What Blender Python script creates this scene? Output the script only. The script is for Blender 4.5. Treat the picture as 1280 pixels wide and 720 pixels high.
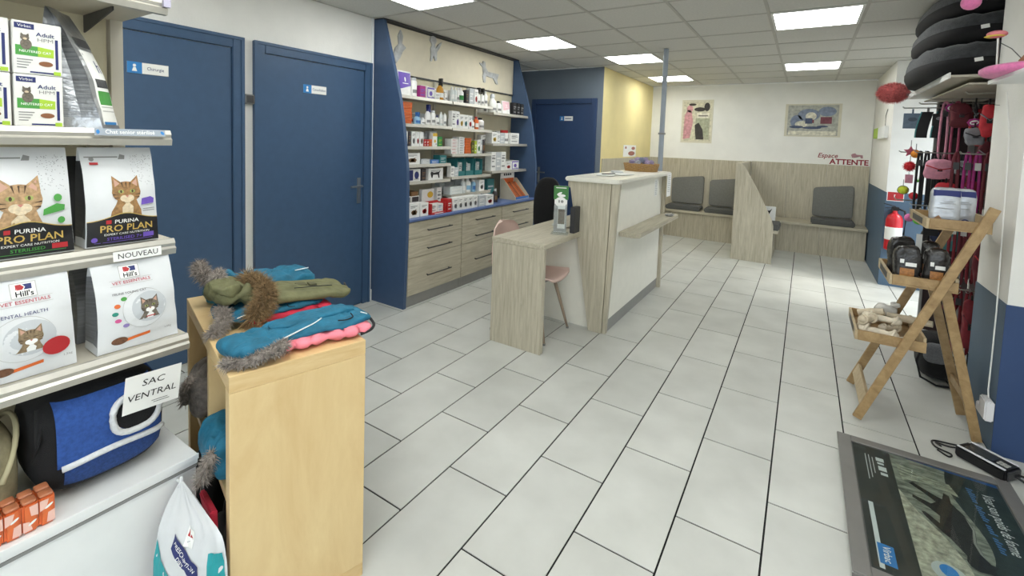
import bpy, bmesh, math, random
from mathutils import Vector, Matrix, noise

for o in list(bpy.data.objects):
    bpy.data.objects.remove(o, do_unlink=True)
random.seed(11)
SC = bpy.context.scene
COL = SC.collection
PI = math.pi

# ------------------------------------------------------------------ camera
CAM_H = 1.4906
cam = bpy.data.cameras.new('camera')
cam.sensor_fit = 'HORIZONTAL'
cam.sensor_width = 36.0
cam.lens = 36.0 * 578.85 / 1280.0
cam.shift_y = -147.0 / 1280.0
cam.clip_start = 0.05
cam.clip_end = 100
cam_o = bpy.data.objects.new('camera', cam)
COL.objects.link(cam_o)
yaw, pitch, roll = math.radians(32.257), math.radians(-3.781), math.radians(1.958)
fw = Vector((-math.sin(yaw) * math.cos(pitch), math.cos(yaw) * math.cos(pitch), math.sin(pitch)))
rt = Vector((math.cos(yaw), math.sin(yaw), 0))
up = rt.cross(fw)
r2 = rt * math.cos(roll) + up * math.sin(roll)
u2 = up * math.cos(roll) - rt * math.sin(roll)
cam_o.matrix_world = Matrix(((r2.x, u2.x, -fw.x, 0), (r2.y, u2.y, -fw.y, 0), (r2.z, u2.z, -fw.z, CAM_H), (0, 0, 0, 1)))
SC.camera = cam_o

# ------------------------------------------------------------------ world, exposure
world = bpy.data.worlds.new('sky')
SC.world = world
world.use_nodes = True
wn = world.node_tree.nodes
bg = wn.get('Background') or wn.new('ShaderNodeBackground')
bg.inputs['Color'].default_value = (0.84, 0.93, 1.0, 1)
bg.inputs['Strength'].default_value = 3.3
LIGHT = 11.5
vs = SC.view_settings
vs.view_transform = 'Standard'
vs.look = 'None'
vs.gamma = 1.0
vs.use_curve_mapping = False
vs.exposure = 0.14
sun = bpy.data.lights.new('sun', 'SUN')
sun.energy = 2.9
sun.angle = math.radians(15)
sun.color = (1.0, 0.97, 0.9)
sun_o = bpy.data.objects.new('sun', sun)
sun_o.rotation_euler = (0, math.radians(40), math.radians(-2))
COL.objects.link(sun_o)
for (loc, rot, sx, sy) in (((1.52, 5.9, 1.08), (0, PI / 2, 0), 2.1, 1.36), ((0.2, -1.12, 1.3), (-PI / 2, 0, PI), 2.6, 2.0)):
    L = bpy.data.lights.new('window_portal', 'AREA')
    L.shape = 'RECTANGLE'
    L.size, L.size_y = sx, sy
    L.cycles.is_portal = True
    lo = bpy.data.objects.new('window_portal', L)
    lo.location = loc
    lo.rotation_euler = rot
    COL.objects.link(lo)

# ------------------------------------------------------------------ helpers
def lin(h):
    h = h.lstrip('#')
    out = []
    for i in (0, 2, 4):
        c = int(h[i:i + 2], 16) / 255
        out.append(c / 12.92 if c <= 0.04045 else ((c + 0.055) / 1.055) ** 2.4)
    return out

MATS = {}
def mat(key, hexa=None, rough=0.55, metal=0.0, var=0.05, scale=12.0, bump=0.0, bscale=120.0, emit=0.0,
        spec=0.5, sheen=0.0, trans=0.0, stretch=(1, 1, 1), alpha=1.0):
    if key in MATS:
        return MATS[key]
    m = bpy.data.materials.new(key)
    m.use_nodes = True
    nt = m.node_tree
    b = nt.nodes['Principled BSDF']
    c = lin(hexa)
    b.inputs['Roughness'].default_value = rough
    b.inputs['Metallic'].default_value = metal
    b.inputs['Specular IOR Level'].default_value = spec
    if sheen:
        b.inputs['Sheen Weight'].default_value = sheen
    if trans:
        b.inputs['Transmission Weight'].default_value = trans
    tc = nt.nodes.new('ShaderNodeTexCoord')
    mp = nt.nodes.new('ShaderNodeMapping')
    mp.inputs['Scale'].default_value = stretch
    nt.links.new(tc.outputs['Object'], mp.inputs['Vector'])
    nz = nt.nodes.new('ShaderNodeTexNoise')
    nz.inputs['Scale'].default_value = scale
    nz.inputs['Detail'].default_value = 4
    nt.links.new(mp.outputs['Vector'], nz.inputs['Vector'])
    rp = nt.nodes.new('ShaderNodeValToRGB')
    rp.color_ramp.elements[0].position = 0.3
    rp.color_ramp.elements[1].position = 0.7
    rp.color_ramp.elements[0].color = [max(0, x * (1 - var)) for x in c] + [1]
    rp.color_ramp.elements[1].color = [min(1, x * (1 + var)) for x in c] + [1]
    nt.links.new(nz.outputs['Fac'], rp.inputs['Fac'])
    nt.links.new(rp.outputs['Color'], b.inputs['Base Color'])
    if emit:
        b.inputs['Emission Color'].default_value = c + [1]
        b.inputs['Emission Strength'].default_value = emit
    if bump:
        n2 = nt.nodes.new('ShaderNodeTexNoise')
        n2.inputs['Scale'].default_value = bscale
        n2.inputs['Detail'].default_value = 3
        nt.links.new(tc.outputs['Object'], n2.inputs['Vector'])
        bp = nt.nodes.new('ShaderNodeBump')
        bp.inputs['Strength'].default_value = bump
        bp.inputs['Distance'].default_value = 0.01
        nt.links.new(n2.outputs['Fac'], bp.inputs['Height'])
        nt.links.new(bp.outputs['Normal'], b.inputs['Normal'])
    MATS[key] = m
    return m

def wood(key, h1, h2, stretch, rough=0.45, scale=4.0, mid=None):
    if key in MATS:
        return MATS[key]
    m = bpy.data.materials.new(key)
    m.use_nodes = True
    nt = m.node_tree
    b = nt.nodes['Principled BSDF']
    b.inputs['Roughness'].default_value = rough
    tc = nt.nodes.new('ShaderNodeTexCoord')
    mp = nt.nodes.new('ShaderNodeMapping')
    mp.inputs['Scale'].default_value = stretch
    nt.links.new(tc.outputs['Object'], mp.inputs['Vector'])
    nz = nt.nodes.new('ShaderNodeTexNoise')
    nz.inputs['Scale'].default_value = scale
    nz.inputs['Detail'].default_value = 8
    nz.inputs['Roughness'].default_value = 0.65
    nz.inputs['Distortion'].default_value = 0.6
    nt.links.new(mp.outputs['Vector'], nz.inputs['Vector'])
    rp = nt.nodes.new('ShaderNodeValToRGB')
    rp.color_ramp.elements[0].position = 0.32
    rp.color_ramp.elements[1].position = 0.68
    rp.color_ramp.elements[0].color = lin(h1) + [1]
    rp.color_ramp.elements[1].color = lin(h2) + [1]
    nt.links.new(nz.outputs['Fac'], rp.inputs['Fac'])
    nt.links.new(rp.outputs['Color'], b.inputs['Base Color'])
    bp = nt.nodes.new('ShaderNodeBump')
    bp.inputs['Strength'].default_value = 0.08
    bp.inputs['Distance'].default_value = 0.004
    nt.links.new(nz.outputs['Fac'], bp.inputs['Height'])
    nt.links.new(bp.outputs['Normal'], b.inputs['Normal'])
    MATS[key] = m
    return m

def glassmat(key, tint=(1, 1, 1), gloss=0.08):
    if key in MATS:
        return MATS[key]
    m = bpy.data.materials.new(key)
    m.use_nodes = True
    nt = m.node_tree
    nt.nodes.clear()
    out = nt.nodes.new('ShaderNodeOutputMaterial')
    mx = nt.nodes.new('ShaderNodeMixShader')
    tr = nt.nodes.new('ShaderNodeBsdfTransparent')
    tr.inputs['Color'].default_value = (*tint, 1)
    gl = nt.nodes.new('ShaderNodeBsdfGlossy')
    gl.inputs['Roughness'].default_value = 0.03
    mx.inputs['Fac'].default_value = gloss
    nt.links.new(tr.outputs[0], mx.inputs[1])
    nt.links.new(gl.outputs[0], mx.inputs[2])
    nt.links.new(mx.outputs[0], out.inputs['Surface'])
    MATS[key] = m
    return m

def xf(o):
    m = Matrix.Translation(o.location) @ o.rotation_euler.to_matrix().to_4x4()
    return xf(o.parent) @ m if o.parent else m

class MB:
    def __init__(s):
        s.v, s.f = [], []
    def add(s, vs, fs):
        n = len(s.v)
        s.v += [tuple(p) for p in vs]
        s.f += [tuple(i + n for i in f) for f in fs]
        return s
    def box(s, x0, x1, y0, y1, z0, z1):
        return s.add([(x0, y0, z0), (x1, y0, z0), (x1, y1, z0), (x0, y1, z0), (x0, y0, z1), (x1, y0, z1), (x1, y1, z1), (x0, y1, z1)],
                     [(0, 3, 2, 1), (4, 5, 6, 7), (0, 1, 5, 4), (1, 2, 6, 5), (2, 3, 7, 6), (3, 0, 4, 7)])
    def prism(s, pts, axis, a, b):
        def P(p, t):
            return (t, p[0], p[1]) if axis == 'x' else (p[0], t, p[1]) if axis == 'y' else (p[0], p[1], t)
        n = len(pts)
        vs = [P(p, a) for p in pts] + [P(p, b) for p in pts]
        fs = [tuple(range(n - 1, -1, -1)), tuple(range(n, 2 * n))] + [(i, (i + 1) % n, n + (i + 1) % n, n + i) for i in range(n)]
        return s.add(vs, fs)
    def bar(s, a, b, w, t, upv=(0, 0, 1)):
        a, b = Vector(a), Vector(b)
        d = (b - a).normalized()
        u = Vector(upv)
        sd = d.cross(u)
        if sd.length < 1e-4:
            sd = d.cross(Vector((1, 0, 0)))
        sd.normalize()
        n = sd.cross(d).normalized()
        vs = []
        for p in (a, b):
            for (i, j) in ((-1, -1), (1, -1), (1, 1), (-1, 1)):
                vs.append(p + sd * (w / 2 * i) + n * (t / 2 * j))
        return s.add(vs, [(0, 3, 2, 1), (4, 5, 6, 7), (0, 1, 5, 4), (1, 2, 6, 5), (2, 3, 7, 6), (3, 0, 4, 7)])
    def tube(s, path, r, n=8, flat=1.0, closed=False, ref=(0, 0, 1)):
        P = [Vector(p) for p in path]
        m = len(P)
        rr = r if isinstance(r, (list, tuple)) else [r] * m
        vs = []
        for i, p in enumerate(P):
            if closed:
                d = P[(i + 1) % m] - P[i - 1]
            else:
                d = P[min(i + 1, m - 1)] - P[max(i - 1, 0)]
            if d.length < 1e-7:
                d = Vector((0, 0, 1))
            d.normalize()
            sd = d.cross(Vector(ref))
            if sd.length < 1e-3:
                sd = d.cross(Vector((0.6, 0.8, 0)))
            sd.normalize()
            nn = sd.cross(d)
            for k in range(n):
                a = 2 * PI * k / n
                vs.append(p + sd * (rr[i] * math.cos(a)) + nn * (rr[i] * flat * math.sin(a)))
        fs = []
        for i in range(m if closed else m - 1):
            j = (i + 1) % m
            for k in range(n):
                l = (k + 1) % n
                fs.append((i * n + k, i * n + l, j * n + l, j * n + k))
        if not closed:
            fs.append(tuple(range(n - 1, -1, -1)))
            fs.append(tuple((m - 1) * n + k for k in range(n)))
        return s.add(vs, fs)
    def lathe(s, prof, c=(0, 0, 0), n=16, sx=1.0, sy=1.0, power=1.0):
        vs = []
        for (r, z) in prof:
            for k in range(n):
                a = 2 * PI * k / n
                cx, sn = math.cos(a), math.sin(a)
                if power != 1.0:
                    cx = math.copysign(abs(cx) ** power, cx)
                    sn = math.copysign(abs(sn) ** power, sn)
                vs.append((c[0] + r * sx * cx, c[1] + r * sy * sn, c[2] + z))
        m = len(prof)
        fs = [(i * n + k, i * n + (k + 1) % n, (i + 1) * n + (k + 1) % n, (i + 1) * n + k) for i in range(m - 1) for k in range(n)]
        fs.append(tuple(range(n - 1, -1, -1)))
        fs.append(tuple((m - 1) * n + k for k in range(n)))
        return s.add(vs, fs)
    def ball(s, c, r, n=14, m=9, sx=1, sy=1, sz=1):
        pr = [(max(1e-4, r * math.sin(PI * i / m)), -r * sz * math.cos(PI * i / m)) for i in range(m + 1)]
        return s.lathe(pr, c, n, sx, sy)
    def pillow(s, c, lx, ly, lz, e=0.45, ez=0.7, nu=28, nv=12, seams=0, axis='y', depth=0.12, nz=0.0, ns=6.0, rot=0.0, seed=0.0, creases=()):
        vs = []
        ca, sa = math.cos(rot), math.sin(rot)
        for j in range(nv + 1):
            ph = -PI / 2 + PI * j / nv
            cp, sp = math.cos(ph), math.sin(ph)
            cpe = abs(cp) ** ez
            spe = math.copysign(abs(sp) ** ez, sp)
            for i in range(nu):
                th = 2 * PI * i / nu
                ct, st = math.cos(th), math.sin(th)
                x = cpe * math.copysign(abs(ct) ** e, ct)
                y = cpe * math.copysign(abs(st) ** e, st)
                z = spe
                if seams:
                    t = (y if axis == 'y' else x)
                    f = abs(math.sin(PI * seams * (t + 1) / 2))
                    k = 1 - depth * (1 - f) ** 2
                    z *= k
                    if axis == 'y':
                        x *= 1 - (1 - k) * 0.5
                    else:
                        y *= 1 - (1 - k) * 0.5
                X, Y, Z = x * lx / 2, y * ly / 2, z * lz / 2
                for (ca_, off, dep, wd) in creases:
                    q = (X * math.cos(ca_) + Y * math.sin(ca_) - off) / wd
                    Z *= 1 - dep * math.exp(-q * q)
                if nz:
                    q = noise.noise_vector(Vector((X * ns + seed, Y * ns - seed, Z * ns + 2 * seed)))
                    X += q.x * nz
                    Y += q.y * nz
                    Z += q.z * nz
                    q = noise.noise_vector(Vector((X * ns * 2.7 - seed, Y * ns * 2.7 + seed, Z * ns * 2.7)))
                    X += q.x * nz * 0.35
                    Y += q.y * nz * 0.35
                    Z += q.z * nz * 0.45
                vs.append((c[0] + X * ca - Y * sa, c[1] + X * sa + Y * ca, c[2] + Z))
        fs = [(j * nu + i, j * nu + (i + 1) % nu, (j + 1) * nu + (i + 1) % nu, (j + 1) * nu + i) for j in range(nv) for i in range(nu)]
        return s.add(vs, fs)
    def fur(s, pts, length, width, droop=0.3, spread=0.6):
        for (p, nrm) in pts:
            p, nrm = Vector(p), Vector(nrm)
            d = (nrm + Vector((random.uniform(-1, 1), random.uniform(-1, 1), random.uniform(-1, 1))) * spread).normalized()
            d.z -= droop
            L = length * random.uniform(0.6, 1.2)
            t = d.cross(Vector((random.uniform(-1, 1), random.uniform(-1, 1), random.uniform(-1, 1))))
            if t.length < 1e-4:
                continue
            t = t.normalized() * width
            s.add([p - t, p + t, p + d * L], [(0, 1, 2)])
        return s
    def done(s, name, m, parent=None, smooth=False, bevel=0.0, seg=2, local=False, angle=None):
        me = bpy.data.meshes.new(name)
        vs = s.v
        if parent is not None and not local:
            inv = xf(parent).inverted()
            vs = [tuple(inv @ Vector(p)) for p in vs]
        me.from_pydata(vs, [], s.f)
        if bevel:
            bm = bmesh.new()
            bm.from_mesh(me)
            bmesh.ops.recalc_face_normals(bm, faces=bm.faces)
            bmesh.ops.bevel(bm, geom=[e for e in bm.edges if len(e.link_faces) == 2 and e.calc_face_angle(0) > 0.5], offset=bevel, segments=seg, affect='EDGES', clamp_overlap=True)
            bm.to_mesh(me)
            bm.free()
        me.materials.append(m)
        if smooth:
            me.polygons.foreach_set('use_smooth', [True] * len(me.polygons))
            if angle:
                me.set_sharp_from_angle(angle=angle)
        o = bpy.data.objects.new(name, me)
        COL.objects.link(o)
        if parent is not None:
            o.parent = parent
        return o

def tag(o, label, cat, group=None):
    o['label'] = label
    o['category'] = cat
    if group:
        o['group'] = group
    return o

def thing(name, label, cat, loc=(0, 0, 0), rz=0.0, group=None):
    o = bpy.data.objects.new(name, None)
    o.empty_display_size = 0.05
    o.location = loc
    o.rotation_euler = (0, 0, rz)
    COL.objects.link(o)
    return tag(o, label, cat, group)

def struct(o):
    o['kind'] = 'structure'
    return o

def structure_root(name, loc):
    o = bpy.data.objects.new(name, None)
    o.location = loc
    COL.objects.link(o)
    return struct(o)

def copy_tree(o, parent=None):
    c = o.copy()
    COL.objects.link(c)
    c.parent = parent
    for ch in [x for x in bpy.data.objects if x.parent == o]:
        copy_tree(ch, c)
    return c

ORD = ['first', 'second', 'third', 'fourth', 'fifth', 'sixth', 'seventh', 'eighth', 'ninth', 'tenth', 'eleventh', 'twelfth', 'thirteenth', 'fourteenth']

# ---- flat print: shapes in (u, v) mapped through a surface function
def text2d(s, size, sx=1.0, bold=0.0, shear=0.0, align='CENTER'):
    cu = bpy.data.curves.new('lettering', 'FONT')
    cu.body = s
    cu.size = size
    cu.align_x = align
    cu.align_y = 'CENTER'
    cu.resolution_u = 2
    cu.offset = bold * size
    cu.shear = shear
    o = bpy.data.objects.new('lettering', cu)
    COL.objects.link(o)
    bpy.context.view_layer.update()
    dg = bpy.context.evaluated_depsgraph_get()
    me = bpy.data.meshes.new_from_object(o.evaluated_get(dg))
    vs = [(v.co.x * sx, v.co.y) for v in me.vertices]
    fs = [tuple(p.vertices) for p in me.polygons]
    bpy.data.objects.remove(o, do_unlink=True)
    bpy.data.curves.remove(cu)
    bpy.data.meshes.remove(me)
    return vs, fs

def plane(o, U, V, N=None):
    o, U, V = Vector(o), Vector(U).normalized(), Vector(V).normalized()
    N = Vector(N).normalized() if N else U.cross(V)
    return lambda u, v, w: o + U * u + V * v + N * w

def ell(cx, cy, rx, ry, rot=0.0, n=20):
    c, s = math.cos(rot), math.sin(rot)
    vs, fs = [(cx, cy)], []
    for ring in (0.5, 1.0):
        for k in range(n):
            a = 2 * PI * k / n
            x, y = rx * ring * math.cos(a), ry * ring * math.sin(a)
            vs.append((cx + x * c - y * s, cy + x * s + y * c))
    for k in range(n):
        l = (k + 1) % n
        fs.append((0, 1 + k, 1 + l))
        fs.append((1 + k, 1 + n + k, 1 + n + l, 1 + l))
    return vs, fs

def poly(pts, cuts=2):
    bm = bmesh.new()
    bm.faces.new([bm.verts.new((p[0], p[1], 0)) for p in pts])
    bmesh.ops.triangulate(bm, faces=bm.faces)
    if cuts:
        bmesh.ops.subdivide_edges(bm, edges=bm.edges, cuts=cuts, use_grid_fill=True)
    bm.verts.index_update()
    vs = [(v.co.x, v.co.y) for v in bm.verts]
    fs = [tuple(v.index for v in f.verts) for f in bm.faces]
    bm.free()
    return vs, fs

def band(u0, u1, lo, hi, nu=16, nv=5):
    lo = lo if callable(lo) else (lambda u, q=lo: q)
    hi = hi if callable(hi) else (lambda u, q=hi: q)
    vs, fs = [], []
    for i in range(nu + 1):
        u = u0 + (u1 - u0) * i / nu
        for j in range(nv + 1):
            vs.append((u, lo(u) + (hi(u) - lo(u)) * j / nv))
    for i in range(nu):
        for j in range(nv):
            a = i * (nv + 1) + j
            fs.append((a, a + nv + 1, a + nv + 2, a + 1))
    return vs, fs

def rect(u0, u1, v0, v1):
    return band(u0, u1, v0, v1, 4, 3)

def txt(s, size, cx, cy, sx=1.0, bold=0.0, shear=0.0, align='CENTER', rot=0.0):
    vs, fs = text2d(s, size, sx, bold, shear, align)
    c, n = math.cos(rot), math.sin(rot)
    return [(cx + x * c - y * n, cy + x * n + y * c) for x, y in vs], fs

def smooth_path(pts, k=5):
    P = [Vector(p) for p in pts]
    out = []
    for i in range(len(P) - 1):
        p0, p1, p2, p3 = P[max(i - 1, 0)], P[i], P[i + 1], P[min(i + 2, len(P) - 1)]
        for q in range(k):
            s = q / k
            out.append(0.5 * ((2 * p1) + (p2 - p0) * s + (2 * p0 - 5 * p1 + 4 * p2 - p3) * s * s + (3 * p1 - p0 - 3 * p2 + p3) * s ** 3))
    out.append(P[-1])
    return out

def pillow_depth(la, lb, lc, e, ez):
    # half depth of a pillow (size la deep, lb wide, lc high) at offset (b, c) from its centre
    def f(b, c):
        q = max(0.0, 1 - abs(2 * c / lc) ** (2 / ez)) ** (ez / e) - abs(2 * b / lb) ** (2 / e)
        return la / 2 * max(0.0, q) ** (e / 2)
    return f

def decal(name, m, shapes, surf, w, parent, local=False, joined=False):
    if 1 < len(shapes) <= 4 and not joined:
        for sh in shapes:
            decal(name, m, [sh], surf, w, parent, local)
        return None
    b = MB()
    for vs, fs in shapes:
        b.add([surf(u, v, w) for u, v in vs], fs)
    return b.done(name, m, parent, local=local)
# ------------------------------------------------------------------ materials
M_white = mat('wall_white_paint', '#ecebe6', 0.7, var=0.03, scale=6, bump=0.12, bscale=90)
M_back = mat('back_wall_paint', '#eeeeea', 0.75, var=0.03, scale=5, bump=0.1, bscale=80)
M_yellow = mat('yellow_wall_paint', '#e8d89c', 0.7, var=0.04, scale=4, bump=0.1, bscale=80)
M_greywall = mat('grey_blue_wall_paint', '#727d89', 0.7, var=0.04, scale=6)
M_dado = mat('blue_dado_paint', '#4d647a', 0.55, var=0.05, scale=5, bump=0.05)
M_dado_shade = mat('shaded_blue_dado_paint', '#2c4570', 0.55, var=0.05, scale=5, bump=0.05)  # dado blue darkened, shade of the pillar's front face put into the colour
M_door = mat('blue_door_paint', '#3d5776', 0.42, var=0.04, scale=20, bump=0.04, bscale=300)
M_door3 = mat('deep_blue_door_paint', '#31476c', 0.42, var=0.04, scale=20, bump=0.04, bscale=300)
M_joint = mat('dark_grout', '#070707', 0.95)
M_ceil = mat('ceiling_tile_fibre', '#cfcec8', 0.9, var=0.05, scale=60, bump=0.2, bscale=250)
M_rail = mat('ceiling_rail_metal', '#b5b3ac', 0.6)
M_grey = mat('grey_plastic', '#8a8a88', 0.5)
M_lgrey = mat('light_grey_plastic', '#b9b9b5', 0.5)
M_dgrey = mat('dark_grey_plastic', '#3a3a3c', 0.5)
M_black = mat('black_plastic', '#111113', 0.45)
M_blackfab = mat('black_fabric', '#121214', 0.95, var=0.2, scale=60, bump=0.3, bscale=400, sheen=0.05)
M_steel = mat('brushed_steel', '#b8b8b4', 0.32, metal=0.9, var=0.05, scale=30)
M_alu = mat('aluminium_rail', '#bcb9b0', 0.38, metal=0.6, var=0.04, scale=40)
M_chrome = mat('chrome', '#d8d8d8', 0.15, metal=1.0, var=0.02)
M_shelf = mat('shelf_beige_metal', '#c3bdae', 0.5, var=0.03)
M_shelfback = mat('shelf_back_cream', '#d3cbaf', 0.6, var=0.03)
M_wpanel = mat('white_panel', '#eef0ef', 0.4, var=0.02)
M_creampanel = mat('cream_panel', '#ebe8dc', 0.5, var=0.02)
M_slatecount = mat('blue_worktop', '#5a6f9e', 0.4, var=0.04)
M_paper = mat('white_paper', '#f2f2ee', 0.8, var=0.02)
M_ink = mat('black_ink', '#1a1a1c', 0.8, var=0.0)
M_plinth = mat('grey_plinth', '#9b9b98', 0.4, metal=0.3, var=0.04)
M_oakz = wood('pale_oak_upright_grain', '#a79f8a', '#cbc4b0', (14, 14, 0.9))
M_oaky = wood('pale_oak_lengthwise_grain', '#a79f8a', '#cbc4b0', (14, 0.9, 14))
M_oakx = wood('pale_oak_crosswise_grain', '#a79f8a', '#cbc4b0', (0.9, 14, 14))
M_birch = wood('birch_veneer', '#d6b783', '#e6cd9a', (3.0, 3.0, 0.9), scale=2.2)
M_birchx = wood('birch_edge', '#d2b07a', '#e2c794', (2, 2, 12), scale=3)
M_pine = wood('pine_wood_lengthwise', '#8d7049', '#b5986c', (3, 3, 3), scale=5)
M_pinel = wood('pale_pine', '#ab9673', '#c9b694', (3, 3, 3), scale=5)
M_seat = mat('grey_seat_pad', '#7d7d79', 0.85, var=0.08, scale=50, bump=0.15, bscale=300)
M_seatd = mat('dark_grey_seat_pad', '#5b5c5a', 0.85, var=0.08, scale=50, bump=0.15, bscale=300)
M_red = mat('red_print', '#b3262c', 0.55)
M_green = mat('green_print', '#4c9a45', 0.6)
M_lime = mat('lime_print', '#a9cc3c', 0.6)
M_navy = mat('navy_print', '#27306b', 0.6)
M_violet = mat('violet_print', '#6f54b5', 0.5)
M_orange = mat('orange_print', '#d96a2b', 0.5)
M_skyblue = mat('blue_print', '#2f7fc1', 0.5)
M_teal = mat('teal_print', '#1f9aa0', 0.5)
M_pinkp = mat('pink_print', '#e08aa8', 0.55)
M_furtab = mat('printed_tabby_fur', '#9a7448', 0.6, var=0.3, scale=120)
M_furgrey = mat('printed_grey_fur', '#6f675c', 0.6, var=0.35, scale=140)
M_furlt = mat('printed_pale_fur', '#d9c7a8', 0.6, var=0.15, scale=120)
M_furdk = mat('printed_dark_stripes', '#4a3523', 0.6)
M_eye = mat('printed_eye', '#9aa65a', 0.5)
M_nosep = mat('printed_nose', '#c07f70', 0.6)
M_earp = mat('printed_ear', '#c49a86', 0.6)
M_bagw = mat('white_bag_film', '#d8dadb', 0.32, var=0.03, scale=9, bump=0.15, bscale=28)
M_bagg = mat('silver_grey_bag_film', '#b2b4b6', 0.3, metal=0.75, var=0.15, scale=14, bump=0.5, bscale=30)
M_glass = glassmat('clear_window_glass')
M_acry = glassmat('clear_acrylic', (0.93, 0.95, 0.95), 0.12)

# ------------------------------------------------------------------ setting: floor
XL, YB, YF, XR = -3.25, 8.25, -1.0, 1.7
floor = struct(MB().box(-3.9, XR + 0.1, YF - 0.1, YB + 0.1, -0.10, -0.0035).done('floor', M_joint))

def floor_tile_material():
    m = bpy.data.materials.new('floor_tile_ceramic')
    m.use_nodes = True
    nt = m.node_tree
    b = nt.nodes['Principled BSDF']
    b.inputs['Roughness'].default_value = 0.38
    b.inputs['Specular IOR Level'].default_value = 0.45
    oi = nt.nodes.new('ShaderNodeObjectInfo')
    tc = nt.nodes.new('ShaderNodeTexCoord')
    ad = nt.nodes.new('ShaderNodeVectorMath')
    ad.operation = 'ADD'
    nt.links.new(tc.outputs['Object'], ad.inputs[0])
    nt.links.new(oi.outputs['Location'], ad.inputs[1])
    n1 = nt.nodes.new('ShaderNodeTexNoise')
    n1.inputs['Scale'].default_value = 3.5
    n1.inputs['Detail'].default_value = 6
    nt.links.new(ad.outputs[0], n1.inputs['Vector'])
    rp = nt.nodes.new('ShaderNodeValToRGB')
    rp.color_ramp.elements[0].position = 0.3
    rp.color_ramp.elements[1].position = 0.72
    rp.color_ramp.elements[0].color = lin('#bfc0ba') + [1]
    rp.color_ramp.elements[1].color = lin('#cfd0ca') + [1]
    nt.links.new(n1.outputs['Fac'], rp.inputs['Fac'])
    hs = nt.nodes.new('ShaderNodeHueSaturation')
    mr = nt.nodes.new('ShaderNodeMapRange')
    mr.inputs['To Min'].default_value = 0.96
    mr.inputs['To Max'].default_value = 1.03
    nt.links.new(oi.outputs['Random'], mr.inputs['Value'])
    nt.links.new(mr.outputs['Result'], hs.inputs['Value'])
    nt.links.new(rp.outputs['Color'], hs.inputs['Color'])
    nt.links.new(hs.outputs['Color'], b.inputs['Base Color'])
    return m
M_tile = floor_tile_material()
TW, TL = 0.308, 0.60383
TX0, TY0 = -3.1381 * TW, 9.0349 * TW
tile_mesh = {}
def floor_tile(x0, x1, y0, y1):
    g = 0.0036
    key = (round(x1 - x0, 3), round(y1 - y0, 3))
    if key not in tile_mesh:
        hx, hy = (x1 - x0) / 2 - g, (y1 - y0) / 2 - g
        o = MB().box(-hx, hx, -hy, hy, -0.0033, 0.0).done('tile', M_tile)
        tile_mesh[key] = o.data
    else:
        o = bpy.data.objects.new('tile', tile_mesh[key])
        COL.objects.link(o)
    o.location = ((x0 + x1) / 2, (y0 + y1) / 2, 0)
    o.parent = floor
for i in range(-12, 10):
    x0, x1 = TX0 + i * TW, TX0 + (i + 1) * TW
    off = 0.5 if i % 2 == 0 else 0.0
    for k in range(-8, 11):
        y0 = TY0 + (k + off) * TL
        y1 = y0 + TL
        if x1 < -3.7 or x0 > XR or y1 < YF or y0 > YB:
            continue
        a0, a1, b0, b1 = x0, min(x1, XR), max(y0, YF), min(y1, YB)
        xmin = XL if y0 < 5.05 else -3.75
        if y0 >= 5.9:
            xmin = -2.33
        a0 = max(a0, xmin)
        if a0 > 0.88 and b0 > 3.2 and b1 < 5.2:
            if a0 >= 1.15:
                continue
        if a1 - a0 < 0.02 or b1 - b0 < 0.02:
            continue
        floor_tile(a0, a1, b0, b1)

# ------------------------------------------------------------------ setting: ceiling
CZ = 2.5
ceiling = struct(MB().box(-3.9, XR + 0.1, YF - 0.1, YB + 0.1, CZ + 0.012, CZ + 0.06).done('ceiling', M_rail))
GX = [-0.3 + 0.6 * n for n in range(-6, 5)]
GY = [4.0 + 0.6 * n for n in range(-9, 9)]
LIGHTS = [(-0.3, 4.0), (-0.3, 6.4), (-2.7, 4.0), (-2.1, 5.2), (-2.1, 7.0), (-2.7, 2.2), (-0.3, 1.6), (-0.9, -0.2), (-2.7, 0.4), (-1.5, 0.4), (0.3, 0.4)]  # last two panels are unseen additions that brighten the foreground
isl = lambda x, y: any(abs(x - a) < 0.05 and abs(y - b) < 0.05 for a, b in LIGHTS)
cm = {}
for gx in GX:
    for gy in GY:
        if isl(gx, gy):
            continue
        a0, a1, b0, b1 = max(gx, -3.75), min(gx + 0.6, XR), max(gy, YF), min(gy + 0.6, YB)
        if a1 - a0 < 0.05 or b1 - b0 < 0.05:
            continue
        if a1 < -2.3 and b0 > 5.95:
            continue
        key = (round(a1 - a0, 3), round(b1 - b0, 3))
        if key not in cm:
            hx, hy = (a1 - a0) / 2 - 0.0105, (b1 - b0) / 2 - 0.0105
            o = MB().box(-hx, hx, -hy, hy, 0, 0.008).done('ceiling_tile', M_ceil)
            cm[key] = o.data
        else:
            o = bpy.data.objects.new('ceiling_tile', cm[key])
            COL.objects.link(o)
        o.location = ((a0 + a1) / 2, (b0 + b1) / 2, CZ + 0.004)
        o.parent = ceiling
for gx in GX:
    if -3.7 < gx < XR:
        MB().box(gx - 0.011, gx + 0.011, YF, YB if gx > -2.3 else 5.9, CZ - 0.001, CZ + 0.0115).done('ceiling_rail', M_rail, ceiling)
for gy in GY:
    if YF < gy < YB:
        MB().box(-3.7 if gy < 5.9 else -2.33, XR, gy - 0.011, gy + 0.011, CZ, CZ + 0.0115).done('ceiling_rail', M_rail, ceiling)

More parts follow.
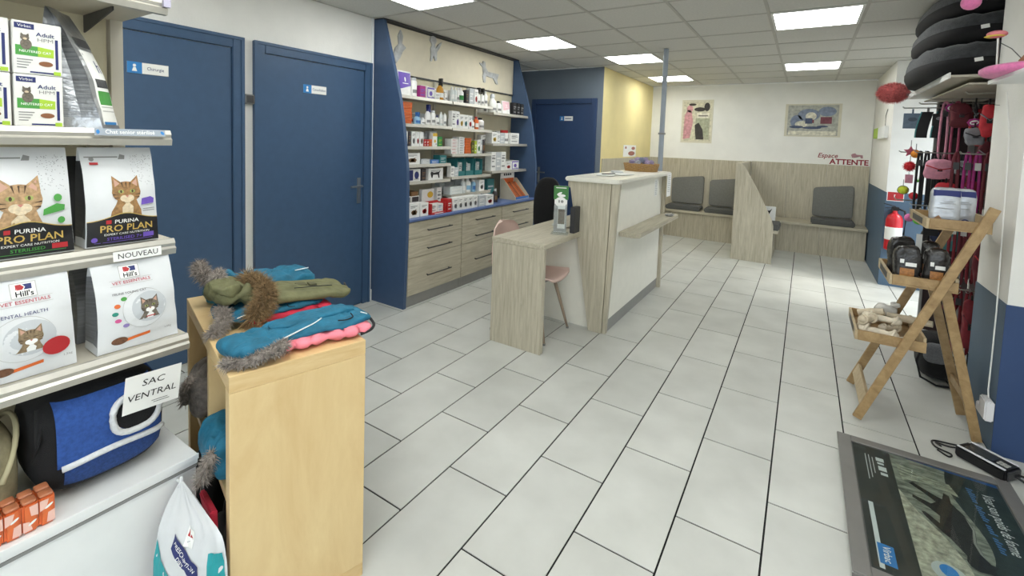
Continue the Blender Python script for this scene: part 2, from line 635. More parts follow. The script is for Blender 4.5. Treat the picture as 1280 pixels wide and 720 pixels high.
M_lamp = mat('lit_panel_diffuser', '#f9fbf8', 0.5, emit=LIGHT, var=0.0)
M_lframe = mat('light_frame_white', '#e8e8e4', 0.5)
LL = ['square ceiling light panel nearest the two wall posters on the right',
      'square ceiling light panel high on the right, farther from camera',
      'square ceiling light panel in front of the pharmacy shelves',
      'square ceiling light panel right beside the steel column top',
      'square ceiling light panel deepest in the room by the yellow wall',
      'square ceiling light panel nearest the camera, above the two blue doors',
      'ceiling light panel overhead in the shop front', 'ceiling light panel behind the viewer', 'ceiling light panel above the pet food shelves', 'added ceiling fill panel, out of view above the birch shelf', 'added ceiling fill panel, out of view above the framed floor poster']
LL[0] = 'largest ceiling light panel on the right side of the room'
LL[1] = 'smaller ceiling light panel on the right, above the waiting bench posters'
for (lx, ly), lb in zip(LIGHTS, LL):
    t = thing('ceiling_light', lb, 'ceiling light', (lx + 0.3, ly + 0.3, CZ - 0.004), 0, 'square ceiling light panels')
    fr = MB()
    for (a, b, c, d) in ((-0.288, 0.288, -0.288, -0.270), (-0.288, 0.288, 0.270, 0.288), (-0.288, -0.270, -0.270, 0.270), (0.270, 0.288, -0.270, 0.270)):
        fr.box(a, b, c, d, 0.0, 0.014)
    fr.done('frame', M_lframe, t, local=True)
    MB().box(-0.270, 0.270, -0.270, 0.270, 0.003, 0.012).done('diffuser', M_lamp, t, local=True)

# ------------------------------------------------------------------ setting: walls
wl = struct(MB().box(-3.9, XL, YF - 0.1, 5.05, 0, CZ).done('wall_left', M_white))
struct(MB().box(-3.9, -3.75, 5.06, 6.05, 0, CZ).done('wall_left_recess', M_greywall))
struct(MB().box(-3.74, -2.331, 5.90, 5.915, 0, CZ).done('wall_recess', M_greywall))
struct(MB().box(-2.425, -2.33, 5.916, YB, 0, CZ).done('wall_yellow', M_yellow))
struct(MB().box(-2.5, 0.785, YB, YB + 0.1, 0, CZ).done('wall_back', M_back))
wr = struct(MB().box(0.79, 1.6, 6.6, YB + 0.1, 0, CZ).done('wall_right', M_white))
MB().box(0.786, 1.40, 6.596, YB - 0.002, 0.0, 1.05).done('dado', M_dado, wr)
struct(MB().box(1.15, 1.25, 3.681, 5.12, 0, CZ).done('wall_display', M_white))
struct(MB().box(0.98, 1.5, 5.12, 5.2, 0, CZ).done('wall_entrance', M_white))
pl = struct(MB().box(0.885, XR + 0.1, 3.2, 3.68, 0, CZ).done('wall_pillar', M_white))
MB().box(0.881, 0.885, 3.2, 3.682, 0, 0.765).done('dado', M_dado, pl)
MB().box(0.881, XR, 3.196, 3.2, 0, 0.765).done('dado', M_dado_shade, pl)
# hairline cracks are left as plaster joints on the pillar
MB().tube([(0.884, 3.67, 2.12), (0.884, 3.5, 2.06), (0.884, 3.35, 1.985), (0.884, 3.21, 1.95)], 0.0022, 5).done('plaster_joint', M_dgrey, pl)
MB().tube([(0.884, 3.675, 1.78), (0.884, 3.60, 1.772)], 0.0015, 5).done('plaster_joint', M_dgrey, pl)
struct(MB().box(XR, XR + 0.1, YF - 0.1, 3.195, 0, CZ).done('wall_right_front', M_white))
# front wall with shop window
fwm = MB()
fwm.box(-3.25, -1.1, YF - 0.1, YF, 0, CZ).box(1.5, XR, YF - 0.1, YF, 0, CZ).box(-1.1, 1.5, YF - 0.1, YF, 2.3, CZ).box(-1.1, 1.5, YF - 0.1, YF, 0, 0.3)
struct(fwm.done('wall_front', M_white))
w1 = structure_root('window_1', (0.2, YF - 0.05, 0.3))
wf = MB()
for (a, b, c, d) in ((-1.1, -1.04, 0.3, 2.3), (1.44, 1.5, 0.3, 2.3), (-1.04, 1.44, 0.3, 0.36), (-1.04, 1.44, 2.24, 2.3), (0.17, 0.23, 0.36, 2.24)):
    wf.box(a, b, YF - 0.08, YF - 0.02, c, d)
wf.done('window_frame', M_lgrey, w1)
for (a, b) in ((-1.04, 0.17), (0.23, 1.44)):
    MB().box(a, b, YF - 0.054, YF - 0.048, 0.36, 2.24).done('pane', M_glass, w1)
# pavement outside
M_pave = mat('pavement_asphalt', '#8a8985', 0.9, var=0.1, scale=3)
struct(MB().box(1.56, 9.0, 3.75, 12.0, -0.16, -0.06).done('ground_entrance', M_pave))
struct(MB().box(-6.0, 6.0, -9.0, YF - 0.12, -0.16, -0.06).done('ground_street', M_pave))
# glazed entrance door
MB().box(1.40, 1.5, 5.2, 6.6, 2.14, CZ).done('wall_entrance_lintel', M_white)['kind'] = 'structure'
d4 = structure_root('door_4', (1.45, 5.9, 0))
df = MB()
for (a, b, c, d) in ((5.2, 5.27, 0, 2.14), (6.53, 6.6, 0, 2.14), (5.27, 6.53, 2.07, 2.14), (5.27, 6.53, 0, 0.09)):
    df.box(1.42, 1.48, a, b, c, d)
df.done('door_frame', M_lgrey, d4)
MB().box(1.447, 1.453, 5.27, 6.53, 0.09, 2.07).done('pane', M_glass, d4)
MB().tube([(1.41, 5.36, 0.85), (1.39, 5.36, 0.87), (1.39, 5.36, 1.23), (1.41, 5.36, 1.25)], 0.012).done('handle', M_steel, d4)

# ------------------------------------------------------------------ doors on the left wall and the recess
def lever(parent, o, U, N, m=M_steel):
    """door plate + lever: o centre, U along the lever, N out of the door"""
    o, U, N = Vector(o), Vector(U), Vector(N)
    b = MB()
    b.bar(o + N * 0.003 - Vector((0, 0, 0.11)), o + N * 0.003 + Vector((0, 0, 0.11)), 0.034, 0.006, N)
    b.tube([o + Vector((0, 0, 0.04)), o + N * 0.05 + Vector((0, 0, 0.04)), o + N * 0.055 + U * 0.012 + Vector((0, 0, 0.04)), o + N * 0.055 + U * 0.12 + Vector((0, 0, 0.04))], 0.009, 8)
    return b.done('handle', m, parent, smooth=True, angle=0.7)

def side_door(name, y0, y1, hy, hdir):
    r = structure_root(name, (XL, (y0 + y1) / 2, 0))
    f = MB()
    x0, x1 = XL + 0.0005, XL + 0.03
    f.box(x0, x1, y0, y0 + 0.075, 0, 2.11).box(x0, x1, y1 - 0.075, y1, 0, 2.11).box(x0, x1, y0 + 0.075, y1 - 0.075, 2.035, 2.11)
    f.done('door_frame', M_door, r, bevel=0.004)
    g = MB()
    g.box(x1, x1 + 0.006, y0, y0 + 0.02, 0, 2.11).box(x1, x1 + 0.006, y1 - 0.02, y1, 0, 2.11).box(x1, x1 + 0.006, y0 + 0.02, y1 - 0.02, 2.09, 2.11)
    g.done('frame_moulding', M_door, r)
    MB().box(x0, XL + 0.016, y0 + 0.079, y1 - 0.079, 0.008, 2.031).done('door_leaf', M_door, r)
    lever(r, (XL + 0.016, hy, 1.01), (0, hdir, 0), (1, 0, 0))
    return r
side_door('door_1', 0.67, 1.69, 0.78, 1)
side_door('door_2', 1.757, 2.777, 2.655, -1)
# white trim strip and cable trunking between door 2 and the cabinet
struct(MB().box(XL, XL + 0.012, 2.784, 2.806, 0.10, CZ).done('trim_1', M_wpanel))
struct(MB().box(XL, XL + 0.02, 2.780, 2.812, 0.0, 0.10).done('trim_2', M_wpanel))
struct(MB().box(XL, XL + 0.012, YF, 0.66, 0, 0.08).done('baseboard_left', M_lgrey))

r3 = structure_root('door_3', (-2.88, 5.9, 0))
f = MB()
Y1, Y0 = 5.8995, 5.865
f.box(-3.40, -3.33, Y0, Y1, 0, 2.085).box(-2.47, -2.40, Y0, Y1, 0, 2.085).box(-3.33, -2.47, Y0, Y1, 2.015, 2.085)
f.done('door_frame', M_door3, r3, bevel=0.004)
MB().box(-3.326, -2.474, Y0 + 0.014, Y1, 0.008, 2.011).done('door_leaf', M_door3, r3)
lever(r3, (-3.25, Y0 + 0.014, 1.0), (1, 0, 0), (0, -1, 0))

def door_sign(surf, s, label):
    t = thing('door_sign', label, 'sign', surf(0, -0.03, 0))
    decal('plate', M_paper, [rect(-0.03, 0.10, -0.03, 0.03)], surf, 0.0036, t)
    decal('pictogram', M_skyblue, [rect(-0.10, -0.03, -0.032, 0.032), ], surf, 0.0038, t)
    decal('pictogram_figure', M_paper, [ell(-0.066, 0.012, 0.008, 0.008), poly([(-0.078, -0.02), (-0.054, -0.02), (-0.06, 0.002), (-0.072, 0.002)], 0)], surf, 0.0048, t, joined=True)
    decal('lettering', M_navy, [txt(s, 0.026, 0.035, 0.0, 0.85)] if s else [rect(-0.015, 0.08, -0.005, 0.005)], surf, 0.0048, t)
    b = MB()
    for q in ((-0.10, 0.10),):
        p = [surf(q[0], -0.032, 0), surf(q[1], -0.032, 0), surf(q[1], 0.032, 0), surf(q[0], 0.032, 0), surf(q[0], -0.032, 0.003), surf(q[1], -0.032, 0.003), surf(q[1], 0.032, 0.003), surf(q[0], 0.032, 0.003)]
        b.add(p, [(0, 3, 2, 1), (4, 5, 6, 7), (0, 1, 5, 4), (1, 2, 6, 5), (2, 3, 7, 6), (3, 0, 4, 7)])
    b.done('backing', M_lgrey, t)
door_sign(plane((XL + 0.0165, 1.153, 1.826), (0, 1, 0), (0, 0, 1)), 'Chirurgie', 'small blue and white sign on the blue door nearest the food shelves')
door_sign(plane((XL + 0.0165, 2.228, 1.824), (0, 1, 0), (0, 0, 1)), 'Consultation', 'small blue and white sign on the blue door beside the pharmacy unit')
door_sign(plane((-2.845, Y0 + 0.0135, 1.812), (1, 0, 0), (0, 0, 1), (0, -1, 0)), '', 'small blue and white sign on the dark blue door at the back')

t = thing('wall_sensor', 'small grey box on the white strip between the two blue doors', 'sensor', (XL, 1.727, 1.70))
MB().box(XL + 0.0005, XL + 0.04, 1.692, 1.755, 1.672, 1.738).done('casing', M_grey, t, bevel=0.006)
MB().box(XL + 0.04, XL + 0.043, 1.70, 1.747, 1.68, 1.73).done('cover', M_dgrey, t)
# ------------------------------------------------------------------ pharmacy wall unit
M_panel = mat('blue_laminate', '#415879', 0.45, var=0.04, scale=15, bump=0.03, bscale=300)
M_crown = mat('cream_backboard', '#e2d9c2', 0.6, var=0.03)
wu = thing('pharmacy_shelf_unit', 'tall pharmacy shelf unit with sloping blue side panels and cream back', 'shelf unit', (-3.2, 3.93, 0))
def side(y0, y1):
    pr = [(-3.249, 0.0), (-2.835, 0.0), (-2.815, 0.76), (-2.822, 1.19), (-2.85, 1.40), (-2.88, 1.60), (-2.92, 1.80), (-2.99, 2.04), (-3.135, 2.49), (-3.249, 2.49)]
    MB().prism(pr, 'y', y0, y1).done('side_panel', M_panel, wu)
side(2.815, 2.847)
side(5.013, 5.045)
for (a, b) in ((2.848, 3.545), (3.547, 4.243), (4.245, 5.012)):
    MB().box(-3.249, -3.205, a, b, 0.80, 2.045).done('back_panel', M_shelfback, wu)
MB().box(-3.249, -3.195, 2.848, 5.012, 2.062, 2.482).done('crown_panel', M_crown, wu)
MB().box(-3.20, -3.185, 2.848, 5.012, 2.048, 2.060).done('crown_rail', M_dgrey, wu)
MB().box(-3.25, -3.13, 2.815, 5.045, 2.4905, 2.4985).done('top_board', M_dgrey, wu)
for y in (3.546, 4.244):
    MB().box(-3.205, -3.18, y - 0.012, y + 0.012, 0.80, 2.045).done('upright_post', M_shelf, wu)
BAY = {'L': (2.853, 3.538), 'M': (3.556, 4.234), 'R': (4.256, 5.006)}
SHZ = {'L1': 1.843, 'L2': 1.598, 'L3': 1.40, 'L4': 1.237, 'L5': 1.083, 'M1': 1.843, 'M2': 1.585, 'M3': 1.328, 'M4': 1.10, 'M5': 0.918,
       'R1': 1.787, 'R2': 1.44, 'R3': 1.13}
for k, z in SHZ.items():
    a, b = BAY[k[0]]
    s = MB().box(-3.204, -2.962, a, b, z - 0.018, z).done('shelf', M_shelf, wu)
    MB().prism([(-2.961, z - 0.028), (-2.945, z - 0.024), (-2.952, z + 0.004), (-2.961, z + 0.004)], 'y', a, b).done('price_rail', M_alu, s)
# animal cut-outs on the crown panel
def cutout(name, label, pts, y, z):
    surf = plane((-3.194, y, z), (0, 1, 0), (0, 0, 1))
    o = MB().prism([(y + u, z + v) for u, v in pts], 'x', -3.1945, -3.182).done(name, mat('grey_cutout', '#b9bbbc', 0.5, var=0.3, scale=14))
    o.name = name
    return tag(o, label, 'wall decoration', 'animal cut-outs on the crown panel')
cutout('animal_cutout', 'pale grey bird cut-out at the left end of the cream panel',
       [(-0.02, -0.14), (0.03, -0.08), (0.06, -0.02), (0.10, 0.02), (0.05, 0.05), (0.06, 0.12), (0.03, 0.17), (0.0, 0.11), (0.01, 0.04), (-0.03, 0.0), (-0.05, -0.06)], 3.035, 2.285)
cutout('animal_cutout', 'pale grey rabbit cut-out with ears up on the cream panel',
       [(-0.04, -0.12), (-0.02, -0.12), (0.0, -0.06), (0.03, -0.11), (0.05, -0.10), (0.05, -0.02), (0.09, 0.03), (0.12, 0.09), (0.07, 0.06), (0.03, 0.01), (0.02, 0.05), (0.04, 0.08), (0.03, 0.12), (-0.01, 0.13), (-0.04, 0.12), (-0.05, 0.08), (-0.02, 0.04), (-0.04, 0.0), (-0.03, -0.06)], 3.51, 2.36)
cutout('animal_cutout', 'pale grey dog cut-out at the right end of the cream panel',
       [(-0.13, -0.11), (-0.10, -0.11), (-0.09, -0.03), (0.06, -0.04), (0.12, -0.10), (0.16, -0.10), (0.14, -0.05), (0.17, 0.02), (-0.05, 0.02), (-0.10, 0.06), (-0.11, 0.12), (-0.15, 0.13), (-0.16, 0.10), (-0.22, 0.10), (-0.20, 0.08), (-0.16, 0.06), (-0.14, 0.0), (-0.15, -0.04)], 4.50, 2.25)

# ------------------------------------------------------------------ drawer cabinets and worktop
wt = MB().prism([(-3.2, 0.752), (-2.815, 0.752), (-2.808, 0.758), (-2.808, 0.776), (-2.815, 0.782), (-3.2, 0.782)], 'y', 2.849, 5.011).done('worktop', M_slatecount)
tag(wt, 'long slate blue worktop over the oak drawer cabinets', 'worktop')
CABS = [(2.850, 3.580, 'leftmost pale oak drawer cabinet under the blue worktop'), (3.582, 4.290, 'middle pale oak drawer cabinet under the blue worktop'),
        (4.292, 5.010, 'far right pale oak drawer cabinet under the blue worktop')]
for (a, b, lb) in CABS:
    t = thing('drawer_cabinet', lb, 'cabinet', (-3.0, (a + b) / 2, 0), 0, 'drawer cabinets under the worktop')
    MB().box(-3.2, -2.842, a, b, 0.10, 0.751).done('body', M_oaky, t)
    MB().box(-3.2, -2.85, a, b, 0.0, 0.099).done('plinth', M_plinth, t)
    for (z0, z1, hz) in ((0.604, 0.746, 0.661), (0.437, 0.600, 0.497), (0.105, 0.433, 0.253)):
        d = MB().box(-2.841, -2.822, a + 0.004, b - 0.004, z0, z1).done('drawer', M_oaky, t, bevel=0.002, seg=1)
        c = (a + b) / 2 + 0.02
        MB().tube([(-2.822, c - 0.15, hz), (-2.797, c - 0.15, hz), (-2.795, c - 0.165, hz)], 0.005, 6).tube([(-2.822, c + 0.15, hz), (-2.797, c + 0.15, hz)], 0.005, 6).tube([(-2.795, c - 0.165, hz), (-2.795, c + 0.165, hz)], 0.006, 8).done('handle', M_dgrey, d)

# ------------------------------------------------------------------ reception counter
rc = thing('reception_counter', 'tall pale oak reception counter with white front panel and slanted end', 'counter', (-1.4, 4.15, 0))
MB().prism([(-1.585, 1.178), (-1.372, 0.0), (-1.262, 0.0), (-1.236, 1.178)], 'y', 3.385, 3.435).done('slanted_end_panel', M_oakz, rc)
MB().prism([(-1.258, 0.0), (-1.232, 0.0), (-1.172, 1.178), (-1.232, 1.178)], 'y', 3.392, 3.432).done('end_trim', M_oakz, rc)
MB().box(-1.275, -1.235, 3.437, 4.872, 0.10, 1.178).done('front_panel', mat('warm_white_laminate', '#f3f1e6', 0.4, var=0.02), rc)
MB().box(-1.275, -1.24, 3.437, 4.872, 0.0, 0.099).done('plinth', M_plinth, rc)
MB().box(-1.60, -1.205, 4.874, 4.915, 0.0, 1.178).done('far_end_panel', M_oakz, rc)
MB().prism([(-1.615, 3.36), (-1.24, 3.36), (-1.18, 3.39), (-1.165, 3.43), (-1.165, 4.96), (-1.615, 4.96)], 'z', 1.179, 1.214).done('counter_top', mat('cream_worktop', '#ece9dd', 0.35, var=0.03), rc, bevel=0.008)
MB().prism([(-1.234, 3.60), (-1.10, 3.60), (-1.065, 3.635), (-1.065, 4.93), (-1.10, 4.96), (-1.20, 4.96), (-1.20, 4.873), (-1.234, 4.873)], 'z', 0.742, 0.780).done('bag_ledge', M_oaky, rc, bevel=0.006)
MB().box(-1.38, -1.36, 3.437, 4.872, 0.0, 0.70).done('inner_panel', M_creampanel, rc)
MB().box(-1.62, -1.276, 3.437, 4.872, 1.12, 1.178).done('inner_shelf', M_oaky, rc)

dk = thing('client_desk', 'low pale oak desk in front of the tall reception counter', 'desk', (-1.68, 2.79, 0))
MB().prism([(-1.90, 2.77), (-1.466, 2.77), (-1.466, 3.38), (-1.52, 3.38), (-1.52, 3.436), (-1.64, 3.436), (-1.64, 4.6), (-1.90, 4.6)], 'z', 0.744, 0.780).done('desk_top', M_oaky, dk, bevel=0.002, seg=1)
MB().box(-1.895, -1.470, 2.772, 2.812, 0.0, 0.7435).done('leg_panel', M_oakz, dk, bevel=0.002, seg=1)
MB().box(-1.895, -1.53, 3.437, 3.46, 0.0, 0.7435).done('modesty_panel', M_creampanel, dk)
MB().prism([(-1.53, 0.0), (-1.385, 0.0), (-1.53, 0.7435)], 'y', 3.437, 3.46).done('modesty_panel_wing', M_creampanel, dk)
MB().box(-1.895, -1.86, 3.461, 4.58, 0.0, 0.7435).done('side_panel', M_oakz, dk)

# column
cl = thing('steel_column', 'slim grey steel column from ceiling down behind the counter', 'column', (-1.305, 5.03, 0))
MB().lathe([(0.026, 0.0), (0.026, 2.498)], (-1.305, 5.03, 0), 16).done('shaft', mat('grey_column_paint', '#9aa3ad', 0.45), cl, smooth=True, angle=0.7)
MB().lathe([(0.05, 0.0), (0.05, 0.008)], (-1.305, 5.03, 0), 16).done('base_plate', M_grey, cl)
MB().box(-1.335, -1.275, 4.998, 5.062, 1.6, 1.62).done('collar', M_grey, cl)

# ------------------------------------------------------------------ things on the counter
bk = thing('wicker_basket', 'oval wicker basket of pompoms at the far end of counter', 'basket', (-1.42, 4.74, 1.2145))
M_wick = wood('wicker', '#8a6a42', '#c39e69', (25, 25, 60), scale=3, rough=0.8)
b = MB()
for i in range(7):
    z = 1.219 + i * 0.0115
    s_ = 0.9 + 0.1 * i / 6
    pth = [(-1.42 + 0.175 * s_ * math.cos(a), 4.74 + 0.15 * s_ * math.sin(a), z + 0.002 * math.sin(14 * a + i * PI)) for a in [2 * PI * k / 40 for k in range(40)]]
    b.tube(pth, 0.0072, 6, closed=True)
b.done('weave', M_wick, bk, smooth=True)
MB().lathe([(0.10, 1.2146), (0.10, 1.220)], (-1.42, 4.74, 0), 24, 1.5, 1.3).done('basket_base', M_wick, bk)
cols = ['#b9bcc6', '#a59ab8', '#d3d5da', '#8a8fa3', '#b7a6c4', '#9aa0b0']
cnm = ['pale grey', 'lilac', 'silver white', 'slate grey', 'mauve', 'grey blue']
pspots = []
for ring, (n_, rr_, zz_) in enumerate(((9, 0.105, 1.262), (6, 0.085, 1.302), (3, 0.04, 1.328))):
    for k_ in range(n_):
        a_ = 2 * PI * k_ / n_ + ring * 0.4
        pspots.append((rr_ * 1.15 * math.cos(a_), rr_ * math.sin(a_), zz_, ring, k_))
for i, (dx, dy, pz, ring, k_) in enumerate(pspots):
    r = 0.033
    c = (-1.42 + dx, 4.74 + dy, pz)
    ci = (i * 5 + ring) % 6
    if dx > 0.02:
        ci = 1 if i % 2 else 4
    m = mat('pompom_yarn_%d' % ci, cols[ci], 0.95, var=0.25, scale=80)
    bb = MB().ball(c, r * 0.8, 10, 7)
    pts = []
    for k in range(200):
        a, q = random.uniform(0, 2 * PI), random.uniform(-1, 1)
        n = Vector((math.sqrt(1 - q * q) * math.cos(a), math.sqrt(1 - q * q) * math.sin(a), q))
        pts.append((Vector(c) + n * r * 0.72, n))
    bb.fur(pts, r * 0.34, 0.003, 0.0, 0.3)
    o = bb.done('pompom', m)
    tag(o, '%s pompom in the basket, %s layer, %s from the counter front' % (cnm[ci], ['bottom', 'middle', 'top'][ring], ORD[k_]), 'pompom', 'pompoms in the basket')
t = thing('leaflet_stack', 'loose white papers lying on the near end of the counter', 'papers', (-1.40, 3.85, 1.2145))
MB().pillow((-1.42, 3.75, 1.222), 0.15, 0.21, 0.012, e=0.2, ez=0.5, nz=0.003, rot=0.3).done('paper', M_paper, t)
MB().pillow((-1.36, 3.96, 1.222), 0.15, 0.20, 0.012, e=0.2, ez=0.5, nz=0.003, rot=-0.4).done('paper', M_paper, t)
MB().pillow((-1.44, 4.08, 1.230), 0.10, 0.15, 0.028, e=0.3, ez=0.6, nz=0.004, rot=0.5).done('booklet', mat('grey_paper', '#c8cacb', 0.7), t)
MB().tube([(-1.42, 3.66, 1.2335), (-1.36, 3.80, 1.2335)], 0.0045, 6).done('pen', M_black, t)
def hung_paper(label, x0, x1, y, z0, z1, n):
    t = thing('notice_sheet', label, 'notice', (x0, y, z0))
    MB().box(x0, x1, y - 0.0015, y, z0, z1).done('sheet', M_paper, t)
    surf = plane(((x0 + x1) / 2, y - 0.0015, (z0 + z1) / 2), (1, 0, 0), (0, 0, 1), (0, -1, 0))
    w, h = (x1 - x0) * 0.4, (z1 - z0)
    decal('printed_lines', M_grey, [rect(-w, w * (0.6 if i % 3 else 1), h * (0.36 - 0.72 * i / n), h * (0.36 - 0.72 * i / n) + h * 0.018) for i in range(n)], surf, 0.0006, t)
MB()
t = thing('notice_sheet', 'white notice sheet taped to the white counter front near the column', 'notice', (-1.2345, 4.62, 0.98))
MB().box(-1.2345, -1.2325, 4.60, 4.70, 0.98, 1.15).done('sheet', M_paper, t)
decal('printed_lines', M_grey, [rect(-0.035, 0.035 if i % 3 else 0.02, 0.06 - 0.018 * i, 0.064 - 0.018 * i) for i in range(8)], plane((-1.2325, 4.65, 1.065), (0, 1, 0), (0, 0, 1)), 0.0006, t)
t = thing('notice_sheet', 'white notice sheet hanging from the far corner of counter top', 'notice', (-1.163, 4.85, 0.97))
MB().box(-1.1648, -1.1632, 4.795, 4.955, 0.965, 1.205).done('sheet', M_paper, t)
decal('printed_lines', M_grey, [rect(-0.05, 0.05 if i % 3 else 0.03, 0.09 - 0.02 * i, 0.094 - 0.02 * i) for i in range(9)], plane((-1.1632, 4.875, 1.085), (0, 1, 0), (0, 0, 1)), 0.0006, t)
t = thing('key_tray', 'small grey tray at the far end of the counter ledge', 'tray', (-1.12, 4.78, 0.7805))
MB().lathe([(0.035, 0.0), (0.05, 0.012), (0.046, 0.012), (0.032, 0.004)], (-1.12, 4.78, 0.7805), 18, 0.9, 1.5).done('dish', M_grey, t, smooth=True)
MB().tube([(-1.13, 4.74, 0.790), (-1.11, 4.83, 0.797)], 0.006, 6).done('pen', M_steel, t)

# leaflet holder on desk
t = thing('leaflet_holder', 'clear leaflet holder with green topped card on the client desk', 'leaflet holder', (-1.565, 3.22, 0.7805))
surf = plane((-1.565, 3.20, 0.7805), (0.94, 0.34, 0), (0, 0.0, 1), (0.34, -0.94, 0))
def slab(m, name, u0, u1, v0, v1, w0, w1, parent):
    p = [surf(u0, v0, w0), surf(u1, v0, w0), surf(u1, v1, w0), surf(u0, v1, w0), surf(u0, v0, w1), surf(u1, v0, w1), surf(u1, v1, w1), surf(u0, v1, w1)]
    return MB().add(p, [(0, 3, 2, 1), (4, 5, 6, 7), (0, 1, 5, 4), (1, 2, 6, 5), (2, 3, 7, 6), (3, 0, 4, 7)]).done(name, m, parent)
slab(M_acry, 'acrylic_base', -0.065, 0.065, 0.0, 0.008, -0.05, 0.06, t)
slab(M_acry, 'acrylic_front', -0.05, 0.05, 0.008, 0.22, 0.022, 0.025, t)
slab(M_acry, 'acrylic_back', -0.05, 0.05, 0.008, 0.30, -0.012, -0.009, t)
slab(M_paper, 'card', -0.048, 0.048, 0.012, 0.30, 0.0, 0.004, t)
decal('card_green_head', mat('leaf_green_card', '#3f7d3c', 0.5), [rect(-0.056, 0.056, 0.265, 0.37)], surf, 0.0046, t)
slab(M_paper, 'card_head', -0.056, 0.056, 0.265, 0.37, 0.0, 0.004, t)
decal('card_swan_print', M_paper, [ell(0.005, 0.295, 0.03, 0.011), ell(-0.012, 0.31, 0.022, 0.008, 0.5), rect(-0.04, 0.04, 0.352, 0.358)], surf, 0.0052, t)
decal('card_photo', mat('brown_photo', '#5b4a36', 0.5, var=0.5, scale=60), [rect(-0.018, 0.034, 0.075, 0.19)], surf, 0.0046, t)
decal('card_grey_area', mat('card_grey', '#9a9a98', 0.5), [rect(-0.047, -0.021, 0.03, 0.23), rect(0.037, 0.047, 0.03, 0.23), rect(-0.047, 0.047, 0.014, 0.04)], surf, 0.0046, t)
decal('card_label_disc', M_paper, [ell(0, 0.245, 0.045, 0.04)], surf, 0.005, t)
decal('card_marks', M_grey, [rect(-0.018, -0.008, 0.24, 0.26), ell(0.01, 0.25, 0.011, 0.011), rect(-0.03, 0.03, 0.022, 0.028)], surf, 0.0056, t)
tag(MB().box(-1.515, -1.475, 3.27, 3.37, 0.7805, 0.985).done('dark_box', M_dgrey, None, bevel=0.003), 'dark grey upright box between leaflet holder and counter', 'box')
bpy.data.objects['dark_box'].name = 'file_box'
t = thing('computer_mouse', 'small grey mouse on the desk behind the leaflet holder', 'mouse', (-1.72, 3.45, 0.7805))
MB().pillow((-1.72, 3.45, 0.797), 0.06, 0.10, 0.032, e=0.8, ez=0.8).done('shell', M_lgrey, t, smooth=True)
MB().tube([(-1.72, 3.485, 0.812), (-1.72, 3.47, 0.815)], 0.004, 6).done('wheel', M_black, t)

# pink shell chair under the desk
def shell_chair():
    t = thing('shell_chair', 'pale pink moulded shell chair tucked under the client desk', 'chair', (-1.76, 3.13, 0), 0.0)
    b = MB()
    prof = [(0.25, 0.445, 0.16), (0.235, 0.46, 0.185), (0.15, 0.448, 0.20), (0.02, 0.435, 0.205), (-0.12, 0.437, 0.20), (-0.20, 0.46, 0.198), (-0.245, 0.52, 0.20), (-0.268, 0.62, 0.205), (-0.285, 0.72, 0.195), (-0.296, 0.79, 0.165), (-0.30, 0.825, 0.11), (-0.30, 0.836, 0.05)]
    n = 13
    rows = []
    for i, (x, z, w) in enumerate(prof):
        row = []
        for k in range(n):
            s = -1 + 2 * k / (n - 1)
            back = max(0, (z - 0.47) / 0.35)
            row.append((x + 0.05 * s * s * min(1, back * 1.6) , s * w, z + (0.035 * abs(s) ** 2.5 if back == 0 else 0)))
        rows.append(row)
    th = 0.012
    vs = [p for r in rows for p in r]
    m_ = len(vs)
    vs2 = [(x - (0.012 if z > 0.5 else 0), y, z - (th if z < 0.5 else 0.0)) for (x, y, z) in vs]
    fs = []
    R = len(prof)
    for i in range(R - 1):
        for k in range(n - 1):
            a = i * n + k
            fs.append((a, a + 1, a + n + 1, a + n))
            fs.append((m_ + a, m_ + a + n, m_ + a + n + 1, m_ + a + 1))
    for i in range(R - 1):
        for (k, fl) in ((0, 0), (n - 1, 1)):
            a, c = i * n + k, (i + 1) * n + k
            fs.append((a, c, m_ + c, m_ + a))
    for k in range(n - 1):
        fs.append((k, m_ + k, m_ + k + 1, k + 1))
        a = (R - 1) * n + k
        fs.append((a, a + 1, m_ + a + 1, m_ + a))
    pink = mat('pale_pink_shell', '#dcc0b5', 0.5, var=0.03)
    b.add(vs + vs2, fs).done('shell', pink, t, smooth=True, local=True)
    for (sx, sy) in ((1, 1), (1, -1), (-1, 1), (-1, -1)):
        MB().tube([(0.13 * sx, 0.12 * sy, 0.428), (0.235 * sx, 0.195 * sy, 0.012)], [0.016, 0.009], 10).done('leg', mat('taupe_leg', '#a3907c', 0.5), t, smooth=True, local=True)
        MB().lathe([(0.011, 0), (0.011, 0.014)], (0.236 * sx, 0.196 * sy, 0), 10).done('foot_cap', M_grey, t, local=True)
    MB().box(-0.15, 0.15, -0.14, 0.14, 0.415, 0.424).done('under_frame', M_grey, t, local=True)
shell_chair()

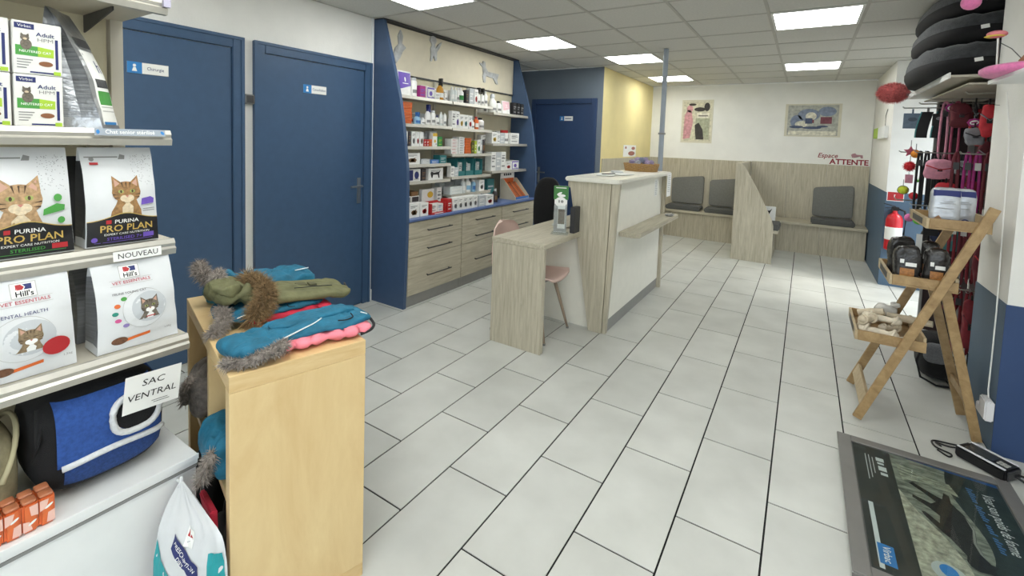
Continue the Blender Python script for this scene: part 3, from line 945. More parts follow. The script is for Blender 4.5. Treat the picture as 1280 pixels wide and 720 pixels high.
# black office chair behind the counter
t = thing('office_chair', 'black high backed office chair in front of the far blue door', 'chair', (-2.18, 4.30, 0), 0.12)
MB().pillow((0.0, -0.19, 0.81), 0.30, 0.10, 0.64, e=0.7, ez=0.75, nv=16).done('backrest', M_blackfab, t, smooth=True, local=True)
MB().pillow((0, 0.05, 0.47), 0.46, 0.46, 0.10, e=0.5, ez=0.6).done('seat', M_blackfab, t, smooth=True, local=True)
MB().bar((0, -0.17, 0.6), (0, -0.10, 0.43), 0.07, 0.02, (0, 1, 0)).done('back_support', M_black, t, local=True)
MB().lathe([(0.03, 0.09), (0.03, 0.28), (0.022, 0.28), (0.022, 0.425)], (0, 0.03, 0), 14).done('gas_column', M_dgrey, t, smooth=True, angle=0.7, local=True)
for k in range(5):
    a = 2 * PI * k / 5 + 0.3
    MB().tube([(0.02 * math.cos(a), 0.03 + 0.02 * math.sin(a), 0.10), (0.27 * math.cos(a), 0.03 + 0.27 * math.sin(a), 0.075)], [0.024, 0.014], 8).done('base_leg', M_black, t, local=True)
    c = Vector((0.26 * math.cos(a), 0.03 + 0.26 * math.sin(a), 0.027))
    q = Vector((-math.sin(a), math.cos(a), 0))
    MB().tube([c - q * 0.02, c + q * 0.02], 0.027, 12).done('castor', M_black, t, local=True)

# ------------------------------------------------------------------ waiting area benches
def oak_strips(parent, name, x0, x1, n, y0, y1, z0, z1, axis='x'):
    for i in range(n):
        a = x0 + (x1 - x0) * i / n
        b = x0 + (x1 - x0) * (i + 1) / n - 0.003
        if axis == 'x':
            MB().box(a, b, y0, y1, z0, z1).done(name, M_oakz, parent)
        else:
            MB().box(y0, y1, a, b, z0, z1).done(name, M_oakz, parent)
bn = thing('waiting_bench', 'pale oak wall bench left of the divider under the vintage poster', 'bench', (-1.5, 8.0, 0))
oak_strips(bn, 'back_panel', -2.31, -0.765, 3, 8.215, 8.247, 0.445, 1.275)
oak_strips(bn, 'front_panel', -2.31, -0.765, 3, 7.84, 7.86, 0.0, 0.404)
MB().box(-2.31, -0.768, 7.80, 8.214, 0.405, 0.443).done('seat_board', M_oakx, bn, bevel=0.003, seg=1)
bn2 = thing('waiting_bench', 'pale oak wall bench right of the divider below the red lettering', 'bench', (0.03, 8.0, 0))
oak_strips(bn2, 'back_panel', -0.705, 0.78, 3, 8.215, 8.247, 0.445, 1.285)
oak_strips(bn2, 'front_panel', -0.295, 0.772, 2, 7.84, 7.86, 0.0, 0.404)
MB().box(-0.705, 0.778, 7.80, 8.214, 0.405, 0.443).done('seat_board', M_oakx, bn2, bevel=0.003, seg=1)
bn3 = thing('bench_divider', 'pale oak divider with curved end panel and short side bench', 'bench', (-0.5, 7.2, 0))
MB().prism([(-0.765, 0.0), (-0.287, 0.0), (-0.287, 0.40), (-0.292, 0.50), (-0.315, 0.58), (-0.36, 0.675), (-0.50, 0.95), (-0.64, 1.21), (-0.675, 1.265), (-0.70, 1.283), (-0.765, 1.285)], 'y', 6.78, 6.82).done('end_panel', M_oakz, bn3, bevel=0.002, seg=1)
MB().box(-0.765, -0.71, 6.822, 7.797, 0.0, 1.283).done('divider_wall', M_oakz, bn3)
MB().box(-0.765, -0.71, 7.862, 8.213, 0.445, 1.283).done('divider_wall', M_oakz, bn3)
MB().box(-0.709, -0.235, 6.822, 7.795, 0.395, 0.433).done('seat_board', M_oaky, bn3)
MB().box(-0.315, -0.295, 6.822, 7.835, 0.0, 0.394).done('front_panel', M_oakz, bn3)
bn4 = thing('waiting_bench', 'pale oak bench along the yellow wall, mostly hidden by the counter', 'bench', (-2.15, 7.0, 0))
oak_strips(bn4, 'back_panel', 5.95, 8.21, 4, -2.328, -2.312, 0.445, 1.275, 'y')
oak_strips(bn4, 'front_panel', 6.3, 7.795, 3, -1.98, -1.96, 0.0, 0.404, 'y')
MB().box(-2.31, -1.93, 6.3, 7.797, 0.405, 0.443).done('seat_board', M_oaky, bn4)

def seat_pad(label, x0, x1, tilt=0.06, h=1.0):
    t = thing('bench_cushion', label, 'cushion', ((x0 + x1) / 2, 8.0, 0.4435), 0, 'grey bench cushions')
    pts = []
    r = 0.05
    cs = [(x0, 0.52), (x1, 0.52), (x1, h), (x0, h - tilt)]
    out = []
    for i, (px, pz) in enumerate(cs):
        p0, p1, p2 = Vector(cs[i - 1]), Vector(cs[i]), Vector(cs[(i + 1) % 4])
        a = p1 + (p0 - p1).normalized() * r
        c = p1 + (p2 - p1).normalized() * r
        for q in range(5):
            s = q / 4
            out.append(tuple(a * (1 - s) ** 2 + p1 * 2 * s * (1 - s) + c * s * s))
    MB().prism(out, 'y', 8.165, 8.213).done('back_pad', M_seat, t, bevel=0.01)
    MB().box(x0 - 0.01, x1 + 0.01, 7.815, 8.16, 0.4435, 0.512).done('seat_pad', M_seatd, t, bevel=0.014)
seat_pad('grey bench cushion leftmost, below the vintage poster', -1.90, -1.39)
seat_pad('grey bench cushion half hidden behind the oak divider', -1.30, -0.80)
seat_pad('grey bench cushion alone at the right end of the bench', 0.135, 0.625)
t = thing('bench_cushion', 'dark grey cushion on the short side bench behind the divider', 'cushion', (-0.48, 7.1, 0.4335), 0, 'grey bench cushions')
MB().box(-0.66, -0.222, 6.835, 7.28, 0.4335, 0.505).done('seat_pad', M_seatd, t, bevel=0.014)
MB().box(-0.7085, -0.665, 6.86, 7.28, 0.4335, 0.95).done('back_pad', M_seat, t, bevel=0.012)
t = thing('bench_cushion', 'dark grey cushion on the bench by the yellow wall', 'cushion', (-2.12, 7.2, 0.4435), 0, 'grey bench cushions')
MB().box(-2.31, -1.945, 6.95, 7.40, 0.4435, 0.515).done('seat_pad', M_seatd, t, bevel=0.014)
MB().box(-2.311, -2.27, 6.95, 7.40, 0.52, 0.98).done('back_pad', M_seat, t, bevel=0.012)

t = thing('leaflet_display', 'leaflet box with dog picture on the side bench cushion', 'leaflets', (-0.385, 7.44, 0.4335))
MB().box(-0.47, -0.30, 7.42, 7.47, 0.4335, 0.675).done('box', M_paper, t, bevel=0.003)
decal('dog_print', M_ink, [poly([(-0.05, -0.09), (-0.01, -0.09), (0.0, -0.02), (0.02, 0.03), (0.04, 0.08), (0.01, 0.05), (-0.015, 0.05), (-0.04, 0.09), (-0.035, 0.02), (-0.05, -0.03)], 0)], plane((-0.385, 7.4195, 0.57), (1, 0, 0), (0, 0, 1), (0, -1, 0)), 0.0006, t)
t = thing('leaflet_display', 'dark framed booklet standing behind the divider top edge', 'leaflets', (-0.54, 7.46, 0.4335))
MB().box(-0.60, -0.48, 7.45, 7.48, 0.4335, 0.77).done('booklet', M_dgrey, t, bevel=0.003)
decal('printed_panel', M_lgrey, [rect(-0.035, 0.035, 0.03, 0.12)], plane((-0.54, 7.4495, 0.63), (1, 0, 0), (0, 0, 1), (0, -1, 0)), 0.0006, t)

# ------------------------------------------------------------------ posters, wall lettering, wall cards
def poster(label, x0, x1, z0, z1, bgc, blobs, frame=None):
    t = thing('wall_poster', label, 'poster', ((x0 + x1) / 2, YB, z0))
    MB().box(x0, x1, YB - 0.006, YB - 0.0005, z0, z1).done('sheet', mat('poster_border', '#d6d2c0', 0.5), t)
    surf = plane(((x0 + x1) / 2, YB - 0.006, (z0 + z1) / 2), (1, 0, 0), (0, 0, 1), (0, -1, 0))
    w, h = (x1 - x0) / 2, (z1 - z0) / 2
    decal('printed_ground', bgc, [rect(-w * 0.9, w * 0.9, -h * 0.92, h * 0.92)], surf, 0.0006, t)
    for i, (m, sh) in enumerate(blobs):
        decal('printed_shape', m, sh, surf, 0.0012 + 0.0004 * i, t)
pm = lambda k, h: mat('poster_' + k, h, 0.6, var=0.25, scale=25)
poster('tall pink and black vintage style poster on the back wall', -1.82, -1.325, 1.545, 2.262, pm('paper', '#cfcbb4'),
       [(pm('rose', '#c99298'), [poly([(-0.21, -0.30), (-0.10, -0.28), (-0.06, 0.0), (-0.09, 0.16), (-0.15, 0.20), (-0.20, 0.10)], 0), ell(-0.12, 0.21, 0.05, 0.06)]),
        (pm('sage', '#a9ac93'), [rect(-0.02, 0.2, -0.30, 0.05)]),
        (pm('soot', '#3b3633'), [poly([(0.0, -0.30), (0.12, -0.30), (0.10, -0.14), (0.03, -0.02), (-0.03, -0.06), (-0.02, -0.18)], 0), ell(0.04, 0.20, 0.09, 0.035), ell(0.15, 0.24, 0.045, 0.07), ell(-0.08, 0.28, 0.06, 0.02)]),
        (pm('pale', '#e4e1d0'), [rect(0.0, 0.19, 0.06, 0.14)]), (pm('soot', '#3b3633'), [rect(0.02, 0.17, 0.085, 0.10)])])
poster('wide blue grey vintage style poster above the red wall lettering', -0.298, 0.408, 1.688, 2.175, pm('mist', '#aeb0a8'),
       [(pm('bluegrey', '#7f8ba3'), [ell(-0.05, 0.08, 0.14, 0.09), ell(0.18, 0.13, 0.11, 0.07), ell(-0.2, -0.02, 0.08, 0.1)]),
        (pm('cream2', '#dcd9c9'), [ell(-0.02, 0.06, 0.07, 0.06), ell(-0.14, -0.06, 0.08, 0.05), rect(-0.3, 0.3, -0.22, -0.16)]),
        (pm('plum', '#7d4450'), [rect(0.10, 0.24, -0.05, 0.05), rect(-0.06, 0.02, -0.04, 0.01)]),
        (pm('slate', '#46536e'), [ell(0.0, -0.11, 0.12, 0.02), ell(-0.2, -0.10, 0.09, 0.02), ell(0.13, -0.09, 0.07, 0.015), rect(-0.09, 0.0, -0.05, 0.03)])])
M_crim = mat('crimson_letters', '#8f1f33', 0.5)
t = thing('wall_lettering', 'dark red waiting area lettering with dog emblem on the back wall', 'lettering', (0.45, YB, 1.30))
surf = plane((0.45, YB, 1.36), (1, 0, 0), (0, 0, 1), (0, -1, 0))
decal('lettering', M_crim, [txt('Espace', 0.095, -0.175, 0.055, 0.95, 0.012, 0.25)], surf, 0.003, t)
decal('lettering', M_crim, [txt('ATTENTE', 0.105, 0.085, -0.03, 1.02, 0.03)], surf, 0.003, t)
decal('dog_emblem', mat('pale_rose_emblem', '#b58a94', 0.6), [poly([(0.12, 0.04), (0.15, 0.04), (0.155, 0.06), (0.21, 0.06), (0.22, 0.035), (0.245, 0.035), (0.24, 0.08), (0.17, 0.085), (0.15, 0.105), (0.12, 0.095), (0.105, 0.08)], 0)], surf, 0.003, t)
t = thing('wall_card', 'small picture card on the yellow wall above the basket', 'card', (-2.33, 7.1, 1.29))
MB().box(-2.3295, -2.324, 6.82, 7.42, 1.29, 1.47).done('card', M_paper, t)
decal('printed_picture', mat('reddish_print', '#a5675a', 0.6, var=0.3, scale=30), [ell(0.08, -0.03, 0.16, 0.035), ell(0.16, 0.05, 0.09, 0.025), ell(-0.2, 0.06, 0.04, 0.02)], plane((-2.324, 7.12, 1.37), (0, 1, 0), (0, 0, 1)), 0.0006, t)
t = thing('wall_card', 'green edged white box with cable on the far right wall', 'wall box', (0.79, 7.3, 1.66))
MB().box(0.755, 0.7895, 6.83, 7.45, 1.66, 1.80).done('box', M_wpanel, t, bevel=0.004)
MB().box(0.755, 0.7895, 7.46, 7.88, 1.67, 1.80).done('green_panel', M_lime, t, bevel=0.004)
MB().tube([(0.786, 7.1, 1.80), (0.786, 7.12, 1.93), (0.786, 7.0, 2.0)], 0.004, 6).done('cable', M_grey, t)
# ------------------------------------------------------------------ products on the pharmacy shelves
PC = {'white': '#e9e9e6', 'silver': '#bfc3c6', 'clear': '#d3d9d8', 'black': '#1d1d20', 'dark': '#3b3638', 'magenta': '#a3327f', 'violet': '#6b52b0', 'amber': '#c98d1e',
      'green': '#e4e8e4', 'pink': '#e6bcc4', 'red': '#b52a2a', 'orange': '#d9662a', 'greenbox': '#2f8440', 'olive': '#5c5a32', 'lime': '#a8b93a', 'bluebox': '#3f73b5', 'teal': '#2f7478',
      'navy': '#28306a', 'skyb': '#8db9d6', 'yellow': '#d9b23a', 'brown': '#7a5b3d', 'grey': '#8b8b8b'}
pmat = lambda k: mat('product_' + k, PC[k], 0.4, var=0.05, scale=30)
SHN = {'1': 'top', '2': 'second', '3': 'third', '4': 'fourth', '5': 'fifth'}
BYN = {'L': 'left', 'M': 'middle', 'R': 'right'}
def face(x, y, z):   # print surface on the front (+x) of a product
    return plane((x, y, z), (0, 1, 0), (0, 0, 1))
STYLE = {'white': ('white', 'grey'), 'silver': ('silver', 'white'), 'clear': ('clear', 'white'), 'black': ('black', 'grey'), 'dark': ('dark', 'brown'), 'magenta': ('magenta', 'violet'), 'whitepurple': ('white', 'violet'),
         'redspot': ('white', 'red'), 'logov': ('white', 'violet'), 'logoy': ('white', 'yellow'), 'logot': ('white', 'teal'), 'logor': ('white', 'red'), 'logog': ('white', 'grey'), 'logob': ('white', 'brown'),
         'logogreen': ('white', 'greenbox'), 'red': ('red', 'white'), 'orange': ('orange', 'brown'), 'yellowtop': ('white', 'yellow'), 'greenbox': ('greenbox', 'lime'), 'olive': ('olive', 'lime'), 'lime': ('lime', 'white'),
         'bluebox': ('bluebox', 'white'), 'teal': ('teal', 'silver'), 'bluepic': ('white', 'navy'), 'dogpic': ('white', 'black'), 'violet': ('white', 'violet'), 'pink': ('white', 'pink'),
         'green': ('white', 'greenbox'), 'blackcap': ('white', 'black'), 'blackspray': ('white', 'black'), 'navyspray': ('white', 'navy'), 'navycap': ('white', 'navy'), 'bluespray': ('skyb', 'bluebox'),
         'amber': ('amber', 'black'), 'redcap': ('orange', 'red'), 'redlid': ('white', 'red'), 'bluelabel': ('white', 'skyb'), 'redstripe': ('white', 'red'), 'darkstripe': ('white', 'black')}

def carton(label, x, y, z, w, d, h, style, group, name='medicine_carton', mark=True):
    a, b = STYLE[style]
    t = thing(name, label, 'carton', (x, y, z), 0, group)
    MB().box(x - d / 2, x + d / 2, y - w / 2, y + w / 2, z, z + h).done('carton', pmat(a), t, bevel=0.0012, seg=1)
    sf = face(x + d / 2, y, z + h / 2)
    if style == 'dogpic':
        sh = [poly([(-w * .3, -h * .3), (-w * .24, -h * .3), (-w * .2, -h * .05), (w * .12, -h * .05), (w * .18, -h * .35), (w * .25, -h * .35), (w * .22, h * .05), (w * .32, h * .32), (w * .2, h * .2), (-w * .15, h * .12), (-w * .34, h * .25), (-w * .38, h * .05)], 0)]
    elif style in ('logov', 'logoy', 'logot', 'logor', 'logog', 'logob', 'logogreen', 'redspot'):
        sh = [ell(0, -h * 0.12, w * 0.28, h * 0.16), poly([(-w * .2, -h * .3), (w * .25, -h * .3), (w * .1, -h * .1), (w * .22, h * .1), (-w * .05, 0)], 0)]
    elif style == 'whitepurple':
        sh = [rect(-w * .46, w * .46, h * .32, h * .44), rect(-w * .46, w * .46, -h * .44, -h * .36), rect(-w * .46, -w * .38, -h * .36, h * .32), ell(0, -.05 * h, w * .2, h * .2)]
    elif style == 'yellowtop':
        sh = [rect(-w * .48, w * .48, h * .25, h * .48), ell(0, -h * .1, w * .2, h * .12)]
    elif style == 'bluepic':
        sh = [rect(-w * .46, w * .02, -h * .4, h * .42), ell(w * .25, 0, w * .15, h * .3)]
    else:
        sh = [rect(-w * .36, w * .36, h * .12, h * .2), rect(-w * .36, w * .1, -h * .02, h * .04), rect(-w * .36, w * .3, -h * .3, -h * .22)]
    decal('printed_label', pmat(b), sh, sf, 0.0006, t)
    if h > 0.07 and w > 0.045 and a == 'white':
        decal('printed_lines', pmat('grey'), [rect(-w * .34, w * .3, h * .28, h * .33), rect(-w * .34, w * .1, h * .19, h * .225)] if style not in ('yellowtop', 'whitepurple', 'bluepic') else [rect(w * .08, w * .4, -h * .34, -h * .28)], sf, 0.0006, t)
    return t

def bottle(label, x, y, z, w, h, style, group, kind='bottle'):
    a, b = STYLE[style]
    r = min(w / 2, 0.045)
    cat = {'bottle': 'bottle', 'can': 'can', 'spray': 'spray bottle', 'jug': 'bottle', 'jar': 'jar'}[kind]
    t = thing({'bottle': 'medicine_bottle', 'can': 'aerosol_can', 'spray': 'spray_bottle', 'jug': 'liquid_jug', 'jar': 'product_jar'}[kind], label, cat, (x, y, z), 0, group)
    if kind == 'spray':
        hb = h * 0.68
        MB().lathe([(r * .9, 0), (r, 0.006), (r, hb * .75), (r * .55, hb * .95), (r * .42, hb)], (x, y, z), 14).done('bottle', pmat(a), t, smooth=True, angle=0.8)
        cm_ = pmat(b)
        MB().lathe([(r * .46, hb), (r * .46, hb + h * .08), (r * .3, hb + h * .1)], (x, y, z), 12).done('collar', cm_, t)
        MB().box(x - 0.012, x + 0.03, y - 0.011, y + 0.011, z + hb + h * .1, z + h).box(x + 0.02, x + 0.032, y - 0.006, y + 0.006, z + hb - h * .05, z + hb + h * .12).done('trigger', cm_, t, bevel=0.002, seg=1)
    elif kind == 'can':
        MB().lathe([(r, 0), (r, h * .8), (r * .75, h * .85)], (x, y, z), 16).done('can', pmat(a), t, smooth=True, angle=0.8)
        MB().lathe([(r * .74, h * .852), (r * .74, h * .97), (r * .6, h)], (x, y, z), 14).done('cap', pmat('silver'), t, smooth=True, angle=0.8)
    elif kind == 'jug':
        MB().lathe([(r * .95, 0), (r * 1.05, .008), (r * 1.05, h * .5), (r * .9, h * .62), (r * .5, h * .72), (r * .5, h * .76)], (x, y, z), 18).done('bottle', pmat(a), t, smooth=True, angle=0.8)
        MB().lathe([(r * .62, h * .762), (r * .62, h * .9), (r * .4, h)], (x, y, z), 16).done('cap', pmat('silver'), t, smooth=True, angle=0.8)
    elif kind == 'jar':
        MB().lathe([(r * .95, 0), (r * 1.1, .006), (r * 1.1, h * .75), (r * .9, h * .8)], (x, y, z), 18).done('jar', pmat(a), t, smooth=True, angle=0.8)
        MB().lathe([(r * 1.02, h * .802), (r * 1.02, h)], (x, y, z), 18).done('lid', pmat(b), t, smooth=True, angle=0.8)
    else:
        MB().lathe([(r * .92, 0), (r, .005), (r, h * .7), (r * .6, h * .82), (r * .45, h * .84)], (x, y, z), 14).done('bottle', pmat(a), t, smooth=True, angle=0.8)
        MB().lathe([(r * .5, h * .842), (r * .5, h)], (x, y, z), 12).done('cap', pmat(b if style in ('blackcap', 'navycap', 'redcap') else 'white'), t, smooth=True, angle=0.8)
    lb = b if style in ('green', 'bluelabel', 'bluespray', 'silver', 'dark') else 'grey' if a == 'white' else 'white'
    vs, fs = [], []
    rr = r * (1.1 if kind == 'jar' else 1.05 if kind == 'jug' else 1) + 0.0006
    for k in range(9):
        q = -1.0 + 2.0 * k / 8
        for v in (0.2, 0.38 if lb == 'grey' else 0.5):
            vs.append((x + rr * math.cos(q), y + rr * math.sin(q), z + h * v * (0.68 if kind in ('spray', 'jug') else 1)))
    for k in range(8):
        fs.append((2 * k, 2 * k + 2, 2 * k + 3, 2 * k + 1))
    MB().add(vs, fs).done('printed_label', pmat(lb), t)
    return t

def stand_pouch(label, x, y, z, w, h, d, m1, m2, group=None, cat='pouch'):
    t = thing('stand_up_pouch', label, cat, (x, y, z), 0, group)
    vs, fs = [], []
    n, k = 12, 20
    def ring(v):
        dd = d * (1 - v ** 1.4) + 0.003
        return [(dd / 2 * math.copysign(abs(math.cos(a)) ** .7, math.cos(a)), w / 2 * (1 - .06 * math.sin(PI * v)) * math.copysign(abs(math.sin(a)) ** .55, math.sin(a)), h * v) for a in [2 * PI * i / k for i in range(k)]]
    for j in range(n + 1):
        vs += [(x + p[0], y + p[1], z + p[2]) for p in ring(j / n)]
    fs = [(j * k + i, j * k + (i + 1) % k, (j + 1) * k + (i + 1) % k, (j + 1) * k + i) for j in range(n) for i in range(k)]
    fs.append(tuple(range(k - 1, -1, -1)))
    fs.append(tuple(n * k + i for i in range(k)))
    MB().add(vs, fs).done('pouch', m1, t, smooth=True, angle=0.9)
    sf = lambda u, v, ww: Vector((x + d * (1 - v ** 1.4) / 2 * (max(0, 1 - (abs(u) / (w / 2)) ** 3.2)) ** .35 + 0.0025 + ww, y + u, z + h * v))
    decal('printed_panel', m2, [band(-w * .42, w * .42, lambda u: 0.34 + 0.1 * math.sin(14 * u), 0.94, 12, 5)], sf, 0.001, t)
    decal('lettering', M_paper, [ell(0, 0.66, w * .05, 0.1), rect(-w * .2, w * .2, 0.48, 0.51)], sf, 0.002, t)
    return t

PROD = [
('L1','pouch',2.934,0.182,0.211,'violet','violet and white stand-up pouch'),
('L1','can',3.061,0.066,0.158,'white','plain white aerosol can'),
('L1','carton',3.140,0.079,0.100,'magenta','magenta carton'),
('L1','carton',3.249,0.112,0.100,'whitepurple','white carton with purple frame'),
('L1','spray',3.422,0.076,0.195,'amber','amber spray bottle with black trigger'),
('L1','carton',3.342,0.066,0.063,'white','small plain white carton'),
('L1','bottle',3.485,0.036,0.084,'white','short white bottle'),
('M1','bottle',3.549,0.051,0.139,'clear','slim clear bottle'),
('M1','bottle',3.608,0.040,0.139,'clear','narrow translucent bottle'),
('M1','bottle',3.653,0.040,0.139,'white','narrow white bottle'),
('M1','bottle',3.724,0.089,0.145,'green','wide white bottle with green label'),
('M1','carton',3.799,0.040,0.131,'dark','slim dark carton'),
('M1','carton',3.870,0.075,0.152,'silver','silver grey carton'),
('M1','carton',3.950,0.067,0.152,'redspot','white carton with a red spot'),
('M1','spray',4.025,0.058,0.176,'blackspray','white bottle with tall black pump'),
('M1','spray',4.090,0.053,0.176,'blackspray','white bottle with short black pump'),
('M1','bottle',4.157,0.064,0.152,'white','white rounded bottle'),
('R1','jug',4.312,0.125,0.195,'white','large white jug with domed cap'),
('R1','bottle',4.429,0.078,0.128,'blackcap','white bottle with black cap'),
('R1','pouch',4.573,0.177,0.142,'pink','pink and white pouch'),
('R1','carton',4.721,0.078,0.135,'black','black carton nearer the jug'),
('R1','carton',4.807,0.073,0.135,'black','black carton with grey stripe'),
('R1','carton',4.891,0.073,0.132,'black','black carton by the far side panel'),
('L2','spray',3.114,0.073,0.105,'bluespray','clear blue spray bottle'),
('L2','bottle',3.183,0.053,0.063,'white','squat white bottle'),
('L2','spray',3.251,0.063,0.179,'navyspray','tall white bottle with navy trigger'),
('L2','can',3.317,0.056,0.132,'white','tall white can'),
('L2','bottle',3.373,0.043,0.089,'navycap','white bottle with navy cap'),
('L2','bottle',3.427,0.046,0.126,'clear','slender clear bottle'),
('L2','bottle',3.482,0.043,0.118,'white','slender white bottle'),
('M2','carton',3.544,0.062,0.158,'white','tall plain white carton'),
('M2','carton',3.615,0.062,0.158,'logov','tall white carton with violet mark'),
('M2','carton',3.697,0.075,0.133,'logoy','white carton with yellow mark'),
('M2','carton',3.783,0.071,0.133,'logot','white carton with teal mark'),
('M2','carton',3.861,0.067,0.131,'logor','white carton with red mark'),
('M2','bottle',3.932,0.049,0.091,'white','small white bottle'),
('M2','bottle',4.003,0.067,0.127,'redcap','orange bottle with red cap'),
('M2','bottle',4.098,0.098,0.121,'blackcap','stout white bottle with black cap'),
('R2','carton',4.239,0.115,0.119,'logoy','white carton with brown picture'),
('R2','carton',4.340,0.057,0.108,'white','slim white carton'),
('R2','carton',4.432,0.104,0.115,'silver','pale grey carton'),
('R2','jar',4.557,0.125,0.148,'redlid','white jar with red lid'),
('R2','carton',4.740,0.209,0.121,'white','wide plain white carton'),
('L3','carton',2.934,0.063,0.126,'logoy','white carton with yellow flower mark'),
('L3','carton',2.990,0.030,0.124,'dark','slim dark carton'),
('L3','carton',3.038,0.053,0.126,'logog','white carton with grey flower mark'),
('L3','carton',3.092,0.043,0.124,'logor','white carton with red flower mark'),
('L3','carton',3.142,0.046,0.124,'logob','white carton with brown flower mark'),
('L3','carton',3.188,0.030,0.063,'red','small red carton by the flower cartons'),
('L3','carton',3.224,0.031,0.063,'red','small red carton in the centre'),
('L3','carton',3.262,0.035,0.063,'orange','small orange carton'),
('L3','carton',3.320,0.069,0.121,'yellowtop','white carton with yellow top'),
('L3','carton',3.396,0.063,0.089,'greenbox','solid green carton'),
('M3','carton',3.917,0.044,0.115,'olive','olive dark carton'),
('M3','carton',3.964,0.038,0.127,'lime','lime green carton'),
('M3','carton',4.023,0.062,0.139,'logogreen','white carton with green mark'),
('M3','bottle',4.087,0.040,0.182,'silver','tall silver bottle'),
('M3','bottle',4.136,0.040,0.170,'dark','tall dark bottle'),
('L4','carton',3.025,0.211,0.097,'logob','wide white carton with brown animal picture'),
('L4','carton',3.200,0.119,0.044,'silver','flat grey carton'),
('L4','carton',3.327,0.122,0.036,'bluebox','flat blue carton'),
('L4','carton',3.446,0.102,0.074,'teal','dark teal carton'),
('M4','carton',3.548,0.062,0.097,'white','white carton stood in front of the teal tray'),
('M4','carton',3.621,0.067,0.085,'silver','low pale carton'),
('R3','carton',4.236,0.099,0.202,'white','tall white carton beside the upright'),
('R3','carton',4.351,0.110,0.213,'silver','tall pale carton with black printing'),
('R3','carton',4.468,0.104,0.202,'white','tall white carton in the centre'),
('R3','carton',4.606,0.141,0.094,'logor','low white carton with red mark'),
('R3','carton',4.773,0.172,0.101,'whitepurple','low white carton with pink mark'),
('L5','carton',3.035,0.211,0.105,'bluepic','white carton with dark blue picture'),
('L5','carton',3.178,0.056,0.105,'dark','slim dark brown carton'),
('L5','carton',3.345,0.218,0.103,'dogpic','white carton with black dog silhouette'),
('M5','carton',3.653,0.209,0.073,'clear','low clear plastic box'),
('M5','bottle',3.808,0.058,0.139,'clear','clear bottle with white cap'),
('M5','bottle',3.894,0.089,0.139,'bluelabel','white bottle with pale blue label'),
('M5','bottle',3.983,0.062,0.121,'bluespray','light blue bottle'),
('M5','carton',4.095,0.100,0.115,'logog','white carton with grey mark'),
]
XFRONT = -2.968
cnt = {}
LASTY = {}
for r in sorted(PROD, key=lambda q: (q[0], q[2])):
    s, kind, y, w, h, style, desc = r
    a, b = BAY[s[0]]
    w = w * 0.93
    h = min(h * 1.08, 0.215)
    y = min(max(y, a + w / 2 + 0.006), b - w / 2 - 0.006)
    if s in LASTY and y - w / 2 < LASTY[s] + 0.002:
        y = LASTY[s] + 0.002 + w / 2
        if y + w / 2 > b - 0.004:
            w = max(0.03, 2 * (b - 0.006 - LASTY[s] - 0.002) / 2)
            y = LASTY[s] + 0.002 + w / 2
    LASTY[s] = y + w / 2
    z = SHZ[s] + 0.0006
    cnt[s] = cnt.get(s, 0) + 1
    label = '%s on the %s shelf of the %s bay' % (desc, SHN[s[1]], BYN[s[0]])
    if len(label.split()) > 16:
        label = '%s, %s shelf, %s bay' % (desc, SHN[s[1]], BYN[s[0]])
    grp = 'products on the %s shelf of the %s bay' % (SHN[s[1]], BYN[s[0]])
    if kind == 'carton':
        d = 0.05 if w < 0.09 else 0.09
        carton(label, XFRONT - d / 2, y, z, w, d, h, style, grp)
    elif kind == 'pouch':
        stand_pouch(label, XFRONT - 0.045, y, z, w, h, 0.07, pmat('white'), pmat('violet' if style == 'violet' else 'pink'), grp)
    else:
        rr = min(w / 2, 0.045)
        bottle(label, XFRONT - rr - 0.008, y, z, w, h, style, grp, kind)
# stacks of flat cartons
def stack(name, style, x, y, z, w, d, h, n, where, group, jitter=0.003):
    for i in range(n):
        pos = 'bottom' if i == 0 else 'top' if i == n - 1 else ORD[i] + ' from bottom'
        carton('%s, %s of the stack %s' % (name, pos, where), x + random.uniform(-jitter, jitter), y + random.uniform(-jitter, jitter), z + 0.0006 + i * (h + 0.0008), w, d, h, style, group, 'flat_carton')
stack('flat orange carton', 'orange', -3.02, 2.955, SHZ['L2'], 0.115, 0.10, 0.0265, 7, 'on the second shelf, left bay', 'orange cartons stacked in the left bay')
stack('flat orange carton', 'orange', -3.02, 3.845, SHZ['M3'], 0.085, 0.09, 0.0265, 6, 'on the third shelf, middle bay', 'orange cartons stacked in the middle bay')
stack('flat white carton with dark stripe', 'darkstripe', -3.02, 3.735, SHZ['M3'], 0.085, 0.09, 0.024, 7, 'beside the orange stack', 'striped cartons stacked in the middle bay')
stack('flat red striped carton', 'redstripe', -3.02, 3.62, SHZ['M3'], 0.10, 0.09, 0.03, 5, 'at the left end, middle bay', 'red striped cartons in the middle bay')
# back row of cartons on some shelves
rb_ = random.Random(21)
for s_ in ('L1', 'L2', 'M1', 'M2', 'R1', 'R2', 'L3', 'R3', 'M5', 'L5'):
    a_, b_ = BAY[s_[0]]
    n_ = 5
    for i_ in range(n_):
        if s_ == 'L2' and i_ == 0:
            continue
        y_ = a_ + (b_ - a_) * (i_ + 0.5) / n_
        up_ = min([z_ for k_, z_ in SHZ.items() if k_[0] == s_[0] and z_ > SHZ[s_] + 0.01] + [2.02]) - SHZ[s_] - 0.035
        carton('pale carton in the back row, %s from left, %s shelf, %s bay' % (ORD[i_], SHN[s_[1]], BYN[s_[0]]), -3.16, y_, SHZ[s_] + 0.0006, (b_ - a_) / n_ * rb_.uniform(0.6, 0.9), 0.07, min(up_, rb_.uniform(0.09, 0.15)), rb_.choice(['white', 'silver', 'white', 'clear', 'logog', 'logor']), 'back row cartons in the pharmacy unit')
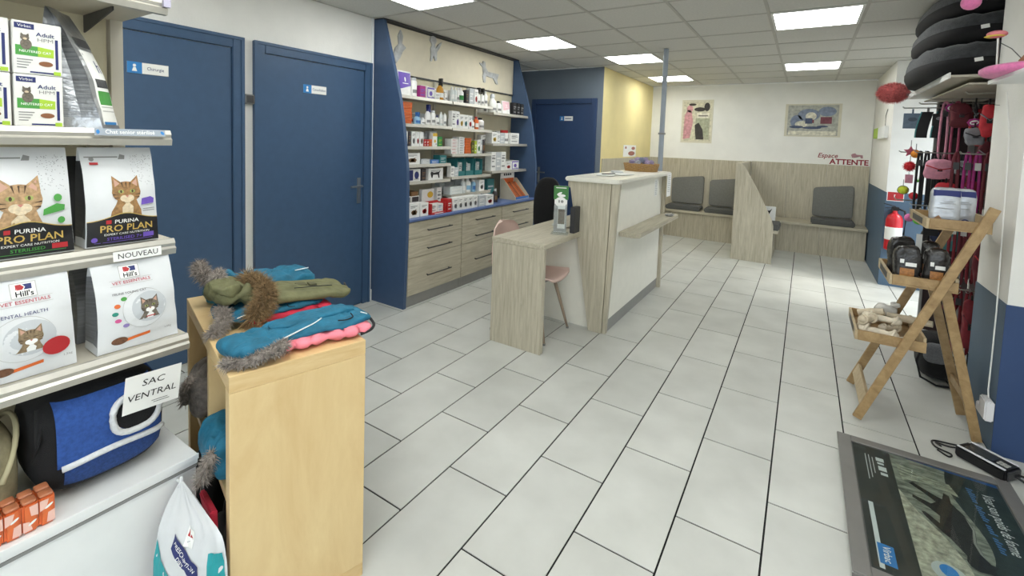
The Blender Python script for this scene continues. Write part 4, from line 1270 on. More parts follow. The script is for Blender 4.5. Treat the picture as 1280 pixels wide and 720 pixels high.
# teal display trays on the fourth shelf of the middle bay
for i, (y, w) in enumerate(((3.745, 0.13), (3.89, 0.13), (4.05, 0.13))):
    t = thing('display_tray', '%s teal display tray with clear front on the fourth shelf, middle bay' % ['leftmost', 'central', 'rightmost'][i], 'display tray', (-3.05, y, SHZ['M4']), 0, 'teal display trays')
    z = SHZ['M4'] + 0.0006
    tm = pmat('teal')
    MB().box(-3.12, -2.985, y - w / 2, y + w / 2, z, z + 0.012).box(-3.12, -3.11, y - w / 2, y + w / 2, z + 0.012, z + 0.18).done('tray', tm, t)
    MB().box(-3.11, -2.985, y - w / 2, y - w / 2 + 0.008, z + 0.012, z + 0.17).done('tray_side', tm, t)
    MB().box(-3.11, -2.985, y + w / 2 - 0.008, y + w / 2, z + 0.012, z + 0.17).done('tray_side', tm, t)
    MB().box(-2.995, -2.985, y - w / 2 + 0.008, y + w / 2 - 0.008, z + 0.012, z + 0.05).done('tray_lip', tm, t)
    for k in range(2):
        q = carton('%s pale box inside the %s teal tray' % (['left', 'right'][k], ['leftmost', 'central', 'rightmost'][i]), -3.05, y - 0.027 + 0.054 * k, z + 0.0125, 0.05, 0.07, 0.11 + 0.015 * ((i + k) % 2), ['silver', 'white', 'clear'][(i + k) % 3], 'boxes in the teal trays')
# things along the worktop
WZ = 0.7826
carton('white carton with cat picture at the left end of the worktop', -2.88, 2.935, WZ, 0.13, 0.07, 0.125, 'logob', 'cartons along the worktop')
carton('white carton with red animal mark, second along the worktop', -2.88, 3.065, WZ, 0.10, 0.07, 0.12, 'logor', 'cartons along the worktop')
for i, y in enumerate((2.945, 3.055)):
    t = thing('open_tray', 'open white divided tray %s on the left of the worktop' % ['nearer', 'farther'][i], 'tray', (-3.02, y, WZ), 0, 'open trays on the worktop')
    MB().box(-3.08, -2.95, y - 0.05, y + 0.05, WZ, WZ + 0.17).done('tray', pmat('white'), t)
    MB().box(-2.9499, -2.949, y - 0.042, y + 0.042, WZ + 0.12, WZ + 0.165).done('tray_opening', pmat('dark'), t)
    MB().box(-3.07, -2.96, y - 0.04, y + 0.04, WZ + 0.1705, WZ + 0.21).done('contents', pmat('brown'), t)
t = thing('counter_display', 'red counter display box with white packs on the worktop', 'display box', (-2.88, 3.25, WZ))
MB().box(-2.94, -2.835, 3.145, 3.35, WZ, WZ + 0.015).box(-2.95, -2.94, 3.145, 3.35, WZ, WZ + 0.11).box(-2.94, -2.835, 3.145, 3.155, WZ + 0.015, WZ + 0.10).box(-2.94, -2.835, 3.34, 3.35, WZ + 0.015, WZ + 0.10).done('box', pmat('red'), t)
decal('printed_bar', M_paper, [rect(-0.06, 0.06, -0.003, 0.003)], plane((-2.835, 3.25, WZ + 0.0075), (0, 1, 0), (0, 0, 1)), 0.0006, t)
for i, y in enumerate((3.20, 3.29)):
    carton('white pack %s in the red display box' % ['left', 'right'][i], -2.89, y, WZ + 0.0155, 0.075, 0.07, 0.075, ['white', 'bluelabel'][i], 'packs in the red display box', 'product_pack')
t = thing('picture_card', 'white card with yellow flower picture leaning above the red box', 'card', (-3.0, 3.27, WZ))
MB().box(-3.03, -3.0, 3.19, 3.36, WZ, WZ + 0.215).done('card', pmat('white'), t)
decal('printed_picture', pmat('yellow'), [ell(0.03, 0.03, 0.04, 0.03)], plane((-3.0, 3.275, WZ + 0.13), (0, 1, 0), (0, 0, 1)), 0.0006, t)
carton('dark red carton standing right of the red display box', -2.88, 3.40, WZ, 0.06, 0.09, 0.125, 'red', 'cartons along the worktop')
carton('pale carton behind the red carton on the worktop', -3.03, 3.43, WZ, 0.07, 0.07, 0.22, 'white', 'cartons along the worktop')
for i, y in enumerate((3.495, 3.575, 3.655, 3.735, 3.815)):
    carton('white carton with black figures, %s of five in the worktop row' % ORD[i], -2.88, y, WZ, 0.072, 0.08, 0.125, 'logog', 'row of five white cartons on the worktop')
carton('pale grey carton between the white row and red carton', -2.88, 3.93, WZ, 0.11, 0.08, 0.115, 'silver', 'cartons along the worktop')
carton('white carton with dark red upper half on the worktop', -2.88, 4.07, WZ, 0.13, 0.09, 0.11, 'redspot', 'cartons along the worktop')
carton('dark blue box against the back on the right of worktop', -3.08, 4.36, WZ, 0.14, 0.09, 0.25, 'teal', 'cartons along the worktop')
bottle('black dropper bottle in front of the dark blue box', -2.93, 4.30, WZ, 0.06, 0.15, 'dark', None)
t = thing('pencil_display', 'open cardboard display of orange sticks at the right of worktop', 'display box', (-2.95, 4.75, WZ))
cb = mat('display_card', '#c9bfa9', 0.6)
for y in (4.60, 4.90):
    MB().prism([(-3.06, WZ), (-2.84, WZ), (-2.84, WZ + 0.035), (-3.02, WZ + 0.24), (-3.06, WZ + 0.24)], 'y', y, y + 0.006).done('side_wall', cb, t)
MB().box(-3.06, -2.84, 4.606, 4.90, WZ, WZ + 0.006).done('base', cb, t)
MB().box(-3.065, -3.061, 4.60, 4.906, WZ, WZ + 0.33).done('header', M_paper, t)
MB().box(-2.844, -2.84, 4.606, 4.90, WZ + 0.006, WZ + 0.035).done('front_lip', pmat('bluebox'), t)
decal('printed_bars', M_ink, [rect(-0.08 + 0.045 * k, -0.05 + 0.045 * k, -0.014, 0.014) for k in range(4)], plane((-3.061, 4.75, WZ + 0.285), (0, 1, 0), (0, 0, 1)), 0.0006, t)
decal('printed_panel', pmat('orange'), [rect(-0.14, 0.14, -0.04, 0.04)], plane((-3.061, 4.75, WZ + 0.20), (0, 1, 0), (0, 0, 1)), 0.0006, t)
for i in range(9):
    y = 4.625 + i * 0.031
    o = MB().bar((-2.87, y, WZ + 0.02), (-3.035, y, WZ + 0.19), 0.02, 0.012, (0, 0, 1)).done('chew_stick', mat('stick_%d' % (i % 3), ['#a5532b', '#8a4a2a', '#b8642f'][i % 3], 0.6))
    tag(o, 'brown orange stick, %s from left in the cardboard display' % ORD[i], 'chew stick', 'sticks in the cardboard display')
# ------------------------------------------------------------------ pet food gondola on the left
GE = 0.66        # far end of the gondola
GN = -0.34       # near end, outside the frame
gd = thing('food_gondola', 'beige metal shop gondola of pet food at the left', 'shelf unit', (-1.85, 0.16, 0))
MB().box(-2.10, -2.075, GN, GE - 0.04, 0.10, 1.95).done('back_panel', M_shelfback, gd)
MB().box(-2.115, -2.055, GE - 0.035, GE, 0.0, 1.98).done('upright_post', M_shelf, gd)
MB().box(-2.115, -2.055, GN - 0.035, GN, 0.0, 1.98).done('upright_post', M_shelf, gd)
GS = [(-1.70, 1.886), (-1.683, 1.482), (-1.666, 1.141), (-1.582, 0.853)]
for i, (fx, z) in enumerate(GS):
    s = MB().box(-2.074, fx - 0.022, GN, GE, z - 0.028, z - 0.002).done('shelf', M_shelf, gd)
    MB().prism([(fx - 0.022, z), (fx - 0.012, z + 0.001), (fx - 0.004, z - 0.012), (fx - 0.006, z - 0.022), (fx + 0.002, z - 0.028), (fx - 0.002, z - 0.046), (fx - 0.022, z - 0.046)], 'y', GN, GE).done('price_rail', M_alu, s)
    MB().prism([(-2.074, z - 0.085), (-2.04, z - 0.08), (fx - 0.12, z - 0.04), (fx - 0.12, z - 0.0285), (-2.074, z - 0.0285)], 'y', GE - 0.10, GE - 0.096).done('bracket', M_dgrey if i == 0 else M_shelf, s)
MB().box(-1.70, -1.688, GE - 0.015, GE + 0.004, 1.862, 1.885).done('rail_end_cap', mat('lilac_cap', '#b8b4c8', 0.5), gd)
MB().box(-2.074, -1.535, GN, GE, 0.455, 0.485).done('base_shelf', M_wpanel, gd, bevel=0.002, seg=1)
MB().box(-1.560, -1.542, GN, GE - 0.004, 0.0, 0.4548).done('base_front_panel', M_wpanel, gd)
MB().box(-2.07, -1.561, GE - 0.02, GE - 0.004, 0.0, 0.4548).done('base_end_panel', M_wpanel, gd)
MB().prism([(-1.5348, 0.469), (-1.531, 0.471), (-1.531, 0.486), (-1.5348, 0.487)], 'y', GN, GE).done('base_edge_trim', M_wpanel, gd)
MB().box(-1.5418, -1.5350, GN, GE - 0.004, 0.446, 0.4545).done('shadow_strip', M_grey, gd)  # grey strip painted in as the shadow line under the base shelf
MB().tube([(-1.5415, 0.605, 0.430), (-1.525, 0.605, 0.432), (-1.518, 0.605, 0.440), (-1.515, 0.605, 0.450)], 0.004, 6).done('hook', M_wpanel, gd)
# shelf strip texts
sf = plane((-1.680, 0.547, 1.455), (0, 1, 0), (-0.12, 0, 1))
t = thing('shelf_label', 'pale blue shelf strip reading senior cat on the upper rail', 'label', (-1.68, 0.5, 1.44))
b = MB()
decal('strip', mat('shelf_strip_grey', '#9fa8b2', 0.4), [rect(-0.085, 0.085, -0.001, 0.019)], plane((-1.6775, 0.555, 1.4645), (0, 1, 0), (-0.2, 0, 1)), 0.0012, t)
sf = plane((-1.6775, 0.555, 1.4645), (0, 1, 0), (-0.2, 0, 1))
decal('lettering', M_paper, [txt('Chat senior stérilisé', 0.0165, -0.002, 0.0092, 0.88, 0.01)], sf, 0.0020, t)
decal('paw_mark', M_skyblue, [ell(-0.077, 0.009, 0.004, 0.006), ell(0.077, 0.009, 0.004, 0.006, 0.6)], sf, 0.0020, t)
t = thing('shelf_label', 'white paper strip reading new on the middle rail', 'label', (-1.66, 0.56, 1.1))
sf = plane((-1.6625, 0.56, 1.112), (0, 1, 0), (-0.08, 0, 1))
decal('strip', M_paper, [rect(-0.06, 0.058, -0.012, 0.016)], sf, 0.0022, t)
decal('lettering', M_ink, [txt('NOUVEAU', 0.022, 0.0, 0.001, 0.95)], sf, 0.0028, t)
# handwritten sign hanging below the fourth shelf
t = thing('paper_sign', 'handwritten white paper sign hanging over the blue pet carrier', 'sign', (-1.57, 0.555, 0.68))
sf = plane((-1.563, 0.555, 0.735), (0, 0.995, -0.06), (0.10, 0.06, 0.99))
b = MB()
for j in range(6):
    for i in range(2):
        pass
decal('paper', M_paper, [rect(-0.068, 0.070, -0.060, 0.052)], sf, 0.0, t)
decal('lettering', M_ink, [txt('SAC', 0.027, 0.000, 0.022, 1.15, 0.0, 0.1), txt('VENTRAL', 0.027, 0.0, -0.016, 1.05, 0.0, 0.1), rect(0.0, 0.04, -0.041, -0.0395), rect(0.005, 0.045, -0.047, -0.0455)], sf, 0.001, t)

# ---- pet food bags
def pet_bag(label, x, y, z, W, D, H, body, group, lean=0.0, seed=0.0, side_m=None, rz=0.0, name='pet_food_bag'):
    t = thing(name, label, 'pet food bag', (x, y, z), rz, group)
    def front(u, v):
        s = u / (W / 2)
        bul = 0.016 * (1 - s * s) * math.sin(PI * min(1, v * 1.15 + 0.03)) if abs(s) < 1 else 0
        n = 0.004 * noise.noise(Vector((u * 22 + seed, v * 6, seed)))
        return D / 2 * (1 - 0.93 * max(0, (v - 0.25) / 0.75) ** 2.4) + bul + n - lean * v
    def half(v):
        return W / 2 * (1 - 0.035 * math.sin(PI * v) - 0.02 * v)
    nv, nu = 22, 12
    rows = []
    for j in range(nv + 1):
        v = j / nv
        hw = half(v)
        fr = [(front((-1 + 2 * i / nu) * W / 2, v), (-1 + 2 * i / nu) * hw, v * H) for i in range(nu + 1)]
        dep = D / 2 * (1 - 0.93 * max(0, (v - 0.3) / 0.7) ** 2.4)
        bk = [(-dep - lean * v - 0.006 * (1 - (-1 + 2 * i / nu) ** 2), (1 - 2 * i / nu) * hw, v * H) for i in range(nu + 1)]
        pin = 0.022 * min(1, v * 2.2)
        g1 = [((fr[-1][0] + bk[0][0]) / 2, hw - pin, v * H)]
        g2 = [((fr[0][0] + bk[-1][0]) / 2, -hw + pin, v * H)]
        rows.append(fr + g1 + bk + g2)
    k = len(rows[0])
    vs = [p for r in rows for p in r]
    fs = [(j * k + i, j * k + (i + 1) % k, (j + 1) * k + (i + 1) % k, (j + 1) * k + i) for j in range(nv) for i in range(k)]
    fs.append(tuple(range(k - 1, -1, -1)))
    fs.append(tuple(nv * k + i for i in range(k)))
    MB().add(vs, fs).done('bag', body, t, smooth=True, local=True, angle=0.7)
    sf = lambda u, v, w: Vector((front(u, v / H) + w, u * half(v / H) / (W / 2), v))
    if side_m:
        sv, sfs = [], []
        for j in range(2, nv - 2):
            v = j / nv
            hw = half(v)
            fx = front(-W / 2, v)
            pin = 0.022 * min(1, v * 2.2)
            mx = (fx - D / 2 * (1 - 0.93 * max(0, (v - 0.3) / 0.7) ** 2.4) - lean * v) / 2
            bx = -D / 2 * (1 - 0.93 * max(0, (v - 0.3) / 0.7) ** 2.4) - lean * v
            sv += [(fx - 0.0015, -hw - 0.0008, v * H), (mx, -hw + pin - 0.0014, v * H), (bx + 0.001, -hw - 0.0008, v * H)]
        for j in range(len(sv) // 3 - 1):
            sfs.append((3 * j, 3 * j + 1, 3 * j + 4, 3 * j + 3))
            sfs.append((3 * j + 1, 3 * j + 2, 3 * j + 5, 3 * j + 4))
        MB().add(sv, sfs).done('side_gusset', side_m, t, local=True)
    return t, sf

def cat_face(t, sf, cx, cy, r, fur, chest, w0=0.0014, body=True, eyes=True, pale=None):
    pale = pale or M_furlt
    if body:
        dpt = 2.4 if r > 0.03 else 1.62
        decal('printed_cat_chest', fur, [poly([(cx - r * 1.25, cy - r * dpt), (cx - r * 1.1, cy - r * 1.5), (cx - r * .8, cy - r * .95), (cx - r * .6, cy - r * .4), (cx + r * .6, cy - r * .4), (cx + r * .75, cy - r * .95), (cx + r * .95, cy - r * 1.5), (cx + r * 1.05, cy - r * dpt)], 2)], sf, w0, t, True)
        decal('printed_cat_bib', pale, [poly([(cx - r * .35, cy - r * dpt), (cx - r * .4, cy - r * 1.2), (cx, cy - r * .7), (cx + r * .4, cy - r * 1.2), (cx + r * .3, cy - r * dpt)], 2)], sf, w0 + .0003, t, True)
    decal('printed_cat_head', fur, [ell(cx, cy, r, r * .88), poly([(cx - r * .95, cy + r * .1), (cx - r * .9, cy + r * 1.35), (cx - r * .2, cy + r * .7)], 1), poly([(cx + r * .95, cy + r * .1), (cx + r * .9, cy + r * 1.35), (cx + r * .2, cy + r * .7)], 1)], sf, w0 + .0005, t, True)
    decal('printed_cat_ears', M_earp, [poly([(cx - r * .78, cy + r * .45), (cx - r * .8, cy + r * 1.1), (cx - r * .42, cy + r * .72)], 0), poly([(cx + r * .78, cy + r * .45), (cx + r * .8, cy + r * 1.1), (cx + r * .42, cy + r * .72)], 0)], sf, w0 + .001, t, True)
    decal('printed_cat_muzzle', pale, [ell(cx - r * .2, cy - r * .48, r * .3, r * .26), ell(cx + r * .2, cy - r * .48, r * .3, r * .26), ell(cx, cy - r * .72, r * .25, r * .14)], sf, w0 + .001, t, True)
    st = [poly([(cx + r * a - r * .05, cy + r * .8), (cx + r * a + r * .05, cy + r * .8), (cx + r * a * .7, cy + r * .3)], 0) for a in (-.3, 0, .3)]
    st += [poly([(cx + s * r * .95, cy - r * .1), (cx + s * r * .95, cy - r * .2), (cx + s * r * .55, cy - r * .2)], 0) for s in (-1, 1)]
    st += [poly([(cx + s * r * .9, cy - r * .4), (cx + s * r * .85, cy - r * .5), (cx + s * r * .5, cy - r * .4)], 0) for s in (-1, 1)]
    if eyes:
        decal('printed_cat_eyes', M_eye, [ell(cx - r * .4, cy + r * .08, r * .19, r * .14), ell(cx + r * .4, cy + r * .08, r * .19, r * .14)], sf, w0 + .0016, t, True)
        st += [ell(cx - r * .4, cy + r * .08, r * .07, r * .12), ell(cx + r * .4, cy + r * .08, r * .07, r * .12)]
    else:
        st += [rect(cx - r * .58, cx - r * .22, cy + r * .02, cy + r * .08), rect(cx + r * .22, cx + r * .58, cy + r * .02, cy + r * .08)]
    decal('printed_cat_stripes', M_furdk, st, sf, w0 + .0021, t, True)
    decal('printed_cat_nose', M_nosep, [poly([(cx - r * .14, cy - r * .25), (cx + r * .14, cy - r * .25), (cx, cy - r * .42)], 0)], sf, w0 + .0021, t, True)

M_blackband = mat('black_bag_band', '#17171a', 0.35, var=0.05)
M_gold = mat('gold_print', '#c9a95a', 0.4)
M_bagside = mat('grey_striped_gusset', '#7d7f83', 0.4, var=0.2, scale=8, stretch=(1, 1, 30))
M_bagdark = mat('dark_gusset', '#3c3d40', 0.4, var=0.2, scale=12)
def proplan(label, y, purple, W=0.175, rz=0.0, seed=1.0):
    H = 0.285
    t, sf = pet_bag(label, -1.742, y, 1.1415, W, 0.085, H, M_bagw, 'cat food bags on the second row', lean=0.01, seed=seed, side_m=M_bagdark, rz=rz)
    top = lambda u: 0.072 + 0.022 * math.exp(-((u + 0.0) / 0.05) ** 2) + 0.0
    decal('black_band', M_blackband, [band(-W / 2 * .985, W / 2 * .985, 0.004, top, 14, 5)], sf, 0.0042, t, True)
    decal('gold_edge', M_gold, [band(-W / 2 * .985, W / 2 * .985, top, lambda u: top(u) + 0.0022, 14, 1)], sf, 0.0043, t, True)
    cx = 0.008 if purple else -0.012
    r = 0.036 if purple else 0.045
    cat_face(t, sf, cx, 0.155 if purple else 0.152, r, M_furtab if purple else mat('printed_sandy_fur', '#b08f68', 0.6, var=0.3, scale=120), None)
    decal('lettering', M_paper, [txt('PURINA', 0.0155, 0.004, 0.071, 1.1, 0.01), txt('EXPERT CARE NUTRITION', 0.0085, 0.006, 0.0345, 1.1)], sf, 0.0050, t, True)
    decal('lettering', M_gold, [txt('PRO PLAN', 0.0275, 0.006, 0.051, 1.02, 0.012)], sf, 0.0050, t, True)
    cm = M_violet if purple else M_green
    decal('lettering', cm, [txt('STERILISED' if not purple else 'STERILISED 7+', 0.0125, 0.0, 0.021, 1.1, 0.01)], sf, 0.0050, t, True)
    decal('printed_line', cm, [rect(-W * .4, W * .4, 0.0115, 0.0128)], sf, 0.0048, t, True)
    decal('red_badge', M_red, [rect(-0.045, -0.033, 0.066, 0.077), rect(-W * .40, -W * .40 + .02, 0.236, 0.243) if purple else rect(W * .25, W * .42, 0.016, 0.03)], sf, 0.0048, t, True)
    if purple:
        decal('violet_badge', M_violet, [rect(W * .26, W * .42, 0.016, 0.030), ell(-W * .4, 0.022, 0.007, 0.007), poly([(0.042, 0.115), (0.078, 0.118), (0.080, 0.132), (0.070, 0.138), (0.045, 0.134)], 1)], sf, 0.0048, t, True)
    else:
        decal('green_badge', M_green, [poly([(0.030, 0.108), (0.076, 0.118), (0.078, 0.132), (0.060, 0.137), (0.032, 0.124)], 1), ell(0.064, 0.152, 0.009, 0.010), ell(0.068, 0.092, 0.008, 0.009)], sf, 0.0048, t, True)
    rd = random.Random(5)
    decal('speckle_print', mat('speckle_grey', '#8e8f90', 0.6), [ell(rd.uniform(0.03, W * .46), rd.uniform(0.17, 0.265), 0.0012, 0.0008, 0, 6) for q in range(90)], sf, 0.0014, t, True)
    decal('grey_marks', M_grey, [rect(-W * .45, 0.0, 0.256, 0.2595), poly([(0.0, 0.251), (0.016, 0.251), (0.018, 0.262), (0.006, 0.266)], 0), ell(-W * .36, 0.252, 0.006, 0.006, 0, 12)] + ([rect(W * .27, W * .46, 0.095, 0.097), rect(W * .27, W * .46, 0.101, 0.103)] if purple else []), sf, 0.0016, t, True)
    return t
proplan('white and black cat food bag with violet stripe and brown cat', 0.538, True, seed=3.0)
proplan('white and black cat food bag with green stripe and pale cat', 0.335, False, 0.185, seed=8.0)

def hills(label, y, dental, W=0.19, rz=0.0, seed=1.0):
    H = 0.243
    t, sf0 = pet_bag(label, -1.665, y, 0.8535, W, 0.095, H, M_bagw, 'cat food bags on the third row', lean=0.012, seed=seed, side_m=M_bagside, rz=rz)
    sf = lambda u, v, w: sf0(u, v * 0.885, w)
    k = -0.01 if not dental else 0.0
    decal('grey_frame', M_lgrey, [rect(k - 0.026, k + 0.024, 0.222, 0.262)], sf, 0.0012, t, True)
    decal('white_frame', M_paper, [rect(k - 0.024, k + 0.022, 0.224, 0.260)], sf, 0.0015, t, True)
    decal('emblem_red', M_red, [poly([(k - 0.015, 0.243), (k - 0.004, 0.257), (k - 0.015, 0.257)], 0), poly([(k - 0.003, 0.243), (k + 0.001, 0.250), (k - 0.006, 0.257), (k - 0.014, 0.243)], 0)], sf, 0.0019, t, True)
    decal('emblem_blue', M_navy, [poly([(k + 0.0, 0.243), (k + 0.015, 0.243), (k + 0.015, 0.257), (k - 0.002, 0.257), (k + 0.003, 0.250)], 0)], sf, 0.0019, t, True)
    decal('lettering', M_ink, [txt("Hill's", 0.019, k, 0.232, 0.95, 0.02)], sf, 0.0021, t, True)
    decal('lettering', mat('rose_letters', '#c05560', 0.6), [txt('VET ESSENTIALS', 0.0125, k, 0.212, 1.05, 0.008)], sf, 0.0019, t, True)
    decal('frame_line', M_lgrey, [rect(k - 0.052, k + 0.052, 0.2195, 0.2205), rect(k - 0.052, k + 0.052, 0.2035, 0.2045)], sf, 0.0016, t, True)
    decal('lettering', M_navy if dental else M_dgrey, [txt('DENTAL HEALTH' if dental else 'FELINE YOUNG CAT', 0.0125 if dental else 0.009, k - 0.01, 0.180, 1.0)], sf, 0.0019, t, True)
    cx, cy = (0.0, 0.115) if dental else (0.024, 0.125)
    rx = 0.05 if dental else 0.045
    decal('picture_ring', M_lgrey, [ell(cx - 0.012, cy - 0.002, rx * 1.22, 0.062, 0, 28)], sf, 0.0012, t, True)
    decal('picture_ring_inner', M_bagw, [ell(cx - 0.012, cy - 0.002, rx * 1.20, 0.0605, 0, 28)], sf, 0.0015, t, True)
    decal('picture_ground', mat('picture_grey', '#bfc3c6', 0.5), [ell(cx, cy, rx, 0.048, 0, 28)], sf, 0.0018, t, True)
    cat_face(t, sf, cx, cy + 0.002, 0.024, M_furgrey if not dental else mat('printed_olive_fur', '#8a765a', 0.6, var=0.35, scale=140), None, 0.0021, eyes=not dental, pale=M_paper)
    if not dental:
        cl_ = [M_green, M_orange, mat('sea_green_print', '#2d8f7c', 0.5), mat('rose_print', '#d0558f', 0.5), mat('mauve_print', '#8b7ab0', 0.5)]
        for i, m in enumerate(cl_):
            a = PI * (0.72 + 0.14 * i)
            decal('printed_icon', m, [ell(cx - 0.018 + 0.066 * math.cos(a), cy - 0.004 + 0.054 * math.sin(a), 0.0075, 0.0065, 0, 12)], sf, 0.0019, t, True)
        decal('collar_print', M_red, [rect(cx - 0.012, cx + 0.012, cy - 0.032, cy - 0.029)], sf, 0.0046, t, True)
    else:
        decal('red_disc', M_red, [ell(0.048, 0.075, 0.028, 0.026)], sf, 0.0046, t, True)
        decal('printed_icon', M_green, [ell(-0.075, 0.085, 0.008, 0.008, 0, 12)], sf, 0.0019, t, True)
    decal('orange_swoosh', M_orange, [band(-0.045, 0.022, lambda u: 0.026 + (u + 0.05) * .16 - 0.0035, lambda u: 0.026 + (u + 0.05) * .16 + 0.006, 8, 2)], sf, 0.0017, t, True)
    decal('kibble_print', mat('kibble_brown', '#6e4a33', 0.7, var=0.3, scale=150), [ell(-0.05, 0.032, 0.019, 0.012)], sf, 0.0021, t, True)
    decal('small_print', M_grey, [txt('1,5kg', 0.009, 0.07, 0.038, 1.0)], sf, 0.0019, t, True)
    return t
hills('white cat food bag with young cat and five colour icons', 0.545, False, 0.195, seed=4.0)
hills('white cat food bag with red disc and sleepy cat', 0.318, True, 0.175, seed=14.0)
# dark striped gussets of bags stored deeper on the shelf
pet_bag('grey striped cat food bag standing behind the young cat bag', -1.80, 0.53, 0.8535, 0.18, 0.09, 0.225, M_bagside, 'cat food bags on the third row', seed=21.0)
pet_bag('dark cat food bag standing behind the brown cat bag', -1.86, 0.53, 1.1415, 0.17, 0.09, 0.255, M_bagdark, 'cat food bags on the second row', seed=25.0)

# ---- boxes of wet food on the upper shelf
def food_box(label, y, z, w=0.095, h=0.137, d=0.12):
    x = -1.72 - d / 2 - 0.03
    t = thing('cat_food_carton', label, 'carton', (x, y, z), 0, 'white wet food cartons')
    MB().box(x - d / 2, x + d / 2, y - w / 2, y + w / 2, z, z + h).done('carton', mat('carton_white', '#e6e5e0', 0.5, var=0.02), t, bevel=0.002, seg=1)
    sf = plane((x + d / 2, y, z), (0, 1, 0), (0, 0, 1))
    s = w / 0.095
    decal('brand_plate', M_navy, [rect(-0.043, -0.006, 0.117, 0.131), rect(0.034, 0.040, 0.018, 0.098), rect(-0.016, 0.03, 0.004, 0.008)], sf, 0.0008, t)
    decal('lettering', M_paper, [txt('Virbac', 0.010, -0.0245, 0.124, 1.0)], sf, 0.0014, t)
    decal('lettering', M_navy, [txt('Adult', 0.0145, 0.015, 0.106, 1.1, 0.015), ], sf, 0.0010, t)
    decal('lettering', M_grey, [txt('HPM', 0.013, 0.015, 0.092, 1.25)], sf, 0.0010, t)
    decal('green_band', M_green, [poly([(-0.042, 0.048), (0.0, 0.048), (0.0, 0.074), (-0.042, 0.074)], 1)], sf, 0.0008, t)
    decal('lime_band', M_lime, [poly([(0.0, 0.048), (0.031, 0.048), (0.031, 0.070), (0.0, 0.074)], 1), rect(0.030, 0.044, 0.002, 0.012)], sf, 0.0008, t)
    decal('lettering', M_paper, [txt('NEUTERED CAT', 0.0085, -0.005, 0.059, 1.0, 0.01)], sf, 0.0014, t)
    decal('printed_cat', M_furgrey, [ell(-0.022, 0.077, 0.011, 0.014), ell(-0.024, 0.094, 0.0085, 0.0075), poly([(-0.032, 0.098), (-0.031, 0.106), (-0.026, 0.101)], 0), poly([(-0.016, 0.098), (-0.017, 0.106), (-0.022, 0.101)], 0)], sf, 0.0012, t)
    decal('printed_cat_muzzle', M_furlt, [ell(-0.024, 0.091, 0.004, 0.003)], sf, 0.0016, t)
    decal('printed_bowl', mat('bowl_brown', '#8a5a3a', 0.6), [ell(0.015, 0.030, 0.014, 0.007)], sf, 0.0009, t)
    decal('printed_lines', M_grey, [rect(-0.04, -0.01 - 0.004 * i, 0.036 - 0.007 * i, 0.0385 - 0.007 * i) for i in range(4)], sf, 0.0009, t)
Z2 = 1.4825
for i, y in enumerate((0.378, 0.278)):
    food_box('white wet cat food carton, lower row, %s' % ['next to the foil bag', 'cut by the left photo edge'][i], y, Z2)
    food_box('white wet cat food carton, upper row, %s' % ['next to the foil bag', 'cut by the left photo edge'][i], y + 0.0, Z2 + 0.1385)
M_foilside = mat('foil_side_print', '#9c9fa3', 0.3, metal=0.6, var=0.35, scale=6, stretch=(1, 1, 40), bump=0.4, bscale=40)
# tall silver foil bag beside the boxes
t, sf = pet_bag('tall crumpled silver foil bag beside the wet food cartons', -1.815, 0.507, 1.4825, 0.13, 0.085, 0.335, M_bagg, None, lean=0.075, seed=31.0, rz=0.98, name='foil_bag', side_m=M_foilside)
decal('printed_white_panel', M_paper, [band(-0.052, 0.052, 0.012, 0.225, 6, 10)], sf, 0.0008, t, True)
decal('printed_dark_patch', M_dgrey, [band(-0.045, 0.03, 0.12, 0.145, 4, 3), band(-0.04, 0.045, 0.235, 0.262, 4, 3)], sf, 0.0014, t, True)
decal('printed_green_block', M_green, [rect(-0.045, 0.03, 0.07, 0.11)], sf, 0.0014, t, True)
decal('printed_lines', M_lgrey, [rect(-0.045, 0.045, 0.05 + 0.012 * i, 0.053 + 0.012 * i) for i in range(2)], sf, 0.0014, t, True)
decal('printed_plate', M_skyblue, [rect(-0.045, 0.04, 0.012, 0.020)], sf, 0.0014, t, True)
decal('lettering', M_navy, [txt('h', 0.05, 0.0, 0.18)], sf, 0.0014, t, True)

# ---- base shelf: blue belly carrier, olive carrier, tissue packs
t = thing('pet_carrier', 'blue and black belly pet carrier with white trims on the base shelf', 'pet carrier', (-1.73, 0.49, 0.4855))
M_bluefab = mat('blue_mesh_fabric', '#28457f', 0.9, var=0.25, scale=160, bump=0.3, bscale=500)
M_blueknit = mat('light_blue_knit', '#2d5196', 0.95, var=0.2, scale=90, bump=0.3, bscale=300)
M_wtrim = mat('white_fleece_trim', '#d8dadb', 0.95, var=0.08, scale=80, bump=0.4, bscale=150)
MB().pillow((-1.735, 0.465, 0.630), 0.28, 0.30, 0.285, e=0.5, ez=0.55, nu=32, nv=16).done('bag_body', M_blackfab, t, smooth=True)
bdep = pillow_depth(0.28, 0.30, 0.285, 0.5, 0.55)
def belly(u, v, w):   # curved front of the carrier; u along y, v height
    return Vector((-1.735 + bdep(u, v + 0.4855 - 0.630) + w, 0.465 + u, 0.4855 + v))
decal('mesh_panel', M_bluefab, [band(-0.095, 0.125, lambda u: 0.035 + 0.02 * (u / .12) ** 2, lambda u: 0.10, 24, 8)], belly, 0.004, t)
decal('knit_panel', M_blueknit, [band(-0.108, 0.128, lambda u: 0.10, lambda u: 0.268, 24, 14)], belly, 0.004, t)
MB().tube([belly(-0.10 + 0.23 * i / 16, 0.098 + 0.010 * math.sin(i / 16 * PI), 0.006) for i in range(17)], 0.0085, 8).done('white_piping', M_wtrim, t, smooth=True)
pth = []
for k in range(24):
    a = 2 * PI * k / 24
    pth.append(belly(0.062 + 0.058 * math.copysign(abs(math.cos(a)) ** .7, math.cos(a)), 0.185 + 0.052 * math.copysign(abs(math.sin(a)) ** .8, math.sin(a)), 0.009))
